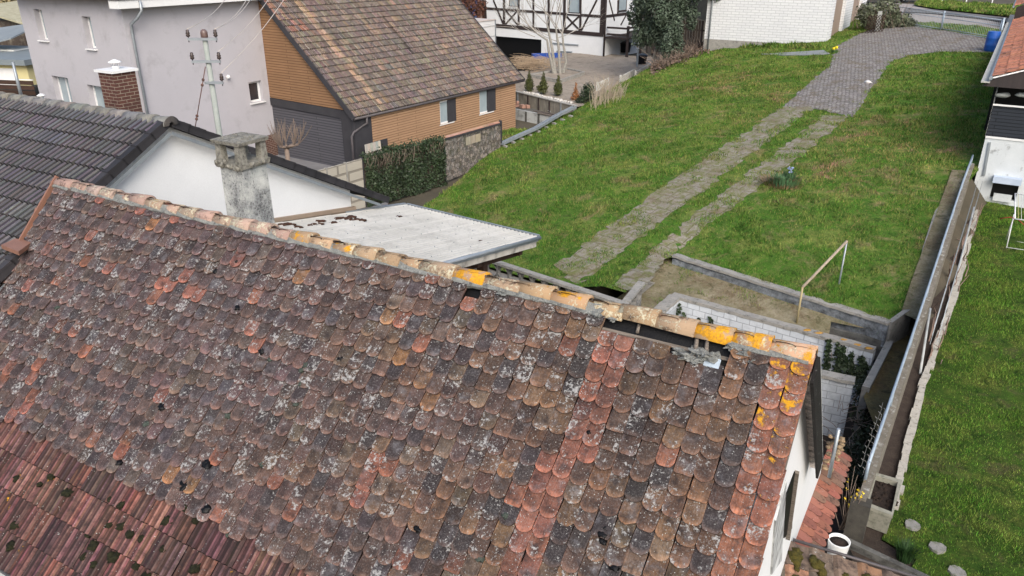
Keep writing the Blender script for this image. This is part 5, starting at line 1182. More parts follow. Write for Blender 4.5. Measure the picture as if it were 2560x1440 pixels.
# ================================================================== L. screen wall of pierced blocks
oa_, ob_, oc_ = T(1217, 645, .95), T(1561, 757, .95), T(1602, 706, .95)
sw = thing("pierced_block_wall", "grey garden wall of pierced concrete blocks with a flat coping, right of the canopy post", "wall", A3(ob_[0], ob_[1], 0))
M_blk = plain("grey_pierced_block", (.22, .215, .20), (.17, .165, .155), 4, .95, .006, stain=(.08, .08, .07), st_amt=.3)
def pierced(a, b, name):
    L = np.linalg.norm(b-a); t = (b-a)/L; n_ = np.cross(t, UP); w_ = .1; N_ = int(round(L/.42)); c = L/N_; m = MB()
    for row in range(2):
        z0 = .03+row*.42; off = .5*c if row == 0 else 0
        for k in range(-1 if row == 0 else 0, N_):
            s0 = max(0, k*c+off); s1 = min(L, (k+1)*c+off)
            if s1-s0 < .1: continue
            p = lambda s, z: A3(a[0], a[1], 0)+t*s+UP*z-n_*w_/2
            m.obox(p(s0, z0), t*.035, UP*.42, n_*w_); m.obox(p(s1-.035, z0), t*.035, UP*.42, n_*w_)
            m.obox(p(s0+.035, z0), t*(s1-s0-.07), UP*.03, n_*w_*.98)
            for (sa, sb, za, zb_) in ((s0+.035, s0+.12, .13, .03), (s1-.12, s1-.035, .03, .13), (s0+.035, s0+.12, .29, .40), (s1-.12, s1-.035, .40, .29)):
                m.prism([p(sa, z0+za), p(sb, z0+zb_), p(sb, z0+zb_+(.025 if zb_ < .2 else -.025)), p(sa, z0+za+(.025 if zb_ < .2 else -.025))], n_*w_*.96)
    m.build(name, M_blk, sw)
pierced(oa_+(oa_-ob_)*.45, ob_, "pierced_blocks"); pierced(ob_, oc_, "pierced_blocks")
m = MB(); x_ = oa_+(oa_-ob_)*.45; m.wall(x_, ob_+(ob_-x_)*.012, .2, .88, .95, .95); m.wall(ob_+(oc_-ob_)*.09, oc_+(oc_-ob_)*.05, .2, .884, .953, .953); m.build("coping", M_conc, sw)
m = MB(); m.cbox(A3(ob_[0], ob_[1], 0), (ob_-oa_)/np.linalg.norm(ob_-oa_), .16, .16, .88); m.build("corner_post", M_blk, sw)
# ================================================================== M. block-walled pit, low retaining wall, trench
C0, C1, C2 = T(1690, 737, .05), T(2188, 872, .05), T(1560, 850, .05)
pw = thing("block_walled_pit", "sunken pit with white-grey block walls and rough concrete rim just behind the ridge", "pit wall", A3(C0[0], C0[1], -1.5))
M_bb = bricks("pale_grey_block", (.66, .70, .74), (.56, .60, .64), (.22, .24, .27), .36, .19, .008, .9, dirt_shade=(.34, .37, .40))
cc = lambda p, z: A3(p[0], p[1], z)
m = MB(); m.wall(cc(C0, 0), cc(C1, 0), .24, -2, -.02, -.02); m.wall(cc(C0, 0), cc(C2, 0), .24, -2, -.025, -.025); m.build("block_wall", M_bb, pw)
def rim(mb, a, b, w_, h, th=.09, seed=0):
    L = np.linalg.norm(b-a); t = (b-a)/L; t[2] = 0; n_ = np.cross(t, UP); N_ = int(L/.12)+1
    vs = []
    for i in range(N_+1):
        s = L*i/N_; w1 = w_/2*(1+.12*nz(s*4, 1, seed)); w2 = w_/2*(1+.12*nz(s*4, 7, seed)); hh_ = h+.02*nz(s*3, 3, seed); p = A3(a[0], a[1], 0)+t*s
        vs += [p-n_*w1+UP*(hh_-th), p-n_*w1*.96+UP*hh_, p+n_*w2*.96+UP*hh_, p+n_*w2+UP*(hh_-th)]
    fs = [(4*i+j, 4*i+j+1, 4*i+4+j+1, 4*i+4+j) for i in range(N_) for j in range(3)]; fs += [(0, 3, 2, 1), (4*N_, 4*N_+1, 4*N_+2, 4*N_+3)]
    fs = [f[::-1] for f in fs]; mb.add(vs, fs)
m = MB(); rim(m, C0-(C1-C0)*.02, C1, .26, .06, .09, 1); rim(m, C2, C0+(C2-C0)*.02, .34, .055, .09, 2); m.build("rim", M_conc, pw)
for t in (.70, .74, .86, .93, .965): p = lerp(C0, C1, t); m = MB(); m.blob(A3(p[0], p[1], .06)+A3(rnd.gauss(0, .03), rnd.gauss(0, .04), 0), .07, 8, 4, .4, None, t*9, (1.5, 1, .12)); m.build("lichen", plain("orange_lichen", (.50, .24, .02), (.4, .28, .12), 20, 1, .004), pw)
def climbing_ivy(lab, strands, wn, dens=60, leaf=.05, seed=1, grp="ivy on the block walls"):
    o = thing("wall_ivy", lab, "ivy", strands[0][0], None); g = np.random.default_rng(seed); m = MB(); st2 = MB()
    for a, b, wd in strands:
        L = np.linalg.norm(b-a); st2.tube([a+wn*.01, lerp(a, b, .5)+wn*.01+A3(*g.normal(size=3))*.03, b+wn*.01], .008, 3, caps=False)
        for k in range(int(dens*L)):
            t = g.random(); p = lerp(a, b, t)+np.cross(wn, UP)*g.normal()*wd*(1.1-.5*t)+UP*g.normal()*.04+wn*(.03+.03*g.random()); n2 = wn+g.normal(size=3)*.45; n2 /= np.linalg.norm(n2); t2 = np.cross(n2, g.normal(size=3)); t2 /= np.linalg.norm(t2); q2 = np.cross(n2, t2); s = leaf*(1+.3*g.normal())
            c = max(.4, 1+.3*g.normal()); m.add([p-t2*s, p-q2*s*.8, p+t2*s, p+q2*s], [(0, 1, 2, 3)], (c, c, c, 0))
    m.build("leaves", M_ivy, o); st2.build("stems", M_twig, o)
pt = (C1-C0)/np.linalg.norm(C1-C0); pn_ = np.cross(pt, UP); pn_ = pn_ if pn_[1] < 0 else -pn_
Wp = lambda x, y: vpl(x, y, C0+pn_*.13, pt)
climbing_ivy("ivy hanging in the left inner corner of the pit", [(Wp(1690, 850), Wp(1692, 765), .12), (Wp(1700, 855), Wp(1715, 790), .1), (Wp(1790, 850), Wp(1775, 790), .05), (Wp(1700, 860), Wp(1785, 815), .05), (Wp(1740, 860), Wp(1750, 795), .04)], pn_, 130, .042, 2)
climbing_ivy("ivy climbing in strands up the right part of the long block wall", [(Wp(2066, 925), Wp(2075, 850), .05), (Wp(2100, 935), Wp(2098, 858), .06), (Wp(2090, 935), Wp(2110, 870), .05), (Wp(2115, 930), Wp(2115, 890), .03), (Wp(2130, 935), Wp(2130, 880), .04), (Wp(2150, 945), Wp(2155, 890), .06), (Wp(2160, 960), Wp(2165, 905), .07)], pn_, 170, .04, 3)
D0, D1 = T(2010, 924, .0), T(2138, 950, .0)
w2_ = thing("short_block_wall", "short pale block wall with concrete coping between the white gable and the passage", "wall", A3(D1[0], D1[1], -1.3))
m = MB(); m.wall(cc(D0, 0)-(D1-D0)*.3, cc(D1, 0)-(D1-D0)*.02, .2, -2, -.06, -.06); m.build("block_wall", M_bb, w2_)
m = MB(); rim(m, D0-(D1-D0)*.3, D1, .30, .02, .08, 4); m.build("coping", M_conc, w2_)
# low retaining wall between terrace and lawn
Lw0, Lw1 = LWA, LWB
lr_ = thing("low_retaining_wall", "long low blotchy concrete wall holding the lawn above the terrace", "wall", A3(Lw0[0], Lw0[1], 0))
M_blot = plain("blotchy_black_white_concrete", (.36, .40, .44), (.20, .22, .24), 2.5, .95, .02, stain=(.025, .025, .025), st_amt=1.0)
m = MB(); m.wall(cc(Lw0, 0), cc(Lw1, 0), .2, -.1, .45, .5); m.build("wall", M_blot, lr_)
m = MB(); rim(m, cc(Lw0, 0), cc(Lw1, 0), .26, .57, .07, 5); cr_ = [Lw1, A3(10.1, 17.7, 0), A3(11.6, 20.3, 0), A3(12.9, 22.4, 0), A3(15.0, 24.9, 0)]
for a_, b_ in zip(cr_[:-1], cr_[1:]): m.wall(cc(a_, 0), cc(b_, 0), .12, -1.2, terr(a_[0], a_[1])+.03, terr(b_[0], b_[1])+.03)
m.build("coping", M_conc, lr_)
# trench box and kerb beside the passage
K0, K1, K2 = T(2226, 850, .05), T(2165, 967, .05), T(2075, 822, .02)
tk = thing("concrete_trench", "dark rectangular concrete trench beside the right end of the pit rim", "trench", cc(K0, 0))
m = MB(); m.wall(cc(K0, 0), cc(K1, 0), .16, -1.6, .05, .05); m.build("kerb", M_conc, tk)
m = MB(); m.wall(cc(K2, 0), T(2213, 857, 0), .1, -1.6, .06, .06); m.build("far_wall", M_concd, tk)
tq = [T(2083, 831, .0), T(2208, 866, .0), T(2203, 886, .0), T(2190, 876, .0)]
m = MB(); m.prism([cc(K2, -.5), cc(T(2215, 860, 0), -.5), cc(T(2203, 890, 0), -.5), cc(C1, -.5)], UP*.005); m.build("trench_floor", M_black, tk)
# gravel / moss channel between kerb and boundary wall
M_mg = grassmat("mossy_channel_floor", (.14, .12, .06), (.08, .07, .04), (.2, .15, .06), (.13, .09, .05), 1.2)
ch_p = [T(2229, 800, 0), T(2330, 690, 0), A3(xwall(17.6)-.1, 17.6, 0), A3(xwall(13)-.1, 13, 0), T(2160, 985, 0), T(2172, 965, 0), T(2232, 850, 0)]
patch("channel_floor", M_mg, ch_p, lambda x, y: -.08+.03*nz(x, y, 1), .5, 0)
patch("gravel_strip", M_terr, [A3(xwall(17.3)-.5, 17.5, 0), A3(xwall(17)-.1, 17, 0), A3(xwall(25)-.1, 25, 0), A3(xwall(25)-.5, 25.2, 0)], terr, .5, .05)
# ================================================================== N. boundary wall with wire fence
bw_ = thing("boundary_wall", "long narrow lichened concrete boundary wall running up between the two plots", "wall", A3(5.72, 10.2, 0))
ys = np.linspace(10.15, 25.4, 9); tops = [.80, .90, 1.03, 1.22, 1.47, 1.75, 2.0, 2.2, 2.42]
M_bw = plain("lichened_wall_concrete", (.22, .20, .165), (.13, .115, .09), 5, .95, .015, stain=(.42, .42, .38), st_amt=.35, fine=45)
m = MB()
for a, b, ta, tb_ in zip(ys[:-1], ys[1:], tops[:-1], tops[1:]): m.wall(A3(xwall(a), a, 0), A3(xwall(b), b, 0), .125, -1.8, ta, tb_)
m.build("wall", M_bw, bw_)
m = MB(); m.cbox(A3(xwall(10.15), 10.15, -.3), dirh(32.5), .24, .30, 1.05); m.build("end_pier", plain("damp_black_concrete", (.075, .07, .06), (.04, .038, .033), 5, .95, .01), bw_)
wt_ = dirh(32.49); wn_ = np.cross(wt_, UP); wn_ = -wn_ if wn_[0] > 0 else wn_
tz = lambda y: float(np.interp(y, ys, tops))
wf = thing("wire_mesh_fence", "blue-grey wire mesh fence with pipe rail fixed along the boundary wall", "fence", A3(5.72, 10.2, .8))
FHt = .34; FY0, FY1 = 10.6, 25.2
bp_ = lambda y: A3(xwall(y), y, tz(y))+wn_*.045
M_fz = plain("blue_grey_galvanised", (.36, .44, .52), (.28, .35, .42), 4, .5, 0, metal=.2)
m = MB(); m.tube([bp_(y)+UP*FHt for y in np.linspace(FY0, FY1, 14)], .026, 7); m.tube([bp_(y)+UP*.12 for y in np.linspace(FY0, FY1, 14)], .010, 5); m.build("rail", M_fz, wf)
for y in np.linspace(FY0, FY1, 8): m = MB(); m.tube([bp_(y)-UP*.05, bp_(y)+UP*FHt], .026, 7); m.build("post", M_fz, wf)
m = MB(); stp = .075
LF = (FY1-FY0)
for k in range(int(-FHt/stp), int(LF/stp)+1):
    for sg in (1, -1):
        y0 = FY0+k*stp; ya, yb_ = y0, y0+FHt*.84
        pts = []
        for j in range(2):
            y = ya if j == 0 else yb_; z = (0 if j == 0 else FHt) if sg > 0 else (FHt if j == 0 else 0)
            yc_ = min(max(y, FY0), FY1); f = 0 if yb_ == ya else (yc_-ya)/(yb_-ya); zz = (f*FHt) if sg > 0 else (FHt-f*FHt); pts.append(bp_(yc_)+UP*zz)
        if np.linalg.norm(pts[0]-pts[1]) > .02: m.tube(pts, .0028, 3, caps=False)
m.build("mesh", M_fz, wf)
# old loose mesh standing up at the near end
m = MB(); q0 = bp_(10.9)+wn_*.02
for k in range(22):
    for j in range(2):
        c = bp_(10.7+k*.085)+wn_*(.06+.06*j+.04*nz(k*.3, j, 1))+UP*(.0+.09*j); e = 1 if (k+j) % 2 else -1; m.tube([c+UP*.03*e, c+wt_*.1-UP*.03*e], .002, 3, caps=False)
        if e > 0: m.tube([c+UP*.03, c+UP*.06+wn_*.04], .004, 3, caps=False)
m.build("loose_mesh", plain("pale_wire", (.5, .5, .47), (.4, .4, .38), 3, .5, 0), wf)
# edging, planter, pot, stepping stones
ed = thing("stone_edging", "crooked pale concrete edging strip between the dark bed and the mown lawn", "edging", edge[0])
epts = []
for i in range(len(edge)-1):
    for t in np.linspace(0, 1, 14, endpoint=False): epts.append(lerp(edge[i], edge[i+1], t))
m = MB(); k = 0
for i in range(0, len(epts)-2, 2):
    a, b = epts[i], epts[min(i+2, len(epts)-1)]; t = b-a; t = A3(t[0], t[1], 0); t /= np.linalg.norm(t); n_ = np.cross(t, UP); o = n_*rnd.gauss(0, .012); w_ = .07+rnd.gauss(0, .008)
    z = zr(a[0], a[1])+.07+rnd.gauss(0, .006); p = A3(a[0], a[1], z)+o; q = A3(b[0], b[1], zr(b[0], b[1])+.07)+o-t*.012
    m.prism([p-n_*w_, q-n_*w_*.95, q+n_*w_*(1+rnd.gauss(0, .1)), p+n_*w_*(1+rnd.gauss(0, .1))], -UP*.12)
m.build("edging", plain("pale_edging_concrete", (.47, .45, .40), (.36, .345, .31), 7, .95, .01, stain=(.1, .1, .08), st_amt=.35), ed)
pl_ = thing("concrete_planter", "rectangular grey concrete trough filled with dark soil at the end of the bed", "planter", T(2200, 1290, 0))
zp = .45; c4 = [T(2189, 1181, zp), T(2256, 1200, zp), T(2232, 1289, zp), T(2160, 1262, zp)]; cen = sum(c4)/4; M_pl = plain("aged_trough_concrete", (.33, .325, .27), (.25, .25, .205), 6, .95, .008, stain=(.1, .11, .08), st_amt=.4)
inn = [cen+(c-cen)*A3(.78, .84, 1) for c in c4]; m = MB()
bot = [cen+(c-cen)*.88-UP*zp for c in c4]
for i in range(4):
    j = (i+1) % 4; m.prism([c4[i], c4[j], inn[j], inn[i]], -UP*.06); m.quad(bot[i], bot[j], c4[j]-UP*.06+(cen-c4[j])*.04*A3(1, 1, 0), c4[i]-UP*.06+(cen-c4[i])*.04*A3(1, 1, 0))
    m.quad(inn[i]-UP*.06, inn[j]-UP*.06, inn[j]-UP*.3, inn[i]-UP*.3)
m.build("trough", M_pl, pl_)
m = MB(); m.poly([c-UP*.1 for c in inn]); 
for k in range(40): m.blob(cen-UP*.1+(inn[0]-cen)*rnd.uniform(-.8, .8)+(inn[1]-cen)*rnd.uniform(-.8, .8)*.9, .03, 6, 4, .4, None, k)
m.build("soil", M_soild, pl_)
pc = T(2098, 1352, .36); po = thing("white_flower_pot", "round white pot filled with dark soil, between the pent roof and the trough", "pot", pc-UP*.36)
m = MB(); r_ = .165; m.lathe(pc-UP*.32, [(r_*.82, 0), (r_*.9, .1), (r_, .30), (r_*1.03, .32), (r_*1.03, .335), (r_*.93, .335), (r_*.92, .26)], 28); m.build("pot", plain("glossy_white_pot", (.8, .82, .82), (.78, .8, .8), 2, .35, 0), po)
m = MB(); m.lathe(pc-UP*.04, [(r_*.9, 0), (.02, .012)], 20); m.build("soil", M_soild, po)
for i, (x, y, s) in enumerate(((2280, 1314, .26), (2344, 1371, .27), (2392, 1432, .26))):
    p = onr(x, y); m = MB(); nn_ = 9; pts = [p+A3(math.cos(a)*s*.5*rnd.uniform(.85, 1.1), math.sin(a)*s*.5*rnd.uniform(.85, 1.1), .035) for a in np.linspace(0, 6.28, nn_, endpoint=False)]; m.prism(pts, -UP*.05)
    m.build("stepping_stone", plain("stepping_stone_concrete", (.27, .265, .25), (.2, .195, .18), 9, .95, .01, stain=(.1, .13, .05), st_amt=.4), None, ["stepping stone nearest the trough", "middle stepping stone, rightwards of the first", "stepping stone at the bottom edge of the lawn"][i], "stepping stone", "stepping stones in the mown lawn")
kd = thing("garden_kerb", "low dark mossy kerb running from the white pot along the shed edge", "kerb", T(2200, 1400, 0)); m = MB(); m.wall(T(2120, 1355, .05), T(2330, 1452, .05), .1, -.2, .1, .08); m.build("kerb", M_concd, kd)
# vines, wires, posts in the bed
vn = thing("vine_row", "bare trained vine stems on wires in the narrow dark bed", "vines", onr(2350, 780))
m = MB(); m2 = MB(); 
for k in range(46):
    t = rnd.random(); y = 15.2+t*9.2; x = xwall(y)+rnd.uniform(.25, .75); p = A3(x, y, zr(x, y)-.05); ku = rnd.uniform(-.7, 1.0); d = A3(wt_[0]*ku, wt_[1]*ku, rnd.uniform(.15, .8)); L = rnd.uniform(.5, 1.4)
    m.tube([p, p+d*L*.5+A3(rnd.gauss(0, .05), rnd.gauss(0, .05), 0), p+d*L+A3(rnd.gauss(0, .05), 0, -.05)], [.02, .014, .007], 4, jitc((1, 1, 1), .2), False)
m.build("stems", plain("vine_bark", (.24, .17, .14), (.17, .12, .1), 10, .9, 0), vn)
M_vp = plain("pale_grey_post", (.45, .47, .47), (.3, .33, .34), 5, .6, .002)
for (xa, ya, xb2, yb2, r) in ((2300, 935, 2326, 768, .028), (2392, 690, 2436, 515, .028)):
    b_ = onr(xa, ya); t_ = atd(xb2, yb2, 1/(1/ (np.linalg.norm(b_-CAM))*1.0)*.93); m2 = MB(); m2.tube([b_, b_+(t_-b_)*.98], r, 7); m2.build("post", M_vp, vn)
m = MB()
for z in (.5, .75, 1.0):
    for o_ in (.35, .5): a = A3(xwall(15.5)+o_, 15.5, zr(0, 15.5)+z*.9); b = A3(xwall(24.5)+o_, 24.5, zr(0, 24.5)+z*.9); m.tube([a, b], .006, 3)
m.build("wires", M_zinc, vn)
# dark shrubs in the passage, forsythia
ps = thing("passage_undergrowth", "dark ivy and bramble filling the narrow passage right of the white gable", "undergrowth", T(2130, 1080, -1)); ps['kind'] = 'stuff'
m = MB(); g = np.random.default_rng(12)
bl = []
for k in range(34):
    t = g.random(); c = lerp(T(2185, 985, -.9), T(2125, 1240, -1.0), t)+A3(abs(g.normal())*.25-.1, g.normal()*.3, g.random()*.3); bl.append((c, (.3, .3, .22)))
for k in range(8): bl.append((T(2165+g.normal()*8, 965+g.normal()*14, -.45), (.2, .2, .2)))
leafcloud(m, bl, 9000, .045, seed=13); m.build("leaves", leafmat("dark_bramble_leaf", (.022, .032, .014), (.035, .045, .02)), ps)
m = MB()
for k in range(60): p = lerp(T(2140, 1000, -.6), T(2110, 1230, -.8), g.random())+A3(g.normal()*.3, g.normal()*.3, 0); d = A3(g.normal()*.5, g.normal()*.5, .6); m.tube([p, p+d*.3, p+d*.6-UP*.1], .007, 3, caps=False)
m.build("twigs", M_twig, ps)
fy = thing("forsythia", "leafless shrub with a few yellow flowers in front of the wall end pier", "shrub", T(2118, 1330, 0))
m = MB(); m2 = MB()
for k in range(26):
    p = T(2112+rnd.gauss(0, 7), 1325, .0); d = A3(rnd.gauss(.04, .16), rnd.gauss(.02, .16), 1); L = rnd.uniform(.5, 1.15); e = p+d*L; m.tube([p, p+d*L*.5+A3(rnd.gauss(0, .03), 0, 0), e], [.01, .007, .004], 3, caps=False)
    if k < 12:
        for j in range(7): leafcloud(m2, [(p+d*L*rnd.uniform(.7, 1), (.02, .02, .02))], 1, .028, seed=k*9+j)
m.build("branches", M_twig, fy); m2.build("flowers", leafmat("yellow_flower", (.65, .5, .02), (.6, .42, .02)), fy)
mt = thing("grass_clump", "dark green grassy clump beside the garden kerb near the bottom edge", "plant", T(2262, 1395, 0)); m = MB(); spikes(m, T(2262, 1395, 0), 260, .26, .15, .006, .5, seed=3); m.build("leaves", leafmat("dark_green_blade", (.03, .075, .02), (.02, .05, .015)), mt)
# ================================================================== O. laundry frame
lf = thing("laundry_frame", "angled frame of a wooden pole and metal posts standing on the terrace", "frame", T(1996, 812, 0))
a0, a1 = T(1991, 812, 0), T(2086, 772, 0); h0_ = zat(a0, 718); h1_ = zat(a1, 603)
m = MB(); m.tube([a0, a0+UP*h0_], .028, 7); m.build("post", plain("tan_painted_pole", (.42, .35, .19), (.33, .28, .16), 5, .7, .002), lf)
m = MB(); m.tube([a1, a1+UP*h1_], .024, 7); m.build("post", M_zinc, lf)
m = MB(); m.tube([a0+UP*h0_, a1+UP*h1_], .036, 8); m.build("crossbar", plain("peeling_pole", (.42, .35, .26), (.30, .25, .2), 8, .9, .004), lf)
# ================================================================== P. right-hand building
K_ = atd(2427, 492, 26.2); RF = Facade(K_, 122, -dirh(32)); RS = Facade(K_, 32, -dirh(122))
rbld = thing("right_outbuilding", "white outbuilding with open upper storey, dark slats and red clay tile roof, right edge", "building", (K_[0], K_[1], 1.2))
z_s = RF.px(2445, 340)[1]; z_e = RF.px(2475, 215)[1]
hole = (RF.px(2478, 280)[0], 6.0, z_s+.04, z_e-.02); vent = wpx(RF, 2478, 2545, 452, 500)
M_chalk = plain("chalky_cracked_render", (.62, .66, .68), (.54, .58, .60), 1.8, .9, .004, stain=(.22, .23, .23), st_amt=.22)
m = MB(); RF.rect_wall(m, 0, 6, .4, z_s, [(vent[0], vent[1], vent[2], vent[3])], .3); RS.rect_wall(m, 0, 16, .4, z_e+.2, [], .2); m.build("wall", M_chalk, rbld)
m = MB(); RF.box(m, -.02, hole[0], z_s+.001, z_e, -.3, .015); m.build("corner_post", M_wmetal, rbld)
m = MB(); RF.box(m, 0, 6, z_s-.03, z_s+.035, .002, .03); m.build("sill", M_wmetal, rbld)
m = MB(); RF.box(m, hole[0], 6, z_s, z_s+(z_e-z_s)*.62, -.32, -.06); m.build("dark_slats", claddings("dark_vertical_slats", (.028, .034, .045), (.022, .028, .038), (.008, .01, .014), .11, 9, 0), rbld)
m = MB(); RF.box(m, hole[0], 6, z_s+(z_e-z_s)*.63, z_s+(z_e-z_s)*.66, -.05, .0); m.build("rail", M_wmetal, rbld)
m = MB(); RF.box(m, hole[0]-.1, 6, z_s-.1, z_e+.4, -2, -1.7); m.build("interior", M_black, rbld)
for i, x in enumerate((2508, 2560)):
    p = RF.at(*RF.px(x, 238), -.25); b_ = MB(); b_.blob(p-UP*.03, .22, 10, 6, .15, None, i, (1.2, .7, .35)); b_.build("bundle", plain("pale_cloth", (.3, .32, .31), (.22, .24, .23), 20, .9, .01), None, ["rolled pale cloth lying under the roof of the right building, by the white post", "second rolled pale cloth under the right building's roof, at the picture edge"][i], "bundle", "rolled cloths under the roof")
vb = MB(); RF.box(vb, vent[0], vent[1], vent[2], vent[3]-.02, -.28, -.2); vo_ = vb.build("cellar_opening", M_black, rbld)
vb = MB(); RF.box(vb, vent[0]-.03, vent[1]+.03, vent[3]-.04, vent[3]+.16, .0, .3); vb.build("hood", plain("pale_blue_metal", (.5, .58, .7), (.42, .5, .62), 2, .5, 0), vo_)
vb = MB(); RF.box(vb, vent[0]+.1, vent[1]-.12, vent[2]-.05, vent[2]+.2, .02, .08); vb.build("board", M_chalk, vo_)
m = MB(); RF.bar(m, RF.px(2475, 355), RF.px(2460, 438), .07, .003, .05); m.build("cable_duct", M_zinc, rbld)
m = MB(); RF.polyp(m, [(-.45, z_e), (6, z_e-.02), (6, z_e+2.3), (-.1, z_e+.28)], -.05, .12); m.build("gable_board", streaky("dark_gable_boards", (.05, .04, .04), (.035, .03, .03), None, 6, .5), rbld)
# roofs
pr_ = math.radians(20); V_ = -RF.t*math.cos(pr_)-UP*math.sin(pr_); U_ = dirh(32); N_ = np.cross(U_, V_); N_ = N_ if N_[2] > 0 else -N_
M_rt = tilemat("right_clay_tile", -.6, .25, .2, groove=.35); profR = [(0, 0), (.1, .03), (.3, .035), (.45, .02), (.6, 0), (1, .0)]
rc = lambda i, j, a, b: jitc((.42, .18, .115) if rnd.random() < .7 else (.33, .16, .12), .12)
e_lo = RF.at(*RF.px(2483, 190), .15); e_lo2 = vpl(2520, 104, e_lo, U_); L1_ = (e_lo2-e_lo)@U_
m = MB(); profile_roof(m, e_lo-V_*3.2, U_, V_, N_, L1_, 3.2, .25, .36, profR, rc, .03, .04); m.obox(e_lo-V_*3.2-N_*.06, U_*L1_, V_*3.2, N_*.04); m.build("roof", M_rt, rbld)
e_hi = e_lo+U_*(L1_+.05)+UP*.75; m = MB(); profile_roof(m, e_hi-V_*3.2-RF.t*.1, U_, V_, N_, 7, 3.2, .25, .36, profR, rc, .03, .04); m.build("upper_roof", M_rt, rbld)
m = MB(); m.obox(e_lo+U_*(L1_+.03)-V_*3.2-UP*.7, V_*3.2, UP*1.4, U_*.04); m.build("roof_step_wall", M_timber, rbld)
m = MB(); m.tube([e_lo+V_*.05-UP*.03-U_*.1, e_lo+V_*.05-UP*.03+U_*L1_], .06, 7); m.tube([e_hi-RF.t*.1+V_*.05-UP*.03, e_hi-RF.t*.1+V_*.05-UP*.03+U_*7], .06, 7); m.build("gutter", M_zinc, rbld)
m = MB(); m.obox(e_lo+V_*.1-UP*.16-U_*.1-RF.t*.2, RF.t*.25, U_*(L1_+7), UP*.04); m.build("eaves_sheet", plain("pale_eaves_sheet", (.5, .5, .46), (.4, .4, .37), 2, .8, 0), rbld)
# clothes airer
ar = thing("clothes_airer", "folding white clothes airer with coloured cords on the right lawn, at the right edge", "airer", onr(2515, 620))
pA_ = onr(2516, 620); dA = dirh(60); m = MB(); H1 = .85
lx = lambda x, y, d: atd(x, y, d)
d0 = np.linalg.norm(pA_-CAM)*.98
q1 = pA_; zq = .95
def ap(u, v, z): return pA_+dirh(118)*u+dirh(28)*v+UP*z
m.tube([ap(0, 0, 0), ap(0, .35, zq)], .016, 6); m.tube([ap(0, .7, 0), ap(0, .15, zq)], .016, 6); m.tube([ap(1.1, 0, 0), ap(1.1, .35, zq)], .016, 6); m.tube([ap(1.1, .7, 0), ap(1.1, .15, zq)], .016, 6)
m.tube([ap(0, 0, .02), ap(1.1, 0, .02)], .012, 6); m.tube([ap(0, .7, .02), ap(1.1, .7, .02)], .012, 6)
m.tube([ap(0, -.15, zq), ap(0, 1.4, zq+.35)], .018, 6); m.tube([ap(1.1, -.15, zq), ap(1.1, 1.4, zq+.35)], .018, 6); m.tube([ap(0, -.15, zq), ap(1.1, -.15, zq)], .018, 6); m.tube([ap(0, 1.4, zq+.35), ap(1.1, 1.4, zq+.35)], .018, 6)
m.build("frame", M_wmetal, ar)
m = MB()
for k in range(1, 14): u = 1.1*k/14; m.tube([ap(u, -.15, zq), ap(u, 1.4, zq+.35)], .006, 3, rnd.choice(((.5, .6, 1, 0), (1, .9, .4, 0), (1, 1, 1, 0), (1, 1, 1, 0))))
m.build("cords", plain("cord", (.7, .7, .7), (.6, .6, .6), 3, .6, 0, attr=True), ar)
m = MB(); m.tube([ap(-.35, .1, zq-.12), ap(-.1, .05, zq-.02), ap(.1, .05, zq-.06), ap(.3, .0, zq-.2)], .014, 6); m.build("red_strap", plain("red_plastic", (.35, .03, .03), (.3, .03, .03), 3, .5, 0), ar)
# ================================================================== Q. drum, gate, shrub, post, cars, street side
dp = on(2475, 128); dr = thing("blue_drum", "bright blue plastic drum at the corner of the paved yard, by the gate", "drum", dp)
m = MB(); rD = .30; m.lathe(dp, [(rD*.85, 0), (rD, .08), (rD, .28), (rD*1.03, .31), (rD, .34), (rD, .6), (rD*1.03, .63), (rD, .66), (rD*.98, .86), (rD*.9, .93), (rD*.9, .95)], 22); m.build("body", plain("bright_blue_plastic", (.015, .085, .36), (.02, .1, .4), 2, .4, 0), dr)
m = MB(); m.lathe(dp+UP*.90, [(rD*.82, 0), (.02, .0)], 20); m.build("lid", plain("dark_blue_plastic", (.02, .06, .22), (.02, .06, .2), 2, .4, 0), dr)
g0, g1 = on(2236, 60), on(2502, 103); gg = thing("metal_gate", "long low galvanised double gate with upright bars closing the paved drive", "gate", lerp(g0, g1, .5))
t_ = g1-g0; Lg = np.linalg.norm(t_[:2]); GH = zat(g0, 16)-g0[2]
bz = lambda t, z: lerp(g0, g1, t)+UP*z
M_gt = plain("galvanised_gate", (.42, .5, .56), (.36, .43, .49), 3, .45, 0, metal=.3)
for a, b in ((.0, .475), (.485, .97)):
    m = MB()
    for z in (.06, .16, GH-.02, GH-.3): m.tube([bz(a, z), bz(b, z)], .024 if z in (.06, GH-.02) else .018, 5)
    m.tube([bz(a, .05), bz(a, GH)], .03, 5); m.tube([bz(b, .05), bz(b, GH)], .03, 5)
    nb = int((b-a)*Lg/.13)
    for k in range(1, nb): m.tube([bz(a+(b-a)*k/nb, .1), bz(a+(b-a)*k/nb, GH-.03)], .009, 3, caps=False)
    m.build("gate_leaf", M_gt, gg)
m = MB(); m.tube([bz(.48, -.1), bz(.48, GH+.08)], .05, 6); m.tube([bz(.985, -.1), bz(.985, GH+.1)], .05, 6); m.build("gate_post", M_gt, gg)
pA2 = on(2192, 78); m = MB(); m.cbox(pA2-UP*.1, dirh(32), .26, .2, 1.25); m.build("concrete_post", plain("pale_post_concrete", (.42, .44, .42), (.3, .32, .3), 5, .9, .005), None, "pale square concrete post in front of the shrub by the gate", "post")
bu = thing("evergreen_shrub", "grey-green shrub with brown twigs behind the concrete post by the gate", "shrub", on(2205, 70))
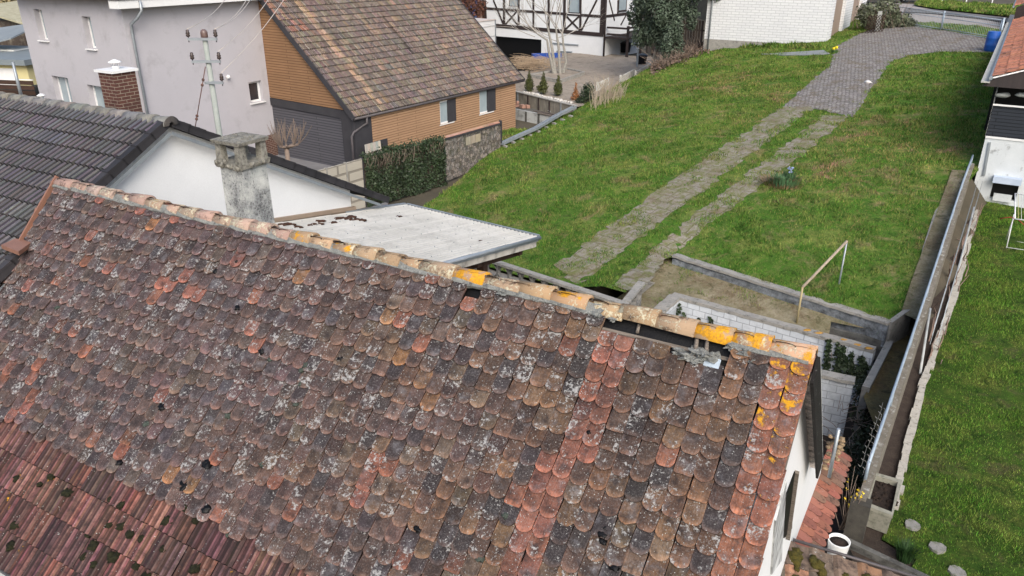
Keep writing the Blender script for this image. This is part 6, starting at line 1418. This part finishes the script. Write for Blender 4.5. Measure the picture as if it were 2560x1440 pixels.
q = on(2210, 72); m = MB(); leafcloud(m, [(q+A3(-1.0, .5, .9), (.6, .6, .6)), (q+A3(.2, .6, 1.0), (.8, .7, .8)), (q+A3(.9, .2, .5), (.8, .6, .45)), (q+A3(1.4, -.2, .3), (.5, .4, .3)), (q+A3(-.2, .3, .3), (1.2, .6, .35))], 5200, .09, seed=41); m.build("leaves", leafmat("grey_green_leaf", (.075, .095, .05), (.11, .12, .08)), bu)
m = MB()
for k in range(90): p = q+A3(rnd.gauss(0, .8), rnd.gauss(.4, .4), 0); d = A3(rnd.gauss(0, .4), rnd.gauss(0, .3), 1); L = rnd.uniform(.8, 1.7); m.tube([p, p+d*L], [.014, .006], 3, caps=False)
m.build("twigs", plain("brown_twigs", (.2, .14, .11), (.13, .09, .08), 6, .9, 0), bu)
lt_ = thing("lattice_panel", "small brown wooden lattice at the corner of the garage building", "trellis", on(2165, 82)); m = MB(); q = on(2162, 86); lt2 = dirh(80)
for k in range(-4, 7): m.tube([q+lt2*max(0, k*.2)+UP*(.1+max(0, -k*.2)), q+lt2*min(1.2, k*.2+1.0)+UP*(.1+min(1.0, 1.2-k*.2))], .02, 4); m.tube([q+lt2*max(0, k*.2)+UP*(1.1-max(0, -k*.2)), q+lt2*min(1.2, k*.2+1.0)+UP*(1.1-min(1.0, 1.2-k*.2))], .02, 4)
m.build("slats", M_wood_dk, lt_)
def car(name, lab, c, az, paint, glassm=M_dglass):
    o = thing(name, lab, "car", c); f = dirh(az); s = np.cross(f, UP)
    P = lambda x, y, z: np.asarray(c)+f*x+s*y+UP*z
    sec = [(-2.15, .35, .62, .80), (-2.05, .28, .70, .86), (-1.4, .25, .82, .88), (-.2, .25, .88, .9), (1.0, .25, .86, .9), (1.7, .27, .76, .86), (2.1, .32, .62, .78), (2.2, .4, .55, .66)]
    m = MB(); vs = []
    for x, zb_, zt_, hw_ in sec:
        for y, z in ((-hw_, zb_+.05), (-hw_-.02, (zb_+zt_)/2), (-hw_+.05, zt_), (0, zt_+.04), (hw_-.05, zt_), (hw_+.02, (zb_+zt_)/2), (hw_, zb_+.05), (0, zb_)): vs.append(P(x, y, z))
    fs = [(i*8+j, i*8+(j+1) % 8, (i+1)*8+(j+1) % 8, (i+1)*8+j) for i in range(len(sec)-1) for j in range(8)]+[tuple(range(8))[::-1], tuple((len(sec)-1)*8+k for k in range(8))]
    m.add(vs, fs, None, smooth=True); m.build("body", paint, o)
    m = MB(); cab = [(-2.0, .84, .60), (-1.5, 1.38, .58), (-.2, 1.47, .6), (.45, 1.4, .58), (1.25, .88, .66)]; vs = []
    for x, z, hw_ in cab:
        for y, zz in ((-hw_-.12, .86), (-hw_, z), (hw_, z), (hw_+.12, .86)): vs.append(P(x, y, zz))
    m.add(vs, [(i*4+j, (i+1)*4+j, (i+1)*4+j+1, i*4+j+1) for i in range(4) for j in range(3)]); m.build("windows", glassm, o)
    m = MB(); m.obox(P(-1.45, -.56, 1.40), f*1.75, s*1.12, UP*.07); m.build("roof", paint, o)
    for x in (-1.35, 1.35):
        for y in (-.84, .84):
            m = MB(); cc_ = P(x, y, .31)
            pts = [cc_-s*.1, cc_+s*.1]; m.tube(pts, .31, 16); w1 = m.build("wheel", M_black, o); m = MB(); m.tube([cc_-s*.105, cc_+s*.105], .19, 10); m.build("rim", M_zinc, w1)
    for y in (-.6, .6):
        m = MB(); m.blob(P(2.1, y, .62), .14, 8, 5, 0, None, 0, (1, 1, .6)); m.build("headlight", M_glass, o)
    m = MB(); m.obox(P(2.13, -.5, .33), f*.09, s*1.0, UP*.17); m.build("grille", M_black, o)
    m = MB(); m.obox(P(2.225, -.26, .5), f*.015, s*.52, UP*.11); m.build("number_plate", M_wmetal, o)
sp0 = ong(2195, 8); car("parked_car", "dark car parked at the top edge, left of the white one", A3(sp0[0]-.1, sp0[1]+.9, gh(sp0[0], sp0[1])+.12), 205, plain("dark_car_paint", (.03, .03, .035), (.035, .035, .04), 2, .25, 0, spec=.6))
sp1 = ong(2270, 4); car("parked_car", "white car parked at the top edge beside the grass verge", A3(sp1[0]+.5, sp1[1]+1.2, gh(sp1[0], sp1[1])+.12), 250, plain("white_car_paint", (.75, .76, .77), (.72, .73, .74), 2, .25, 0, spec=.6))
for i, x in enumerate((2355, 2375, 2415, 2480)):
    p = ong(x, 8); m = MB(); m.cbox(p, dirh(32), .08, .08, 1.0); m.cbox(p+UP*1.0, dirh(32), .11, .11, .05); m.build("white_street_post", M_wmetal, None, ["leftmost white post behind the street verge", "second white post from the left behind the verge", "third white post from the left behind the verge", "rightmost white post behind the street verge"][i], "post", "white posts behind the verge")
# ================================================================== R. background at the top left
yg = thing("yellow_garage", "low yellow garage with a grey flat roof at the far left edge", "garage", atd(30, 190, 44)); P = atd(72, 190, 44); P[2] = zat(P, 214); tL = dirh(-78); hG = zat(P, 162)-P[2]
m = MB(); m.obox(P, tL*8, UP*hG, dirh(12)*5); m.build("wall", plain("pale_yellow_render", (.62, .56, .30), (.58, .52, .28), 1, .9, .002), yg)
m = MB(); m.obox(P+UP*(hG+.004)-tL*.3-dirh(12)*.4, tL*9, UP*.3, dirh(12)*6); m.build("roof", plain("slate_blue_roof", (.2, .235, .25), (.17, .2, .22), 1, .7, 0), yg)
m = MB(); m.obox(P+tL*.75-dirh(12)*.02, tL*3.6, UP*hG*.8, dirh(12)*.03); m.build("garage_door", M_wmetal, yg)
sf = thing("slatted_dark_fence", "dark slatted wooden fence at the left edge beyond the black roof ridge", "fence", atd(40, 225, 30)); P = atd(88, 232, 30); zf = zat(P, 200); 
for k in range(6): m = MB(); m.obox(A3(P[0], P[1], zf-.2-k*.19), tL*5, UP*.155, dirh(12)*.03, jitc((1, 1, 1), .15)); m.build("slat", M_wood_dk, sf)
m = MB(); m.obox(A3(P[0], P[1], zf-.02)-dirh(12)*.02, tL*5, UP*.03, dirh(12)*.08); m.build("cap_rail", M_wmetal, sf)
wp = thing("white_mast", "thin white mast in front of the yellow garage", "mast", atd(50, 235, 27)); a_ = atd(53, 240, 27); m = MB(); m.tube([A3(a_[0], a_[1], zat(a_, 260)), A3(a_[0], a_[1], zat(a_, 155))], [.06, .045], 6); m.build("pole", M_zinc, wp)
ts = thing("timber_shed", "dark vertical-board shed with a pale slanted roof behind the yellow garage", "shed", atd(40, 100, 52)); P = atd(75, 140, 52); P[2] -= 2
m = MB(); m.obox(P, tL*6, UP*(zat(P, 52)-P[2]), dirh(12)*4); m.build("wall", streaky("old_dark_boards", (.09, .07, .055), (.045, .035, .03), (.2, .18, .14), 5, .3), ts)
m = MB(); zz = zat(P, 60); m.prism([A3(P[0], P[1], zz)-dirh(12)*.5-tL*.5, A3(P[0], P[1], zz+.9)-dirh(12)*.5+tL*3.2, A3(P[0], P[1], zz+1.1)+dirh(12)*3.5+tL*3.2, A3(P[0], P[1], zz+.2)+dirh(12)*3.5-tL*.5], UP*.12); m.build("roof", plain("pale_moss_roof", (.40, .38, .28), (.3, .29, .2), 3, .95, .01), ts)
gr = thing("grey_gable_roof", "grey metal roof corner at the left edge above the yellow garage", "roof", atd(10, 105, 46)); P = atd(28, 98, 46); m = MB(); m.prism([P, P+tL*4-UP*.9, P+tL*4+dirh(12)*3+UP*.2, P+dirh(12)*3.0+UP*.7], UP*.08); m.build("roof", plain("slate_blue_roof2", (.22, .25, .27), (.19, .22, .24), 1, .7, 0), gr)
m = MB(); m.obox(P+tL*.6-UP*3+dirh(12)*.6, tL*3, UP*2.3, dirh(12)*2); m.build("wall", M_oldwhite, gr)
dt_ = thing("pale_dry_tree", "pale straw-coloured tree crown behind the sheds in the top left corner", "tree", atd(15, 30, 62)); c_ = atd(15, 12, 62); m = MB(); leafcloud(m, [(c_, (1.9, 1.5, 1.2)), (c_+A3(-1.5, 0, -1), (1.5, 1.2, 1.0)), (c_+A3(.7, .5, -.9), (1.1, 1, .8))], 5000, .15, seed=51, shell=.4); m.build("crown", leafmat("straw_leaf", (.38, .32, .17), (.28, .23, .12)), dt_)
m = MB(); m.tube([c_-UP*8, c_], [.25, .1], 6); m.build("trunk", M_trunk, dt_)
bk_ = thing("background_hedge", "dark hedge closing the gap behind the left sheds", "hedge", atd(20, 80, 60)); c_ = atd(30, 95, 60); m = MB(); leafcloud(m, [(c_+A3(-4, 0, -1), (4, 1.2, 2.5)), (c_+A3(1, 0, -1), (3, 1.2, 2))], 5000, .16, seed=52, shell=.5); m.build("foliage", leafmat("dark_hedge_leaf", (.05, .05, .035), (.035, .04, .03)), bk_)
# ================================================================== S. plants on the lawn, grass
ir = thing("iris_clump", "clump of upright blue-green leaves on a tuft in the right half of the lawn", "plant", on(1958, 455)); m = MB(); q = on(1955, 460)
spikes(m, q+A3(.05, 0, .0), 420, .30, .55, .012, .35, seed=5); spikes(m, q+A3(.3, .25, .05), 130, .38, .2, .012, .3, seed=6); m.build("leaves", leafmat("blue_green_blade", (.08, .17, .08), (.06, .13, .05)), ir)
m = MB(); spikes(m, q, 500, .2, .7, .012, 2.0, seed=7); m.build("dead_leaves", leafmat("straw_blade", (.28, .2, .11), (.2, .14, .08)), ir)
m = MB(); 
for k in range(14): m.blob(q+A3(.3+rnd.gauss(0, .08), .25+rnd.gauss(0, .08), .45+rnd.gauss(0, .05)), .03, 6, 4, .2)
m.build("flowers", plain("pale_blue_petals", (.3, .36, .6), (.25, .3, .5), 5, .6, 0), ir)
df = thing("daffodils", "two bright yellow daffodils beside the garage corner", "flowers", on(2088, 132)); m = MB()
for x, y in ((2083, 132), (2090, 129)): m.blob(on(x, y)+UP*.22, .085, 8, 5, .25)
m.build("blooms", plain("yellow_petals", (.75, .6, .02), (.7, .55, .02), 5, .6, 0), df); m = MB(); spikes(m, on(2086, 134), 40, .25, .2, .012, .3, seed=8); m.build("leaves", leafmat("daff_blade", (.05, .12, .03), (.04, .1, .03)), df)
tp = thing("grey_tarpaulin", "grey sheet lying in the grass along the foot of the white brick building", "tarpaulin", on(2000, 132)); m = MB(); a = [on(1900, 137, .05), on(1960, 134, .06), on(2058, 128, .07), on(2074, 136, .06), on(2040, 139, .05), on(1950, 139, .05)]; m.prism(a, -UP*.04); m.build("sheet", plain("grey_tarp", (.24, .26, .27), (.2, .22, .23), 2, .7, .01), tp)
wsn = thing("white_stone", "single white stone on the cobbled path", "stone", on(2170, 208)); m = MB(); m.blob(on(2170, 208)+UP*.05, .13, 8, 5, .3, None, 2, (1.4, 1, .6)); m.build("stone", plain("white_stone_mat", (.7, .68, .66), (.6, .58, .56), 3, .8, 0), wsn)
def pip(P2_, poly):
    x, y = P2_[:, 0], P2_[:, 1]; c = np.zeros(len(x), bool); n = len(poly)
    for i in range(n):
        a, b = poly[i], poly[(i+1) % n]; cond = ((a[1] > y) != (b[1] > y)); xx = (b[0]-a[0])*(y-a[1])/(b[1]-a[1]+1e-12)+a[0]; c ^= cond & (x < xx)
    return c
def blades(name, poly, hf, n, h, w_, mat, excl=(), colf=None, parent=None, kind='stuff', tuft=True, label=None, cat="grass", keep=None, falloff=None, patches=()):
    x0, x1 = min(p[0] for p in poly), max(p[0] for p in poly); y0, y1 = min(p[1] for p in poly), max(p[1] for p in poly)
    P = np.c_[nrng.uniform(x0, x1, n), nrng.uniform(y0, y1, n)]; ok = pip(P, poly)
    Pw = P+np.c_[.13*np.sin(3.1*P[:, 0]+1.7*P[:, 1])+.1*np.sin(7.3*P[:, 1]-4.1*P[:, 0]), .12*np.sin(2.7*P[:, 1]-1.3*P[:, 0])+.1*np.sin(6.9*P[:, 0]+3.3*P[:, 1])]+nrng.normal(size=P.shape)*.10
    for e in excl: ok &= ~pip(Pw, e)
    P = P[ok]
    # coarse height table
    st_ = .35; gx = np.arange(x0-1, x1+1.4, st_); gy = np.arange(y0-1, y1+1.4, st_); tab = np.array([[hf(a, b) for a in gx] for b in gy])
    tuf = np.array([[nz(a*1.3, b*1.3, 7)+.6*nz(a*3.1, b*3.1, 2) for a in gx] for b in gy]); dry = np.array([[nz(a*.5, b*.5, 17)+.5*nz(a*1.9, b*1.9, 12) for a in gx] for b in gy])
    def samp(tb, X, Y):
        fx = (X-gx[0])/st_; fy = (Y-gy[0])/st_; i = fx.astype(int); j = fy.astype(int); a = fx-i; b = fy-j
        return tb[j, i]*(1-a)*(1-b)+tb[j, i+1]*a*(1-b)+tb[j+1, i]*(1-a)*b+tb[j+1, i+1]*a*b
    tt = samp(tuf, P[:, 0], P[:, 1]); dd = samp(dry, P[:, 0], P[:, 1])
    if keep is not None:
        k_ = nrng.random(len(P)) < keep(tt, dd); P = P[k_]; tt = tt[k_]; dd = dd[k_]
    z = samp(tab, P[:, 0], P[:, 1]); m_ = len(P); dist = np.hypot(P[:, 0], P[:, 1])
    H_ = h*(.55+.9*nrng.random(m_))*np.clip(1+1.3*tt, .35, 2.2); W_ = w_*(.6+.8*nrng.random(m_))*np.clip(dist/26, .7, 2.0)
    a = nrng.uniform(0, 2*np.pi, m_); lean = H_*nrng.uniform(.1, .9, m_); b = nrng.uniform(0, 2*np.pi, m_)
    base = np.c_[P, z-.01]; t = np.c_[np.cos(a), np.sin(a), np.zeros(m_)]*W_[:, None]; tip = base+np.c_[np.cos(b)*lean, np.sin(b)*lean, H_]
    V = np.empty((m_, 3, 3)); V[:, 0] = base-t; V[:, 1] = base+t; V[:, 2] = tip; V = V.reshape(-1, 3)
    me = bpy.data.meshes.new(name); me.vertices.add(3*m_); me.loops.add(3*m_); me.polygons.add(m_)
    off = np.array([V[:, 0].mean(), V[:, 1].mean(), V[:, 2].min()]); me.vertices.foreach_set("co", (V-off).ravel().astype(np.float32)); me.loops.foreach_set("vertex_index", np.arange(3*m_, dtype=np.int32))
    me.polygons.foreach_set("loop_start", np.arange(0, 3*m_, 3, dtype=np.int32)); me.polygons.foreach_set("loop_total", np.full(m_, 3, np.int32)); me.update()
    ca = me.color_attributes.new("Col", 'FLOAT_COLOR', 'CORNER'); br = np.clip(1+.42*nrng.normal(size=m_)+.35*dd, .3, 2.2); C_ = np.ones((m_, 4)); C_[:, 0] = br*(1+.12*nrng.normal(size=m_)); C_[:, 1] = br; C_[:, 2] = br
    pm_ = np.zeros(m_)
    for (px_, py_, pr_) in patches: pm_ = np.maximum(pm_, np.exp(-(((P[:, 0]-px_)**2+(P[:, 1]-py_)**2)/pr_**2)))
    hit = nrng.random(m_) < pm_*np.clip(.75+1.2*dd, .15, 1); C_[hit, 0] *= 1.85; C_[hit, 1] *= 1.0; C_[hit, 2] *= 2.0
    C_[:, 3] = np.clip((nrng.random(m_) < .2+.2*dd)*.8, 0, 1); ca.data.foreach_set("color", np.repeat(C_, 3, 0).ravel().astype(np.float32))
    me.materials.append(mat); o = bpy.data.objects.new(name, me); COL.objects.link(o); o.location = tuple(off); tag(o, label, cat, None, kind); return o
ex = [strip_l, strip_r, cobble]
blades("rough_grass", lawn_poly, lambda x, y: terr(x, y), 620000, .075, .011, M_blade, ex, patches=[(*on(x, y)[:2], r) for x, y, r in ((2150, 400, 2.2), (2290, 355, 2.4), (2060, 425, 1.3), (1840, 205, 2.2), (1940, 245, 1.4), (1700, 225, 1.2), (2075, 325, 1.0), (2140, 300, 1.0), (1900, 300, 1.0), (1560, 300, .9), (1350, 560, .8), (1480, 600, .7), (1250, 430, .6), (2330, 600, .8), (2150, 560, .7))], label="rough tufted grass covering the sloping plot on both sides of the driveway")
kp_ = lambda t, d: np.clip(.10+.9*(t > .12), 0, 1)
for q_ in (strip_l, strip_r): pass
tw = [A3(p[0], p[1], 0) for p in strip_l]; tw2 = [A3(p[0], p[1], 0) for p in strip_r]
def joined(pl): return pl
blades("driveway_weeds", strip_l, lambda x, y: terr(x, y)+.02, 90000, .055, .011, M_blade, [], keep=lambda t, d: .10+.85*(t > .12), label="weeds growing in the left wheel strip of the driveway", cat="weeds")
blades("driveway_weeds", strip_r, lambda x, y: terr(x, y)+.02, 90000, .055, .011, M_blade, [], keep=lambda t, d: .10+.85*(t > .12), label="weeds growing in the right wheel strip of the driveway", cat="weeds")
blades("terrace_weeds", [T(1570, 735), T(1690, 655), T(2225, 808), T(2200, 858), T(1690, 728), T(1600, 800)], tz_, 22000, .06, .009, M_blade, [], keep=lambda t, d: .12+.75*(t > .1), label="weeds and moss on the terrace between the pit and the low wall", cat="weeds")
blades("mown_grass", [A3(p[0], p[1], 0) for p in rl], zr, 420000, .05, .0075, M_blade2, [], label="short mown lawn right of the bed")
blades("verge_grass", vg, lambda x, y: gh(x, y)+.2, 26000, .16, .03, M_blade, [], label="bright grass verge across the street beyond the gate")
blades("side_grass", [A3(-1.6, 35.2, 0), A3(-.5, 36.0, 0), A3(3.1, 39.7, 0), A3(2.7, 40.6, 0), A3(0, 42.3, 0), A3(-3, 38, 0)], lambda x, y: .03, 14000, .1, .02, M_blade, [], label="small sunken patch of grass behind the stone-print panel")
blades("wall_foot_grass", [on(1790, 122), on(2070, 128), on(2068, 120), on(1775, 104)], terr, 9000, .2, .03, M_blade, [], label="taller grass along the foot of the white brick building")
